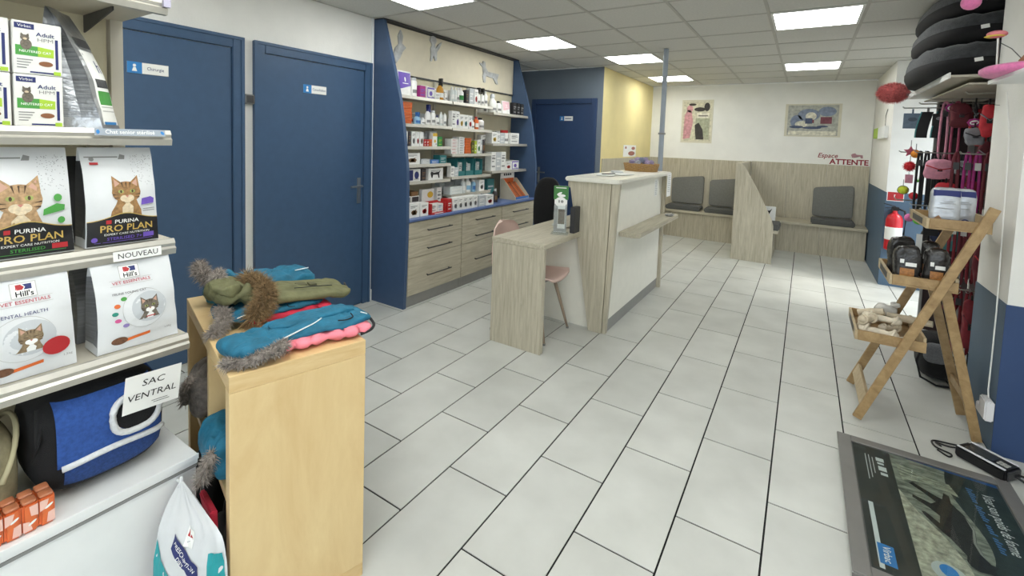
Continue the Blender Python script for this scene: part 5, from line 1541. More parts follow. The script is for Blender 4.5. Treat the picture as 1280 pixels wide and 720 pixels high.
MB().tube(pth, 0.009, 8, closed=True).done('window_piping', M_wtrim, t, smooth=True)
vs, fs = ell(0.062, 0.185, 0.053, 0.047)
decal('dark_window', M_blackfab, [(vs, fs)], belly, 0.0078, t)
MB().tube([(-1.66, 0.33, 0.60), (-1.62, 0.325, 0.67), (-1.66, 0.34, 0.74)], 0.012, 8, 0.4).done('strap', M_blackfab, t, smooth=True)
t = thing('pet_carrier', 'olive beige fabric pet carrier at the left end of the base shelf', 'pet carrier', (-1.74, 0.22, 0.4855))
M_olive = mat('olive_canvas', '#8b8367', 0.9, var=0.1, scale=90, bump=0.2, bscale=400)
MB().pillow((-1.73, 0.185, 0.605), 0.26, 0.23, 0.235, e=0.55, ez=0.5, nu=30, nv=14).done('bag_body', M_olive, t, smooth=True)
MB().tube([(-1.73 + 0.125 * math.sin(a), 0.185 + 0.118 * math.cos(a * .6), 0.60 + 0.118 * math.cos(a)) for a in [-1.5 + 3.0 * i / 14 for i in range(15)]], 0.006, 6).done('piping', mat('pale_olive_piping', '#b8b08e', 0.8), t, smooth=True)
pk = mat('orange_tissue_print', '#e0703c', 0.3, var=0.12, scale=45)
pkl = mat('pale_pink_tissue_print', '#f0c3b4', 0.3, var=0.05)
pkt = mat('brown_shrink_film', '#b5714f', 0.25, var=0.25, scale=30)
rd = random.Random(3)
for i in range(5):
    for j in range(2):
        y = 0.325 - 0.030 * i
        x = -1.566 - 0.034 * j
        t = thing('tissue_pack', 'orange patterned tissue pack, %s from the carrier, %s row' % (ORD[i], ['front', 'back'][j]), 'tissue pack', (x, y, 0.4858), 0, 'orange tissue packs on the base shelf')
        MB().box(x - 0.0165, x + 0.0165, y - 0.0146, y + 0.0146, 0.4858, 0.4858 + 0.075).done('pack', pk, t, bevel=0.005)
        MB().pillow((x, y, 0.4858 + 0.0755), 0.030, 0.027, 0.008, e=0.4, ez=0.6, nu=16, nv=6).done('film_top', pkt, t, smooth=True)
        if j == 0:
            sf_ = plane((x + 0.0165, y, 0.4858 + 0.037), (0, 1, 0), (0, 0, 1))
            k_ = -1 if i % 2 else 1
            decal('pale_motif', pkl, [poly([(-0.0135, 0.004 * k_), (-0.002, 0.008 * k_), (0.003, 0.030 * k_), (-0.0135, 0.031 * k_)], 0), poly([(0.001, -0.005 * k_), (0.0135, -0.002 * k_), (0.0135, -0.031 * k_), (-0.002, -0.030 * k_)], 0)], sf_, 0.0006, t)
            decal('white_swirl', M_paper, [ell(0.003, 0.012 * k_, 0.009, 0.003, 0.6, 12)], sf_, 0.0010, t)

# ---- plastic bag hanging from the base panel hook
t = thing('hanging_food_bag', 'white and teal pet food bag hanging from a hook by its corner', 'pet food bag', (-1.37, 0.57, 0.02))
HB = [(0.02, (-1.47, 0.517), (-1.265, 0.612)), (0.20, (-1.474, 0.518), (-1.264, 0.614)), (0.30, (-1.476, 0.522), (-1.268, 0.614)), (0.355, (-1.485, 0.535), (-1.278, 0.612)), (0.385, (-1.495, 0.552), (-1.292, 0.610)),
      (0.405, (-1.502, 0.566), (-1.35, 0.606)), (0.422, (-1.507, 0.582), (-1.42, 0.606)), (0.440, (-1.516, 0.602), (-1.508, 0.607))]
nrm = Vector((0.42, -0.907, 0))
def hb_row(z):
    for i in range(len(HB) - 1):
        if z <= HB[i + 1][0] or i == len(HB) - 2:
            s = min(1, max(0, (z - HB[i][0]) / (HB[i + 1][0] - HB[i][0])))
            return [Vector((*[HB[i][k][q] * (1 - s) + HB[i + 1][k][q] * s for q in (0, 1)], z)) for k in (1, 2)]
def hb(u, v, w, sgn=1):
    Lp, Rp = hb_row(v)
    s = u / 0.226
    th = 0.030 * max(0.05, 1 - (v / 0.44) ** 3)
    q = 0.006 * noise.noise(Vector((u * 30, v * 30, 1.0))) + 0.004 * noise.noise(Vector((u * 80, v * 50, 4.0)))
    return Lp.lerp(Rp, s) + nrm * (sgn * th * max(0, 1 - (2 * s - 1) ** 2) ** 0.6 + (q if 0 < s < 1 else 0) + w)
b = MB()
nu_, nv_ = 20, 26
for sg in (1, -1):
    vs = [hb(0.226 * i / nu_, 0.02 + 0.42 * j / nv_, 0, sg) for j in range(nv_ + 1) for i in range(nu_ + 1)]
    b.add(vs, [(j * (nu_ + 1) + i, j * (nu_ + 1) + i + 1, (j + 1) * (nu_ + 1) + i + 1, (j + 1) * (nu_ + 1) + i) for j in range(nv_) for i in range(nu_)])
b.done('bag', M_bagw, t, smooth=True)
decal('teal_area', M_teal, [band(0.004, 0.13, 0.03, lambda u: 0.335 - 1.15 * u, 12, 6)], hb, 0.0015, t)
decal('teal_label', M_teal, [band(0.18, 0.222, 0.20, lambda u: 0.335 + 0.2 * (u - 0.2), 6, 5)], hb, 0.0015, t)
decal('navy_plate', M_navy, [poly([(0.070, 0.362), (0.092, 0.352), (0.128, 0.322), (0.152, 0.298), (0.150, 0.262), (0.122, 0.276), (0.094, 0.300), (0.066, 0.330)], 2)], hb, 0.0018, t)
decal('emblem_frame', M_paper, [poly([(0.105, 0.342), (0.132, 0.338), (0.140, 0.378), (0.115, 0.385)], 1)], hb, 0.0018, t)
decal('emblem_red', M_red, [poly([(0.116, 0.366), (0.134, 0.361), (0.122, 0.380)], 1)], hb, 0.0024, t)
decal('emblem_blue', M_navy, [poly([(0.112, 0.350), (0.130, 0.346), (0.134, 0.360)], 1)], hb, 0.0024, t)
decal('lettering', M_paper, [txt('PRESCRIPTION', 0.0145, 0.109, 0.314, 0.95, 0.01, 0, 'CENTER', -0.75), txt('DIET', 0.0145, 0.098, 0.302, 0.95, 0.01, 0, 'CENTER', -0.75)], hb, 0.0026, t, joined=True)
decal('lettering', M_paper, [txt('gastroent', 0.034, 0.052, 0.225, 0.7)], hb, 0.0026, t)
MB().tube([(-1.505, 0.600, 0.425), (-1.512, 0.604, 0.436), (-1.514, 0.605, 0.452)], [0.012, 0.006, 0.004], 8).done('tied_corner', M_bagw, t, smooth=True)
# ------------------------------------------------------------------ birch shelf unit with dog coats
BC = (-1.606, 0.922, 0.0)
BR = math.atan2(-0.271, 0.963)
bu = thing('birch_shelf', 'low open birch shelf unit with folded dog coats on top', 'shelf unit', BC, BR)
MB().box(-0.39, 0.39, -0.195, 0.195, 0.772, 0.82).done('top_board', M_birchx, bu, local=True, bevel=0.0015, seg=1)
MB().box(0.342, 0.39, -0.195, 0.195, 0.046, 0.7715).done('end_panel', M_birch, bu, local=True, bevel=0.0015, seg=1)
MB().box(-0.39, -0.342, -0.195, 0.195, 0.046, 0.7715).done('end_panel', M_birch, bu, local=True, bevel=0.0015, seg=1)
MB().box(-0.39, 0.39, -0.195, 0.195, 0.0, 0.0455).done('bottom_board', M_birchx, bu, local=True, bevel=0.0015, seg=1)
MB().box(-0.3415, 0.3415, -0.185, 0.195, 0.395, 0.42).done('middle_shelf', M_birchx, bu, local=True)
MB().box(-0.012, 0.012, -0.185, 0.195, 0.4205, 0.7715).done('divider', M_birch, bu, local=True)
MB().lathe([(0.006, 0.8201), (0.006, 0.8204)], (0.355, -0.165, 0), 10).done('screw_cap', M_furdk, bu, local=True)
BXF = Matrix.Translation(BC) @ Matrix.Rotation(BR, 4, 'Z')
def bl(x, y, z):
    return tuple(BXF @ Vector((x, y, z)))
M_cblue = mat('petrol_blue_fabric', '#186783', 0.75, var=0.22, scale=22, bump=0.9, bscale=26)
M_colive = mat('olive_fabric', '#6a6a49', 0.8, var=0.2, scale=22, bump=0.9, bscale=26)
M_cred = mat('red_quilt', '#c22740', 0.7, var=0.12, scale=20, bump=0.2, bscale=50)
M_cpink = mat('pink_quilt', '#ee8593', 0.7, var=0.1, scale=20, bump=0.2, bscale=50)
M_cblack = mat('black_binding', '#17171a', 0.8)
M_furg = mat('grey_fur', '#9b928a', 0.95, var=0.35, scale=90)
M_furb = mat('brown_fur', '#8d7452', 0.95, var=0.4, scale=90)
M_pipe = mat('reflective_piping', '#e6ecec', 0.3)
def furstrip(parent, pts, rad, length, m, n=900, local=True, name='fur_trim', droop=0.25):
    b = MB()
    P = [Vector(p) for p in pts]
    b.tube(P, rad, 8)
    lst = []
    for k in range(n):
        i = random.randrange(len(P) - 1)
        q = random.random()
        c = P[i].lerp(P[i + 1], q)
        a, z = random.uniform(0, 2 * PI), random.uniform(-0.6, 1)
        nn = Vector((math.sqrt(max(0, 1 - z * z)) * math.cos(a), math.sqrt(max(0, 1 - z * z)) * math.sin(a), z))
        lst.append((c + nn * rad * 0.8, nn))
    b.fur(lst, length, 0.0016, droop, 0.5)
    o = b.done(name, m, parent, local=local)
    o['kind'] = 'stuff'
    return o
def coat_thing(name, label, x, y, z):
    return thing(name, label, 'dog coat', bl(x, y, z), BR, 'folded dog coats on the birch shelf')
# coat 1: blue with pink lining, along the front edge
def folds(c, lx, ly, lz, rot, seed, e=0.55, ez=0.7, nz=0.009, n=5):
    rd = random.Random(int(seed * 7))
    cr = [(rd.uniform(0, PI), rd.uniform(-ly * 0.4, ly * 0.4), rd.uniform(0.15, 0.4), rd.uniform(0.006, 0.012)) for q in range(n)]
    return MB().pillow(c, lx, ly, lz, e=e, ez=ez, nu=84, nv=26, nz=nz, ns=15.0, rot=rot, seed=seed, creases=cr)
def quilt(c, lx, ly, lz, n, rot=0.0):
    return MB().pillow(c, lx, ly, lz, e=0.4, ez=0.75, nu=150, nv=16, seams=n, axis='y', depth=0.55, nz=0.002, rot=rot)
def piping(t, pts, r=0.0022, m=None, name='reflective_piping'):
    MB().tube(smooth_path(pts), r, 6).done(name, m or M_pipe, t, local=True, smooth=True)
t = coat_thing('dog_coat', 'petrol blue dog coat with pink quilted lining and grey fur hood', 0.27, 0.03, 0.8215)
quilt((0.035, 0.060, 0.020), 0.125, 0.30, 0.038, 6, -0.05).done('lining', M_cpink, t, smooth=True, local=True)
folds((-0.016, 0.055, 0.040), 0.165, 0.325, 0.038, 0.0, 2.0, e=0.4).done('shell', M_cblue, t, smooth=True, local=True)
folds((-0.045, 0.05, 0.052), 0.085, 0.28, 0.026, 0.05, 4.0, n=7).done('shell_fold', M_cblue, t, smooth=True, local=True)
folds((0.015, -0.150, 0.034), 0.165, 0.145, 0.060, 0.25, 5.0, n=6).done('hood', M_cblue, t, smooth=True, local=True)
furstrip(t, [(0.060, -0.225, 0.014), (0.088, -0.195, 0.018), (0.105, -0.15, 0.026), (0.104, -0.105, 0.036), (0.09, -0.075, 0.040)], 0.012, 0.022, M_furg, 2200)
piping(t, [(0.068, -0.07, 0.048), (0.056, -0.02, 0.057), (0.034, 0.03, 0.060), (0.012, 0.06, 0.062)])
piping(t, [(0.050, 0.10, 0.057), (0.058, 0.125, 0.056), (0.05, 0.15, 0.058), (0.02, 0.155, 0.060)], 0.002, M_cblack, 'pocket_edge')
piping(t, [(0.092, 0.16, 0.010), (0.094, 0.195, 0.018), (0.078, 0.212, 0.028), (0.03, 0.218, 0.034)], 0.005, M_cblack, 'binding')
piping(t, [(0.02, 0.19, 0.056), (0.03, 0.21, 0.048)], 0.0022)
# coat 2: blue with red lining, lower of the stack
t = coat_thing('dog_coat', 'petrol blue dog coat with red quilted lining under the olive coat', -0.06, 0.02, 0.8215)
quilt((0.095, 0.045, 0.018), 0.10, 0.29, 0.034, 5).done('lining', M_cred, t, smooth=True, local=True)
folds((0.03, -0.005, 0.036), 0.20, 0.36, 0.040, 0.0, 8.0).done('shell', M_cblue, t, smooth=True, local=True)
furstrip(t, [(0.145, -0.205, 0.010), (0.135, -0.185, 0.022), (0.12, -0.165, 0.040), (0.095, -0.160, 0.052), (0.05, -0.170, 0.058)], 0.013, 0.026, M_furg, 2000)
piping(t, [(0.126, -0.13, 0.040), (0.122, -0.09, 0.048), (0.112, -0.06, 0.053)])
piping(t, [(0.118, 0.03, 0.052), (0.126, 0.035, 0.044), (0.126, 0.075, 0.044), (0.116, 0.08, 0.053)], 0.0018, M_cblack, 'pocket_edge')
# coat 3: olive with brown fur, on top
t = coat_thing('dog_coat', 'olive green dog coat with brown fur collar on top of stack', -0.04, 0.05, 0.876)
folds((0.01, 0.06, 0.020), 0.20, 0.36, 0.044, -0.03, 12.0, e=0.35).done('shell', M_colive, t, smooth=True, local=True)
folds((-0.01, -0.155, 0.030), 0.165, 0.14, 0.085, 0.3, 15.0, n=8).done('hood', M_colive, t, smooth=True, local=True)
folds((0.03, -0.185, 0.055), 0.09, 0.09, 0.06, 0.8, 17.0, n=4).done('hood_fold', M_colive, t, smooth=True, local=True)
furstrip(t, [(0.115, -0.115, -0.03), (0.118, -0.095, -0.005), (0.105, -0.075, 0.03), (0.07, -0.07, 0.052), (0.02, -0.085, 0.066), (-0.04, -0.11, 0.068)], 0.020, 0.040, M_furb, 4200)
furstrip(t, [(0.0, -0.21, 0.085), (-0.03, -0.20, 0.092)], 0.014, 0.024, M_furg, 600, name='hood_fur')
piping(t, [(0.06, 0.03, 0.0435), (0.062, 0.10, 0.045), (0.06, 0.17, 0.043)], 0.0016, M_cblack, 'seam_line')
o = MB().box(0.0, 0.035, 0.05, 0.085, 0.0405, 0.0465).done('pocket_flap', mat('dark_olive', '#55543a', 0.8), t, local=True)
MB().box(0.0, 0.035, 0.095, 0.12, 0.0405, 0.0465).done('pocket_flap', mat('dark_olive', '#55543a', 0.8), t, local=True)
piping(t, [(0.085, 0.215, 0.004), (0.07, 0.232, 0.020), (0.02, 0.236, 0.035)], 0.004, M_cblack, 'binding')
t.rotation_euler.x = -0.10
# coat 4: blue at the back
t = coat_thing('dog_coat', 'petrol blue dog coat lying at the back of the shelf top', -0.27, 0.06, 0.8215)
folds((0.0, 0.02, 0.050), 0.17, 0.33, 0.092, 0.0, 20.0, n=8).done('shell', M_cblue, t, smooth=True, local=True)
folds((0.0, -0.16, 0.066), 0.13, 0.11, 0.12, 0.0, 23.0).done('hood', M_cblue, t, smooth=True, local=True)
furstrip(t, [(0.05, -0.20, 0.10), (0.03, -0.225, 0.13), (-0.03, -0.225, 0.15)], 0.018, 0.028, M_furg, 1400)
piping(t, [(0.05, 0.10, 0.092), (0.03, 0.16, 0.090)])
# coats stuffed in the open side
def stuffed(label, x, y, z, lx, ly, lz, m, seed, fur=None, rot=0.0):
    t = thing('dog_coat', label, 'dog coat', bl(x, y, z), BR, 'dog coats stuffed in the birch shelf')
    folds((0, 0, lz / 2 + 0.002), lx, ly, lz, rot, seed).done('shell', m, t, smooth=True, local=True)
    if fur:
        furstrip(t, fur, 0.014, 0.022, M_furg, 900)
stuffed('petrol blue dog coat hanging out of the birch shelf side', 0.17, -0.135, 0.4205, 0.20, 0.19, 0.17, M_cblue, 31.0, [(0.05, -0.10, 0.02), (0.075, -0.095, 0.07), (0.09, -0.08, 0.12)])
stuffed('grey furry dog coat poking out beside the price sign', -0.18, -0.12, 0.4205, 0.20, 0.20, 0.21, mat('grey_fleece', '#77716b', 0.95, var=0.3, scale=60, bump=0.4, bscale=90), 34.0, [(-0.06, -0.10, 0.05), (0.0, -0.105, 0.12), (0.05, -0.10, 0.18)])
stuffed('black dog coat in the lower compartment of the birch shelf', -0.10, -0.09, 0.0465, 0.34, 0.26, 0.27, M_blackfab, 37.0)
stuffed('black dog coat with red flaps at the bottom by the plastic bag', 0.22, -0.10, 0.0465, 0.20, 0.19, 0.30, M_blackfab, 39.0)
t = thing('dog_coat', 'red dog coat corners sticking out below the blue coat', 'dog coat', bl(0.22, -0.2, 0.36), BR, 'dog coats stuffed in the birch shelf')
for (z, s) in ((0.0, 1.0), (-0.10, 0.8), (-0.16, 0.5)):
    o = MB().prism([(-0.10 * s, -0.012), (0.10 * s, 0.045 * s), (0.11 * s, -0.03 * s), (-0.02, -0.03)], 'y', -0.030, -0.012).done('flap', M_cred, t, local=True, bevel=0.004)
    o.location.z = z
# ------------------------------------------------------------------ A-frame display stand (pine) on the right
st = thing('display_stand', 'wooden folding A-frame stand with three tilted trays', 'display stand', (0.55, 3.35, 0))
def post(name, a, b, w=0.042, th=0.02, m=M_pine):
    d = (Vector(b) - Vector(a)).normalized()
    return MB().bar(a, b, th, w, d.cross(Vector((0, 1, 0)))).done(name, m, st, bevel=0.002, seg=1)
Ya, Yb = 3.16, 3.62
for y in (Ya, Yb):
    post('front_post', (0.335, y, 0.012), (0.80, y, 1.235))
for y in (Ya + 0.045, Yb - 0.045):
    post('rear_leg', (0.845, y + 0.06 if y < 3.3 else y - 0.02, 0.012), (0.655, y, 0.80), m=M_pine)
MB().bar((0.363, Ya + 0.011, 0.115), (0.363, Yb - 0.011, 0.115), 0.075, 0.018, (0.93, 0, -0.36)).done('foot_rail', M_pinel, st, bevel=0.002, seg=1)
MB().bar((0.79, Ya + 0.10, 0.22), (0.79, Yb - 0.07, 0.22), 0.016, 0.045, (0, 0, 1)).done('rear_rail', M_pine, st, bevel=0.002, seg=1)
def tray(x0, x1, z):
    t0, t1 = Ya + 0.011, Yb - 0.011
    MB().box(x0, x1, t0, t1, z, z + 0.008).done('tray_base', M_pine, st)
    MB().box(x0, x1, t0, t0 + 0.013, z + 0.0085, z + 0.055).done('tray_side', M_pine, st, bevel=0.0015, seg=1)
    MB().box(x0, x1, t1 - 0.013, t1, z + 0.0085, z + 0.055).done('tray_side', M_pine, st, bevel=0.0015, seg=1)
    fr = MB().box(x0 - 0.013, x0 - 0.0005, t0, t1, z, z + 0.055).done('tray_front', M_pinel, st, bevel=0.0015, seg=1)
    MB().box(x0 - 0.0145, x0 - 0.0132, t0 + 0.09, t1 - 0.09, z + 0.012, z + 0.044).done('label_holder', M_dgrey, fr)
    MB().box(x1 - 0.012, x1, t0 + 0.014, t1 - 0.014, z + 0.0085, z + 0.075).done('tray_back', M_pinel, st)
tray(0.31, 0.60, 0.447)
tray(0.437, 0.70, 0.785)
tray(0.565, 0.80, 1.105)
# chew bones on the lowest tray
M_bone = mat('rawhide', '#cbbda4', 0.55, var=0.15, scale=25, bump=0.2, bscale=60)
M_bone2 = mat('pale_rawhide', '#d8cdb8', 0.5, var=0.12, scale=25)
def knot_bone(label, c, L, r, rot, m, tilt=0.0):
    t = thing('chew_bone', label, 'chew bone', (c[0], c[1], c[2]), rot, 'rawhide chew bones on the lowest tray')
    n = 14
    pr = [(-L / 2, r * .5), (-L / 2 + .01, r * .95), (-L * .33, r * 1.12), (-L * .24, r * .72), (-L * .1, r * .85), (0, r * .9), (L * .1, r * .85), (L * .24, r * .72), (L * .33, r * 1.12), (L / 2 - .01, r * .95), (L / 2, r * .5)]
    MB().tube([(x, 0, r * 1.15 + tilt * x) for x, _ in pr], [q for _, q in pr], 12, 0.85).done('roll', m, t, smooth=True, local=True)
    for s in (-1, 1):
        pth = [(s * L * .33 + 0.012 * math.cos(a), r * 1.0 * math.sin(a), r * 1.15 + tilt * s * L * .33 + r * 1.02 * math.cos(a)) for a in [2 * PI * k / 16 for k in range(16)]]
        MB().tube(pth, r * .28, 7, closed=True).done('knot', m, t, smooth=True, local=True)
TZ = 0.4558
knot_bone('thick knotted rawhide bone in the front of the lowest tray', (0.405, 3.235, TZ), 0.18, 0.030, -0.25, M_bone2)
knot_bone('knotted rawhide bone against the left rim of the tray', (0.352, 3.36, TZ), 0.13, 0.021, 1.25, M_bone)
knot_bone('rawhide bone lying upon the thick knotted one', (0.36, 3.28, TZ + 0.062), 0.12, 0.022, 0.9, M_bone)
knot_bone('plain rawhide bone along the back of the tray', (0.44, 3.53, TZ), 0.17, 0.024, 0.15, M_bone)
knot_bone('rawhide bone on the right side of the tray', (0.475, 3.39, TZ), 0.12, 0.021, 0.5, M_bone2)
knot_bone('rawhide bone lying across the top of the pile', (0.43, 3.35, TZ + 0.056), 0.18, 0.024, -0.15, M_bone2)
def stick(label, a, b, r, m):
    o = MB().tube([a, tuple((Vector(a) + Vector(b)) / 2), b], [r * .8, r, r * .8], 12).done('chew_stick', m, None, smooth=True, angle=0.8)
    tag(o, label, 'chew stick', 'rawhide sticks on the lowest tray')
stick('pale rawhide roll sticking up at the far left of the tray', (0.33, 3.46, TZ + 0.062), (0.45, 3.44, TZ + 0.10), 0.024, M_bone)
stick('long rawhide roll overhanging the right side of the tray', (0.47, 3.47, TZ + 0.075), (0.66, 3.40, TZ + 0.088), 0.022, M_bone)
t = thing('wrapped_chew', 'clear wrapped white chew at the back of the lowest tray', 'chew', (0.47, 3.55, TZ + 0.05))
MB().pillow((0.47, 3.555, TZ + 0.085), 0.11, 0.07, 0.065, e=0.6, ez=0.8, nz=0.012, ns=30).done('wrapper', mat('milky_film', '#d6d4cd', 0.25), t, smooth=True)
MB().pillow((0.515, 3.545, TZ + 0.125), 0.045, 0.04, 0.03, e=0.6, ez=0.8, nz=0.008, ns=40).done('wrapper_twist', mat('milky_film', '#d6d4cd', 0.25), t, smooth=True)
t = thing('wrapped_chew', 'white paper label lying on the right of the rawhide bones', 'label', (0.52, 3.27, TZ))
MB().pillow((0.525, 3.27, TZ + 0.012), 0.09, 0.05, 0.02, e=0.4, ez=0.6, nz=0.003, rot=0.7).done('paper', M_paper, t)
# treat bags on the middle tray
M_dkfilm = mat('dark_clear_film', '#2d2b2a', 0.2, var=0.4, scale=40, bump=0.3, bscale=60)
def treat_bag(label, x, y, z, w, h, rz=0.0):
    t = thing('treat_bag', label, 'treat bag', (x, y, z), rz, 'treat bags on the middle tray')
    MB().pillow((0, 0, h / 2), w, 0.075, h, e=0.5, ez=0.45, nu=40, nv=22, nz=0.007, ns=22, seed=x * 40).done('bag', M_dkfilm, t, smooth=True, local=True)
    dp = pillow_depth(0.075, w, h, 0.5, 0.45)
    sf = lambda u, v, q: Vector((u, -dp(u, v - h / 2) - 0.007 - q, v))
    decal('treat_window', mat('biscuit_window', '#a8713c', 0.4, var=0.35, scale=70), [rect(-w * .28, w * .24, h * .18, h * .42)], sf, 0.001, t, local=True)
    decal('pink_band', mat('pink_band', '#b9848a', 0.4), [rect(-w * .34, w * .34, h * .06, h * .16)], sf, 0.001, t, local=True)
    decal('white_label', M_paper, [rect(-w * .1, w * .3, h * .48, h * .58), rect(-w * .3, -w * .15, h * .55, h * .66)], sf, 0.0015, t, local=True)
treat_bag('dark treat bag with biscuit window at the left of middle tray', 0.50, 3.24, 0.794, 0.115, 0.20)
treat_bag('dark treat bag with white label at the right of middle tray', 0.62, 3.25, 0.794, 0.10, 0.20)
treat_bag('dark treat bag standing farthest back on the middle tray', 0.50, 3.42, 0.794, 0.12, 0.22, 0.2)
treat_bag('dark treat bag behind the right one on the middle tray', 0.62, 3.42, 0.794, 0.09, 0.21, -0.1)
t = thing('price_card', 'clear upright price card between the treat bags', 'price card', (0.555, 3.33, 0.794))
MB().box(0.545, 0.57, 3.33, 3.334, 0.794, 1.05).done('card', M_lgrey, t)
# silver treat pouches on the top tray
M_silfilm = mat('silver_film', '#c3c7cc', 0.25, metal=0.35, var=0.12, scale=18, bump=0.2, bscale=35)
def silver_pouch(label, x, y, w, h):
    z = 1.1138
    t = thing('treat_pouch', label, 'treat pouch', (x, y, z), 0, 'silver treat pouches on the top tray')
    MB().pillow((0, 0, h / 2), w, 0.06, h, e=0.45, ez=0.35, nu=40, nv=24, nz=0.003, ns=18, seed=x * 50).done('pouch', M_silfilm, t, smooth=True, local=True)
    dp = pillow_depth(0.06, w, h, 0.45, 0.35)
    sf = lambda u, v, q: Vector((u, -dp(u, v - h / 2) - 0.0045 - q, v))
    decal('navy_head', M_navy, [band(-w * .44, w * .44, lambda u: h * .80 - 1.6 * u * u, h * .94, 12, 6)], sf, 0.001, t, local=True)
    decal('grey_lines', M_grey, [rect(-w * .2, w * .3, h * .60, h * .615), rect(-w * .1, w * .2, h * .645, h * .66), rect(-w * .3, w * .25, h * .47, h * .485)], sf, 0.0012, t, local=True)
    decal('navy_roundel', M_navy, [ell(w * .12, h * .13, w * .16, h * .085)], sf, 0.0012, t, local=True)
    decal('white_roundel', M_paper, [ell(w * .12, h * .13, w * .11, h * .05)], sf, 0.0018, t, local=True)
    decal('biscuit_print', mat('biscuit_print', '#9a7350', 0.5), [poly([(-w * .42, h * .05), (-w * .2, h * .05), (-w * .12, h * .22), (-w * .22, h * .3), (-w * .36, h * .22)], 0)], sf, 0.0012, t, local=True)
silver_pouch('silver and navy treat pouch at the front left of top tray', 0.633, 3.255, 0.12, 0.205)
silver_pouch('silver and navy treat pouch behind at the right of top tray', 0.712, 3.33, 0.11, 0.20)

# ------------------------------------------------------------------ hanging display rack behind the stand
rk = thing('hanging_rack', 'wall rack of hanging dog leads and toys with bed shelf above', 'display rack', (1.0, 4.4, 0))
M_rackdk = mat('rack_dark_panel', '#3a2c2e', 0.8)
MB().box(1.125, 1.148, 3.70, 5.10, 0.02, 1.94).done('back_panel', M_rackdk, rk)
for y in (3.72, 5.06):
    MB().box(1.09, 1.124, y - 0.017, y + 0.017, 0.0, 1.944).done('upright_post', M_grey, rk)
MB().box(0.90, 1.124, 5.085, 5.10, 0.02, 1.94).done('end_panel', M_rackdk, rk)  # dark panel added to block the bright wall seen behind the goods
MB().box(0.885, 0.90, 5.07, 5.10, 0.02, 1.94).done('upright_post', M_grey, rk)
MB().box(0.69, 1.148, 3.69, 5.11, 1.945, 1.957).done('bed_shelf', M_shelf, rk)
MB().box(0.682, 0.6895, 3.69, 5.11, 1.938, 1.972).done('shelf_lip', M_wpanel, rk)
MB().box(0.78, 1.12, 3.74, 4.95, 1.905, 1.915).done('under_shelf', M_shelf, rk)
ARMS = {'A': 5.02, 'B': 4.62, 'C': 4.25, 'D': 3.88}
HZ = {1: 1.865, 2: 1.50, 3: 1.10, 4: 0.66}
for a, y in ARMS.items():
    for k, z in HZ.items():
        x0 = {'A': 0.66, 'B': 0.70, 'C': 0.70, 'D': 0.80}[a]
        if k == 4:
            x0 += 0.05
        MB().tube([(1.124, y, z), (x0 + 0.012, y, z), (x0, y, z + 0.012)], 0.005, 6).done('hook_arm', M_steel, rk)
# soft beds on the shelf
M_bedt = mat('charcoal_plush', '#3b3d40', 0.95, var=0.25, scale=40, bump=0.35, bscale=160, sheen=0.2)
M_bedb = mat('black_bed_side', '#141416', 0.9, var=0.2, scale=60)
def pet_bed(label, z, cx, cy, rx, ry, h, seed):
    t = thing('pet_bed', label, 'pet bed', (cx, cy, z), 0, 'stacked plush pet beds')
    nu, nv = 44, 14
    vs, fs, vs2 = [], [], []
    for i in range(nu):
        a = 2 * PI * i / nu
        ca = math.copysign(abs(math.cos(a)) ** .8, math.cos(a))
        sa = math.copysign(abs(math.sin(a)) ** .8, math.sin(a))
        for j in range(nv):
            b = 2 * PI * j / nv
            k = 0.30
            rr = 1 - k * 0.5 + k * 0.5 * math.cos(b)
            zz = h * 0.5 + h * 0.5 * math.sin(b)
            q = noise.noise(Vector((ca * 3 + seed, sa * 3, zz * 6))) * 0.02 + noise.noise(Vector((ca * 9 + seed, sa * 9, zz * 14))) * 0.007
            vs.append((rx * rr * ca, ry * rr * sa, max(0.002, zz + q)))
    fs = [(i * nv + j, ((i + 1) % nu) * nv + j, ((i + 1) % nu) * nv + (j + 1) % nv, i * nv + (j + 1) % nv) for i in range(nu) for j in range(nv)]
    MB().add(vs, fs).done('bolster', M_bedt, t, smooth=True, local=True)
    MB().lathe([(0.72, 0.002), (0.80, 0.01), (0.80, h * .45), (0.60, h * .52)], (0, 0, 0), 30, rx, ry).done('cushion', M_bedb, t, smooth=True, angle=0.8, local=True)
    pr = []
    MB().lathe([(0.93, 0.0), (1.006, h * .28), (1.012, h * .46), (0.985, h * .50)], (0, 0, 0), 44, rx, ry, 0.8).done('black_skirt', M_bedb, t, smooth=True, local=True)
    a = -1.75
    c = Vector((rx * 1.02 * math.cos(a), ry * 1.02 * math.sin(a), h * .38))
    MB().bar(c + Vector((-0.018, -0.004, 0)), c + Vector((0.018, -0.004, 0.006)), 0.003, 0.022, (0, 0, 1)).done('care_tag', M_paper, t, local=True)
pet_bed('charcoal plush pet bed at the bottom of the shelf stack', 1.9725, 0.86, 4.28, 0.285, 0.56, 0.185, 1.0)
pet_bed('charcoal plush pet bed in the middle of the shelf stack', 2.17, 0.875, 4.30, 0.27, 0.56, 0.165, 4.0)
pet_bed('charcoal plush pet bed on top of the shelf stack', 2.345, 0.885, 4.33, 0.26, 0.57, 0.145, 7.0)
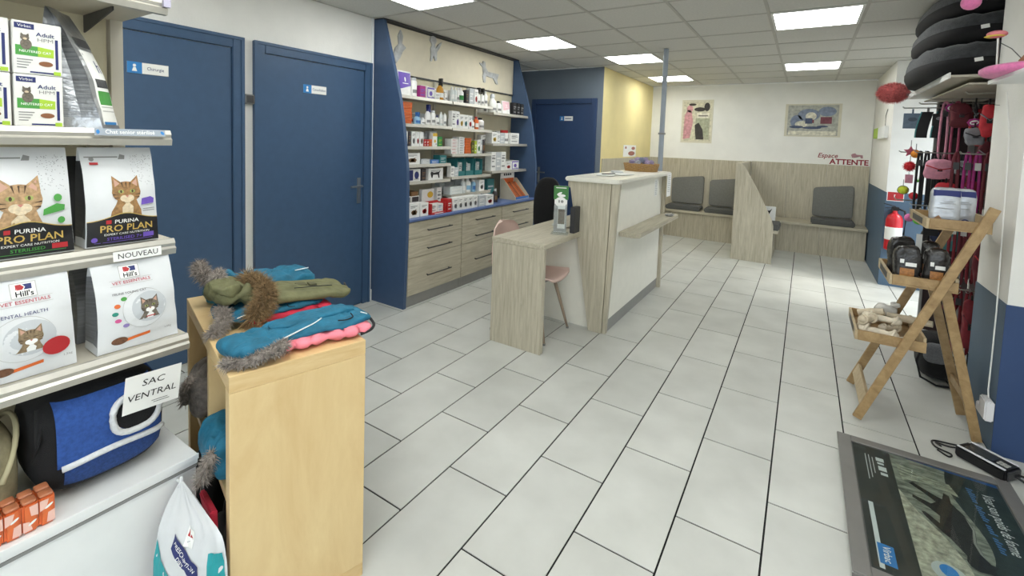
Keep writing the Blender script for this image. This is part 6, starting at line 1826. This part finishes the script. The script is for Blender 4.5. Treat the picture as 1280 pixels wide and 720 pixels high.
# fluffy red cushion at the far end
t = thing('fluffy_cushion', 'round fluffy coral red cushion beside the stacked beds', 'cushion', (0.60, 4.92, 1.95))
M_coral = mat('coral_fur', '#c56a68', 0.95, var=0.3, scale=70)
cc = Vector((0.585, 5.0, 1.995))
b = MB().ball(cc, 0.085, 16, 10, 1.15, 1.15, 0.85)
pts = []
for k in range(2600):
    a, q = random.uniform(0, 2 * PI), random.uniform(-1, 1)
    n = Vector((math.sqrt(1 - q * q) * math.cos(a), math.sqrt(1 - q * q) * math.sin(a), q * .9))
    pts.append((cc + Vector((n.x * 0.095, n.y * 0.095, n.z * 0.078)), n))
b.fur(pts, 0.028, 0.0022, 0.25, 0.7)
b.done('fur', M_coral, t)
MB().tube([(0.66, 4.97, 1.972), (0.70, 4.95, 1.9725)], 0.012, 8).done('label_loop', M_grey, t)

# ---- hanging goods
def hang(name, label, cat, x, y, z):
    return thing(name, label, cat, (x, y, z), 0, 'goods hanging on the rack')
def lead(label, x, y, ztop, zbot, w, m, clip=True):
    t = hang('dog_lead', label, 'dog lead', x, y, zbot)
    h = w * 0.8
    pth = [(x - h * 0.35, y, ztop - 0.03), (x, y, ztop + 0.006), (x + h * 0.35, y, ztop - 0.03), (x + h * .5, y, (ztop + zbot) / 2), (x + h * .45, y, zbot + 0.03), (x, y, zbot + 0.004), (x - h * .45, y, zbot + 0.03), (x - h * .5, y, (ztop + zbot) / 2)]
    fine = []
    n = len(pth)
    for i in range(n):
        p0, p1, p2, p3 = [Vector(pth[(i + k) % n]) for k in (-1, 0, 1, 2)]
        for q in range(4):
            s = q / 4
            fine.append(0.5 * ((2 * p1) + (p2 - p0) * s + (2 * p0 - 5 * p1 + 4 * p2 - p3) * s * s + (3 * p1 - p0 - 3 * p2 + p3) * s ** 3))
    MB().tube(fine, 0.008, 6, 0.35, closed=True, ref=(0, 1, 0)).done('webbing', m, t, smooth=True)
    if clip:
        MB().tube([(x, y - 0.004, zbot + 0.03), (x, y - 0.006, zbot - 0.03)], 0.006, 6).tube([(x + 0.012 * math.cos(a), y - 0.006, zbot - 0.042 + 0.014 * math.sin(a)) for a in [2 * PI * k / 10 for k in range(10)]], 0.003, 5, closed=True).done('clip', M_chrome, t)
    MB().box(x - 0.014, x + 0.014, y - 0.012, y - 0.0095, ztop - 0.10, ztop - 0.055).done('hang_card', M_lgrey if random.random() < 0.5 else M_dgrey, t)
    return t
def card_pack(label, x, y, z0, z1, w, m, m2=None, hook=True):
    t = hang('hang_pack', label, 'hanging pack', x, y, z0)
    MB().box(x - w / 2, x + w / 2, y - 0.006, y + 0.006, z0, z1).done('card', m, t, bevel=0.002, seg=1)
    if m2:
        decal('printed_label', m2, [ell(0.0, 0.0, w * .25, (z1 - z0) * .14)], plane((x, y - 0.006, z0 + (z1 - z0) * .6), (1, 0, 0), (0, 0, 1), (0, -1, 0)), 0.0008, t)
    MB().box(x - 0.006, x + 0.006, y - 0.002, y + 0.002, z1, z1 + 0.035).done('hang_tab', M_acry if not m2 else m, t)
    return t
def vest(label, x, y, z0, z1, w, m, m2, th=0.05):
    t = hang('dog_harness', label, 'dog harness', x, y, z0)
    MB().pillow((x, y, (z0 + z1) / 2), w, th, z1 - z0, e=0.6, ez=0.6, nu=26, nv=14, nz=0.012, ns=16, seed=x * 90 + z0).done('vest', m, t, smooth=True)
    hh = z1 - z0
    MB().tube([(x - w * .48, y - th * .3, z0 + hh * .7), (x, y - th * .62, z0 + hh * .5), (x + w * .48, y - th * .3, z0 + hh * .62)], 0.012, 6, 0.35).done('strap', m2, t, smooth=True)
    MB().tube([(x, y, z1 - 0.01), (x, y, z1 + 0.03)], 0.005, 6).done('hanger_loop', M_black, t)
    MB().box(x - 0.012, x + 0.012, y - th * .75, y - th * .6, z0 + hh * .42, z0 + hh * .55).done('buckle', M_black, t)
    return t
G = lambda k, h: mat('goods_' + k, h, 0.7, var=0.15, scale=40)
mr, rd_, mg, pk_, bk_, gy_, te_ = G('maroon', '#5e1b26'), G('red', '#b3242f'), G('magenta', '#8c1f66'), G('pink', '#cf8fa2'), G('black', '#18181b'), G('grey', '#77777c'), G('teal', '#3f7d80')
# arm A (farthest)
card_pack('blue grey wallet pouch on the top left hook of the rack', 0.725, 5.0, 1.695, 1.82, 0.115, G('slate', '#5f6f7f'), G('slatedark', '#46525f'))
def curved_strap(label, x, y, z0, z1, w, m, m2):
    t = hang('curved_collar', label, 'dog collar', x, y, z0)
    b = MB()
    n = 10
    vs = []
    for i in range(n + 1):
        s = i / n
        vs += [(x - w / 2 - 0.03 * math.sin(s * 1.6), y + 0.0, z1 - (z1 - z0) * s), (x + w / 2 - 0.03 * math.sin(s * 1.6), y, z1 - (z1 - z0) * s)]
    k = len(vs)
    vs2 = [(a, b_ + 0.012, c) for a, b_, c in vs]
    fs = []
    for i in range(n):
        fs += [(2 * i, 2 * i + 1, 2 * i + 3, 2 * i + 2), (k + 2 * i, k + 2 * i + 2, k + 2 * i + 3, k + 2 * i + 1), (2 * i, 2 * i + 2, k + 2 * i + 2, k + 2 * i), (2 * i + 1, k + 2 * i + 1, k + 2 * i + 3, 2 * i + 3)]
    fs += [(0, k, k + 1, 1), (2 * n, 2 * n + 1, k + 2 * n + 1, k + 2 * n)]
    b.add(vs + vs2, fs).done('strap', m, t)
    MB().tube([(x - w / 2 - 0.03 * math.sin(i / n * 1.6) - 0.003, y + 0.004, z1 - (z1 - z0) * i / n) for i in range(n + 1)], 0.006, 6).done('teal_edge', m2, t)
    MB().box(x - 0.008, x + 0.008, y, y + 0.004, z1, z1 + 0.03).done('hang_tab', M_steel, t)
curved_strap('curved black strap with teal edge, left of the pair', 0.815, 4.97, 1.62, 1.83, 0.07, bk_, te_)
curved_strap('curved black strap with teal edge, right of the pair', 0.905, 4.93, 1.62, 1.83, 0.07, bk_, te_)
t = hang('star_toy', 'pink star shaped toy on the left edge of rack', 'pet toy', 0.735, 5.02, 1.45)
pts = [(0.735 + (0.05 if k % 2 == 0 else 0.022) * math.sin(2 * PI * k / 10), 1.505 + (0.05 if k % 2 == 0 else 0.022) * math.cos(2 * PI * k / 10)) for k in range(10)]
MB().prism(pts, 'y', 5.005, 5.025).done('star', G('rose', '#b0566a'), t, bevel=0.004)
MB().tube([(0.735, 5.015, 1.55), (0.735, 5.018, 1.60)], 0.003, 5).done('cord', M_grey, t)
def ball_toy(name, label, x, y, z, r, m, m2=None, fuzz=False):
    t = hang(name, label, 'pet toy', x, y, z - r)
    b = MB().ball((x, y, z), r, 16, 10)
    if fuzz:
        pts = []
        for k in range(500):
            a, q = random.uniform(0, 2 * PI), random.uniform(-1, 1)
            n = Vector((math.sqrt(1 - q * q) * math.cos(a), math.sqrt(1 - q * q) * math.sin(a), q))
            pts.append((Vector((x, y, z)) + n * r * .9, n))
        b.fur(pts, r * .5, 0.002, 0.1, 0.4)
    b.done('ball', m, t, smooth=not fuzz)
    if m2:
        MB().tube([(x + r * 1.0 * math.cos(a), y - r * .35 + r * .12 * math.cos(2 * a), z + r * .93 * math.sin(a)) for a in [2 * PI * k / 24 for k in range(24)]], 0.0025, 5, closed=True).done('seam', m2, t)
    MB().tube([(x, y, z + r * .95), (x, y, z + r + 0.05)], 0.003, 5).done('cord', M_grey, t)
ball_toy('orange_ball', 'orange ball toy hanging in front of the pink star', 0.757, 4.94, 1.487, 0.033, G('orangeball', '#e08a2a'))
ball_toy('fuzzy_toy', 'fuzzy bright red toy below the orange ball', 0.735, 5.0, 1.385, 0.036, G('brightred', '#d02a35'), fuzz=True)
ball_toy('tennis_ball', 'lime yellow tennis ball at the lower left of rack', 0.705, 5.0, 1.185, 0.037, G('tennis', '#c9d63a'), M_dgrey)
ball_toy('red_ball', 'glossy red ball right of the tennis ball', 0.765, 4.93, 1.145, 0.032, mat('goods_glossred', '#c62733', 0.25))
lead('lime green lead beside the fuzzy red toy', 0.79, 4.97, 1.49, 1.26, 0.035, G('limegreen', '#57b52f'), False)
card_pack('small pink hang card below the fuzzy toy', 0.735, 4.99, 1.245, 1.315, 0.05, pk_)
# arm B
for i, (x, zt, zb) in enumerate(((0.735, 1.50, 1.06), (0.775, 1.50, 1.02), (0.815, 1.50, 1.10))):
    lead('black nylon lead, %s of three behind the pink harness' % ORD[i], x, 4.62, zt, zb, 0.034, bk_)
card_pack('small black hang card with grey print in the top row', 0.815, 4.58, 1.70, 1.79, 0.075, bk_, gy_)
lead('pale pink lead hanging from the top row', 0.84, 4.55, 1.865, 1.46, 0.05, pk_)
lead('dark pink lead beside the pale pink lead', 0.905, 4.55, 1.865, 1.44, 0.05, G('dpink', '#a8506b'))
card_pack('maroon square hang pack beside the black card', 0.90, 4.46, 1.69, 1.80, 0.085, mr)
# arm C
def badge(label, x, y, z, rx, rz_):
    t = hang('round_badge', label, 'tag', x, y, z - rz_)
    n = 26
    pts = [(x + rx * (1 + 0.08 * math.cos(8 * a)) * math.cos(a), z + rz_ * (1 + 0.08 * math.cos(8 * a)) * math.sin(a)) for a in [2 * PI * k / n for k in range(n)]]
    MB().prism(pts, 'y', y - 0.002, y + 0.002).done('badge', G('badge', '#a02a7a'), t)
    sf = plane((x, y - 0.002, z), (1, 0, 0.18), (-0.18, 0, 1), (0, -1, 0))
    decal('white_oval', M_paper, [ell(0, 0, rx * .68, rz_ * .55)], sf, 0.0008, t)
    decal('magenta_bar', G('badge', '#a02a7a'), [rect(-rx * .45, rx * .45, -rz_ * .18, rz_ * .18)], sf, 0.0014, t)
    MB().tube([(x, y, z + rz_), (x, y + 0.004, z + rz_ + 0.02)], 0.002, 5).done('cord', M_grey, t)
badge('magenta oval badge high on the rack above the maroon pack', 0.838, 4.36, 1.815, 0.036, 0.030)
badge('magenta oval badge lower on the rack beside the grey harness', 0.882, 4.02, 1.697, 0.032, 0.026)
vest('maroon padded dog harness in the top row', 0.86, 4.24, 1.67, 1.84, 0.11, mr, mr)
vest('crimson dog harness behind the pink lead', 0.965, 4.27, 1.55, 1.80, 0.10, rd_, mr)
vest('pale pink lace dog harness above the silver pouches', 0.785, 4.28, 1.315, 1.455, 0.15, pk_, rd_)
vest('red dog harness just below the pink one', 0.815, 4.21, 1.18, 1.30, 0.12, rd_, rd_)
# arm D
vest('grey dog harness below the second badge', 0.868, 3.93, 1.555, 1.66, 0.09, gy_, bk_)
vest('red spotted dog harness next to the white pillar', 0.905, 3.86, 1.60, 1.80, 0.075, rd_, gy_)
vest('black and white camouflage dog harness above the silver pouches', 0.845, 4.0, 1.36, 1.455, 0.085, mat('goods_camo', '#8a8d90', 0.7, var=0.95, scale=35), bk_)
for i, (x, y, zt, zb, m, nm) in enumerate((
        (0.845, 3.90, 1.50, 1.16, mg, 'magenta lead, left one of the pair near the pillar'), (0.885, 3.88, 1.50, 1.12, mg, 'magenta lead, right one of the pair near the pillar'),
        (0.925, 3.86, 1.50, 1.14, mr, 'maroon lead right beside the pillar, middle row'), (0.80, 3.94, 1.50, 1.22, mr, 'maroon lead left of the magenta leads'))):
    lead(nm, x, y, zt, zb, 0.034, m)
for i, (x, y) in enumerate(((0.82, 3.96), (0.86, 3.92), (0.90, 3.89), (0.94, 3.87))):
    lead('dark red lead, %s from the left in the lower row' % ORD[i], x, y, 1.09, 0.70 - 0.02 * (i % 2), 0.034, mr if i % 2 else G('darkred', '#7a1f2b'))
for i, (x, y) in enumerate(((0.87, 3.93), (0.91, 3.90))):
    lead('deep red lead near the floor, %s of two' % ['left', 'right'][i], x, y, 0.65, 0.25, 0.036, G('darkred', '#7a1f2b'))
vest('dark red dog vest near the floor beside the pillar', 0.90, 3.80, 0.32, 0.62, 0.07, G('darkred', '#7a1f2b'), mr)
vest('dark red dog vest hanging at knee height by the pillar', 0.93, 3.80, 0.70, 0.98, 0.08, mr, rd_)
card_pack('black hang pack in the lower row above the treat bags', 0.76, 4.22, 0.93, 1.05, 0.08, bk_, gy_)
card_pack('teal hang pack in the lower row above the treat bags', 0.86, 4.22, 0.84, 0.98, 0.08, te_, gy_)
ball_toy('lime_toy', 'lime green and pink chew toy behind the treat bags', 0.74, 4.50, 1.0, 0.035, G('limegreen', '#57b52f'))
ball_toy('pink_toy', 'pink rubber ball left of the lime toy', 0.70, 4.60, 1.0, 0.030, G('hotpink', '#cf6aa0'))
for i, (x, y, m) in enumerate(((0.80, 4.60, bk_), (0.86, 4.62, G('navyg', '#2b3552')), (0.92, 4.60, bk_))):
    vest('%s dog harness in the lower middle of rack, %s' % (['black', 'navy', 'black'][i], ['leftmost', 'central', 'rightmost'][i]), x, y, 0.70, 0.92, 0.055, m, gy_)
for i, (x, y, zt, zb, m, nm) in enumerate((
        (0.86, 4.25, 1.49, 1.12, mr, 'maroon'), (0.90, 4.27, 1.49, 1.10, bk_, 'black'), (0.94, 4.25, 1.49, 1.14, G('darkred', '#7a1f2b'), 'dark red'), (0.98, 4.27, 1.49, 1.08, bk_, 'black'), (1.02, 4.25, 1.49, 1.12, mr, 'maroon'))):
    lead('%s lead, %s from the left in the second row behind the magenta leads' % (nm, ORD[i]), x, y, zt, zb, 0.034, m)
for i, (x, y, zt, zb, m, nm) in enumerate((
        (0.86, 4.62, 1.49, 1.05, bk_, 'black'), (0.90, 4.64, 1.49, 1.10, mr, 'maroon'), (0.95, 4.62, 1.49, 1.06, bk_, 'black'), (1.0, 4.64, 1.49, 1.10, G('navyg', '#2b3552'), 'navy'))):
    lead('%s lead, %s from the left in the deep second row of the rack' % (nm, ORD[i]), x, y, zt, zb, 0.034, m)
for i, (x, y, zt, zb, m, nm) in enumerate((
        (0.90, 5.0, 1.49, 1.05, bk_, 'black'), (0.945, 5.02, 1.49, 1.10, bk_, 'charcoal'), (0.99, 5.0, 1.49, 1.06, mr, 'maroon'))):
    lead('%s lead, %s from the left at the far end of the rack' % (nm, ORD[i]), x, y, zt, zb, 0.034, m)
for i, (x, y, z0, z1, w, m, nm) in enumerate((
        (0.93, 4.24, 1.66, 1.84, 0.02, bk_, 'black'), (0.97, 4.1, 1.40, 1.58, 0.08, mr, 'maroon'), (0.90, 3.99, 1.20, 1.33, 0.09, G('darkred', '#7a1f2b'), 'dark red'), (0.95, 4.22, 0.80, 1.04, 0.08, mr, 'maroon'), (0.80, 4.24, 0.60, 0.80, 0.09, rd_, 'red'),
        (0.90, 4.24, 0.42, 0.62, 0.09, G('darkred', '#7a1f2b'), 'deep red'), (0.93, 4.60, 1.62, 1.80, 0.10, bk_, 'black'), (1.0, 4.45, 1.62, 1.80, 0.10, mr, 'maroon'))):
    vest('%s dog vest filling the rack, %s counted from the top shelf' % (nm, ORD[i]), x, y, z0, z1, w, m, gy_, 0.04)
# black bag on the floor behind the stand
t = thing('dog_backpack', 'black dog carrier bag on the floor behind the wooden stand', 'bag', (0.83, 4.1, 0))
MB().pillow((0.845, 4.10, 0.15), 0.25, 0.30, 0.28, e=0.6, ez=0.6, nz=0.012, ns=12).done('bag_body', M_blackfab, t, smooth=True)
MB().pillow((0.80, 3.965, 0.20), 0.13, 0.05, 0.13, e=0.6, ez=0.6).done('front_pocket', mat('grey_mesh_pocket', '#6b6d70', 0.8, var=0.2, scale=120), t, smooth=True)
MB().tube([(0.74, 4.0, 0.24), (0.70, 3.93, 0.14), (0.72, 3.90, 0.05), (0.80, 3.91, 0.012), (0.88, 3.93, 0.012)], 0.007, 7).done('strap', M_blackfab, t, smooth=True)
MB().box(0.885, 0.935, 3.932, 3.936, 0.16, 0.30).done('white_tag', M_paper, t)

# ------------------------------------------------------------------ fire extinguisher and its sign
t = thing('fire_extinguisher', 'red fire extinguisher hanging on the blue wall end by entrance', 'fire extinguisher', (0.86, 6.52, 0.42))
M_ext = mat('extinguisher_red', '#c3202b', 0.3)
MB().lathe([(0.055, 0.0), (0.075, 0.012), (0.075, 0.34), (0.06, 0.385), (0.025, 0.41), (0.022, 0.44)], (0.87, 6.515, 0.42), 20).done('cylinder', M_ext, t, smooth=True, angle=0.8)
MB().lathe([(0.0755, 0.12), (0.0765, 0.13), (0.0765, 0.25), (0.0755, 0.26)], (0.87, 6.515, 0.42), 20).done('label_band', M_paper, t, smooth=True)
MB().box(0.84, 0.90, 6.495, 6.535, 0.86, 0.90).bar((0.87, 6.515, 0.905), (0.77, 6.50, 0.93), 0.022, 0.01).bar((0.87, 6.515, 0.885), (0.785, 6.50, 0.885), 0.02, 0.008).done('valve_handle', M_black, t)
MB().tube([(0.90, 6.515, 0.88), (0.95, 6.50, 0.86), (0.965, 6.50, 0.78), (0.955, 6.50, 0.60)], 0.010, 8).done('hose', M_black, t, smooth=True)
MB().box(0.84, 0.90, 6.585, 6.5945, 0.72, 0.86).done('wall_bracket', M_dgrey, t)
t = thing('extinguisher_sign', 'red extinguisher sign with white edge above the red cylinder', 'sign', (0.865, 6.595, 0.955))
MB().box(0.797, 0.945, 6.5905, 6.5955, 0.955, 1.062).done('plate', M_paper, t)
sf = plane((0.871, 6.5905, 1.008), (1, 0, 0), (0, 0, 1), (0, -1, 0))
decal('red_field', M_red, [rect(-0.068, 0.068, -0.046, 0.048)], sf, 0.0006, t)
decal('pictogram', M_paper, [rect(-0.012, -0.006, -0.01, 0.015), rect(-0.012, 0.0, 0.015, 0.02)], sf, 0.0012, t)

# ------------------------------------------------------------------ phone charger hanging on the pillar
t = thing('power_adapter', 'white plug adapter hanging by its long cord on the blue pillar', 'power adapter', (0.865, 3.24, 0.16))
MB().box(0.842, 0.878, 3.19, 3.285, 0.16, 0.262).done('casing', mat('white_abs', '#e3e2e4', 0.4), t, bevel=0.006)
MB().box(0.847, 0.873, 3.286, 3.345, 0.155, 0.20).done('plug_nose', mat('white_abs', '#e3e2e4', 0.4), t, bevel=0.004)
for z in (0.165, 0.188):
    MB().tube([(0.86, 3.345, z), (0.86, 3.368, z)], 0.003, 6).done('pin', M_steel, t)
MB().tube([(0.865, 3.24, 0.262), (0.865, 3.255, 0.30), (0.872, 3.28, 0.45), (0.874, 3.29, 0.70), (0.874, 3.315, 1.0), (0.874, 3.34, 1.35), (0.874, 3.37, 1.60), (0.874, 3.44, 1.77), (0.874, 3.47, 1.83)], 0.0035, 7).done('cord', M_paper, t, smooth=True)

# ------------------------------------------------------------------ near shelf on the pillar with a pink cat toy
t = thing('wall_shelf', 'white wall shelf on the pillar at the right photo edge', 'shelf', (1.1, 3.0, 1.84))
MB().box(0.735, 1.5, 2.72, 3.193, 1.842, 1.858).done('board', M_wpanel, t)
MB().box(1.0, 1.02, 2.9, 3.193, 1.70, 1.841).done('bracket', M_wpanel, t)
t = thing('cat_play_toy', 'pink plush cat toy with spring stick on the wall shelf', 'cat toy', (0.86, 2.98, 1.8585))
M_pkp = mat('pink_plush', '#e87fb4', 0.95, var=0.12, scale=60, bump=0.3, bscale=200, sheen=0.3)
MB().lathe([(0.19, 0.0), (0.205, 0.012), (0.205, 0.028), (0.19, 0.038)], (0.86, 2.98, 1.8588), 36).done('base_disc', M_pkp, t, smooth=True)
MB().tube([(0.80, 2.98, 1.897), (0.84, 2.975, 1.93), (0.90, 2.97, 1.99), (0.95, 2.97, 2.07), (0.97, 2.97, 2.17)], [0.035, 0.05, 0.06, 0.06, 0.055], 14).done('brown_tunnel', mat('brown_plush', '#a8765a', 0.95, var=0.12, scale=60), t, smooth=True)
MB().tube([(0.715, 3.0, 1.895), (0.71, 3.0, 2.03)], 0.0045, 8).done('spring_stick', M_steel, t)
MB().ball((0.705, 3.0, 2.048), 0.027, 16, 9, 1.35, 1.1, 0.62).done('pink_ufo', mat('coral_plush', '#e58a92', 0.9), t, smooth=True)
MB().lathe([(0.030, 0), (0.036, 0.003), (0.030, 0.006)], (0.698, 3.0, 2.036), 18).done('yellow_rim', mat('yellow_felt', '#e8d65a', 0.8), t, smooth=True)
MB().tube([(0.90, 2.97, 2.30), (0.78, 2.98, 2.36), (0.66, 3.0, 2.33), (0.612, 3.0, 2.235)], 0.003, 6).tube([(0.97, 2.97, 2.17), (0.96, 2.97, 2.24), (0.90, 2.97, 2.30)], 0.003, 6).done('wire', M_steel, t)
MB().ball((0.607, 3.0, 2.203), 0.034, 16, 9, 1.1, 1.1, 1.0).done('pink_ball', M_pkp, t, smooth=True)

# ------------------------------------------------------------------ framed poster lying on the floor
M_pframe = mat('grey_frame', '#7b7976', 0.4, metal=0.3, var=0.05)
t = thing('framed_poster', 'large grey framed poster with black cat lying on the floor', 'framed poster', (0.70, 2.4, 0), 0)
PX0, PX1, PY0, PY1 = 0.233, 0.872, 1.955, 2.905
MB().box(PX0, PX1, PY0, PY1, 0.001, 0.022).done('backboard', M_pframe, t, bevel=0.003, seg=1)
fr = MB()
fr.box(PX0, PX0 + 0.055, PY0, PY1, 0.0222, 0.030).box(PX1 - 0.055, PX1, PY0, PY1, 0.0222, 0.030).box(PX0 + 0.055, PX1 - 0.055, PY0, PY0 + 0.055, 0.0222, 0.030).box(PX0 + 0.055, PX1 - 0.055, PY1 - 0.055, PY1, 0.0222, 0.030)
fr.done('frame', M_pframe, t, bevel=0.002, seg=1)
MB().tube([(PX0, PY0, 0.023), (PX0, PY1, 0.023), (PX1, PY1, 0.023)], 0.0028, 6).done('bright_edge', M_chrome, t)
# print plane: up = +x, reading direction = -y
pw, ph = (PY1 - PY0 - 0.12) / 2, (PX1 - PX0 - 0.12) / 2
sf = plane(((PX0 + PX1) / 2, (PY0 + PY1) / 2, 0.0235), (0, -1, 0), (1, 0, 0), (0, 0, 1))
M_pw = mat('poster_white_letters', '#d7dcd8', 0.5)
M_pb = mat('poster_blue_letters', '#3f6f9f', 0.5)
decal('print_dark_ground', mat('poster_dark_green', '#2c3733', 0.5, var=0.35, scale=14), [rect(-pw, pw, -ph, ph)], sf, 0.0, t)
decal('print_grass', mat('poster_grass_print', '#7d8273', 0.5, var=0.6, scale=26, stretch=(0.7, 2.4, 1)), [band(-pw, pw, -0.115, lambda u: 0.10 + 0.03 * math.sin(9 * u + 1), 24, 6)], sf, 0.0004, t)
decal('print_pale_path', mat('poster_path', '#a9a893', 0.5, var=0.5, scale=40), [poly([(-0.14, -0.115), (0.36, -0.115), (0.36, 0.05), (0.22, 0.04), (0.10, 0.0), (-0.02, -0.07)], 3)], sf, 0.0007, t)
decal('print_pale_grass', mat('poster_pale_grass', '#8f937f', 0.5, var=0.6, scale=34, stretch=(0.7, 2.4, 1)), [poly([(-0.36, -0.10), (-0.30, -0.02), (-0.30, 0.08), (-0.22, 0.10), (-0.26, 0.0), (-0.22, -0.09)], 2)], sf, 0.0008, t)
decal('print_dark_trees', mat('poster_dark_trees', '#28342f', 0.5, var=0.45, scale=20), [band(-pw, pw, lambda u: 0.115 + 0.022 * math.sin(13 * u + 1), ph, 24, 5)], sf, 0.0008, t)
decal('print_blue_strip', mat('poster_blue', '#24528c', 0.5), [poly([(-pw, -ph * .2), (-pw, ph), (-pw + 0.022, ph), (-pw + 0.003, -ph * .2)], 0)], sf, 0.0010, t)
decal('print_dark_strip', mat('poster_dark_strip', '#2d3330', 0.5, var=0.2, scale=12), [rect(-pw, pw, -ph, -0.118)], sf, 0.0009, t)
M_pcat = mat('poster_cat_black', '#1f211d', 0.5, var=0.5, scale=40)
cat = [(-1.05, 0.10), (-1.00, 0.20), (-0.75, 0.18), (-0.45, 0.36), (-0.05, 0.44), (0.35, 0.36), (0.62, 0.40), (0.80, 0.46), (0.83, 0.60), (0.92, 0.50), (1.00, 0.48), (1.07, 0.55), (1.08, 0.38), (1.12, 0.20), (1.06, 0.08), (0.95, 0.04), (0.80, 0.08), (0.62, -0.02), (0.45, -0.12), (0.25, -0.30), (0.02, -0.46), (-0.12, -0.52), (-0.14, -0.44), (0.08, -0.22), (-0.16, -0.16), (-0.34, -0.34), (-0.52, -0.62), (-0.62, -0.60), (-0.50, -0.26), (-0.62, -0.14), (-0.82, -0.34), (-1.02, -0.60), (-1.10, -0.52), (-0.88, -0.16), (-0.80, 0.02)]
decal('print_cat', M_pcat, [poly([(x * 0.20 - 0.005, y * 0.165 + 0.03) for x, y in cat], 1)], sf, 0.0014, t)
decal('print_cat_light', mat('poster_cat_grey', '#8a8d82', 0.5), [poly([(-0.005 + 0.20 * a, 0.032 + 0.165 * b) for a, b in ((-.45, .33), (-.05, .42), (.35, .34), (.62, .38), (.78, .44), (.62, .33), (.35, .29), (-.05, .38))], 0)], sf, 0.0018, t)
decal('print_lettering', M_pw, [txt('Viser son poids de forme', 0.054, -0.13, 0.203, 0.66, 0.004, 0.2)], sf, 0.0016, t)
rb = random.Random(9)
decal('print_blue_marks', M_pb, [poly([(-0.32 + 0.0145 * i, 0.138 + 0.0006 * i), (-0.311 + 0.0145 * i, 0.138 + 0.0006 * i), (-0.307 + 0.0145 * i, 0.138 + 0.0006 * i + hh), (-0.316 + 0.0145 * i, 0.138 + 0.0006 * i + hh)], 0) for i, hh in [(i, rb.choice((0.015, 0.022, 0.015))) for i in range(27)] if i not in (7, 15, 20)], sf, 0.0016, t)
decal('print_fine_lines', M_pw, [rect(-0.345, -0.14, -0.216, -0.213), rect(-0.345, -0.16, -0.203, -0.200), rect(-0.33, -0.20, -0.190, -0.187), rect(-0.34, -0.31, -0.175, -0.145), rect(-0.30, -0.285, -0.172, -0.148), rect(-0.27, -0.235, -0.172, -0.142), rect(-0.22, -0.20, -0.168, -0.142)], sf, 0.0016, t)
decal('print_white_bar', M_pw, [rect(0.03, 0.40, -0.236, -0.220)], sf, 0.0016, t)
decal('print_logo_field', M_skyblue, [rect(0.27, 0.375, -0.232, -0.182)], sf, 0.0018, t)
decal('print_logo_lettering', M_paper, [txt('Virbac', 0.034, 0.322, -0.206, 0.95, 0.01)], sf, 0.0024, t)
decal('print_seal', mat('poster_seal', '#b9c0bb', 0.5), [ell(0.29, -0.03, 0.05, 0.05)], sf, 0.0016, t)
decal('print_seal_drop', M_skyblue, [ell(0.28, -0.03, 0.030, 0.026)], sf, 0.0020, t)
MB().box(PX0 + 0.056, PX1 - 0.056, PY0 + 0.056, PY1 - 0.056, 0.0272, 0.0285).done('glazing', glassmat('poster_acrylic', (0.9, 0.92, 0.92), 0.03), t)

# ------------------------------------------------------------------ black charger with silver rails
ca = math.atan2(2.84 - 3.0, 0.835 - 0.725)
t = thing('battery_charger', 'black charger box with two silver rails and cables on the floor', 'charger', (0.83, 3.045, 0.0), -0.72)
cz = 0.0305
MB().box(-0.095, 0.095, -0.058, 0.058, 0.004, 0.054).done('casing', M_black, t, local=True, bevel=0.006)
for y in (-0.05, 0.05):
    MB().box(-0.092, 0.092, y - 0.006, y + 0.006, 0.0545, 0.061).done('silver_rail', mat('polished_rail', '#e8eaec', 0.25, metal=0.2), t, local=True, bevel=0.002, seg=1)
MB().box(-0.075, 0.03, -0.03, 0.034, 0.0545, 0.0565).done('display', mat('charger_display', '#3c3f41', 0.25), t, local=True)
for i in range(3):
    for j in range(2):
        MB().box(0.042 + 0.014 * i, 0.053 + 0.014 * i, -0.018 + 0.018 * j, -0.005 + 0.018 * j, 0.0545, 0.058).done('button', M_lgrey, t, local=True)
for x in (-0.102, 0.102):
    MB().box(min(x, math.copysign(0.0955, x)), max(x, math.copysign(0.0955, x)), -0.045, 0.045, 0.008, 0.05).done('end_cap', M_dgrey, t, local=True, bevel=0.002, seg=1)
MB().tube(smooth_path([(-0.103, 0.02, 0.03), (-0.15, 0.015, 0.012), (-0.20, -0.04, 0.008), (-0.16, -0.085, 0.008), (-0.10, -0.075, 0.008), (-0.09, -0.11, 0.008), (-0.115, -0.15, 0.034)]), 0.0042, 7).done('cable', M_black, t, local=True, smooth=True)
MB().tube(smooth_path([(-0.103, -0.02, 0.03), (-0.14, -0.03, 0.014), (-0.175, -0.06, 0.018), (-0.13, -0.10, 0.034)]), 0.0042, 7).done('cable', M_black, t, local=True, smooth=True)
MB().tube(smooth_path([(0.103, 0.0, 0.03), (0.15, 0.02, 0.010), (0.20, 0.06, 0.008), (0.30, 0.08, 0.008)]), 0.005, 7).done('cable', M_black, t, local=True, smooth=True)
MB().tube(smooth_path([(0.103, 0.02, 0.03), (0.16, 0.09, 0.02), (0.22, 0.13, 0.06)]), 0.005, 7).done('cable', M_black, t, local=True, smooth=True)
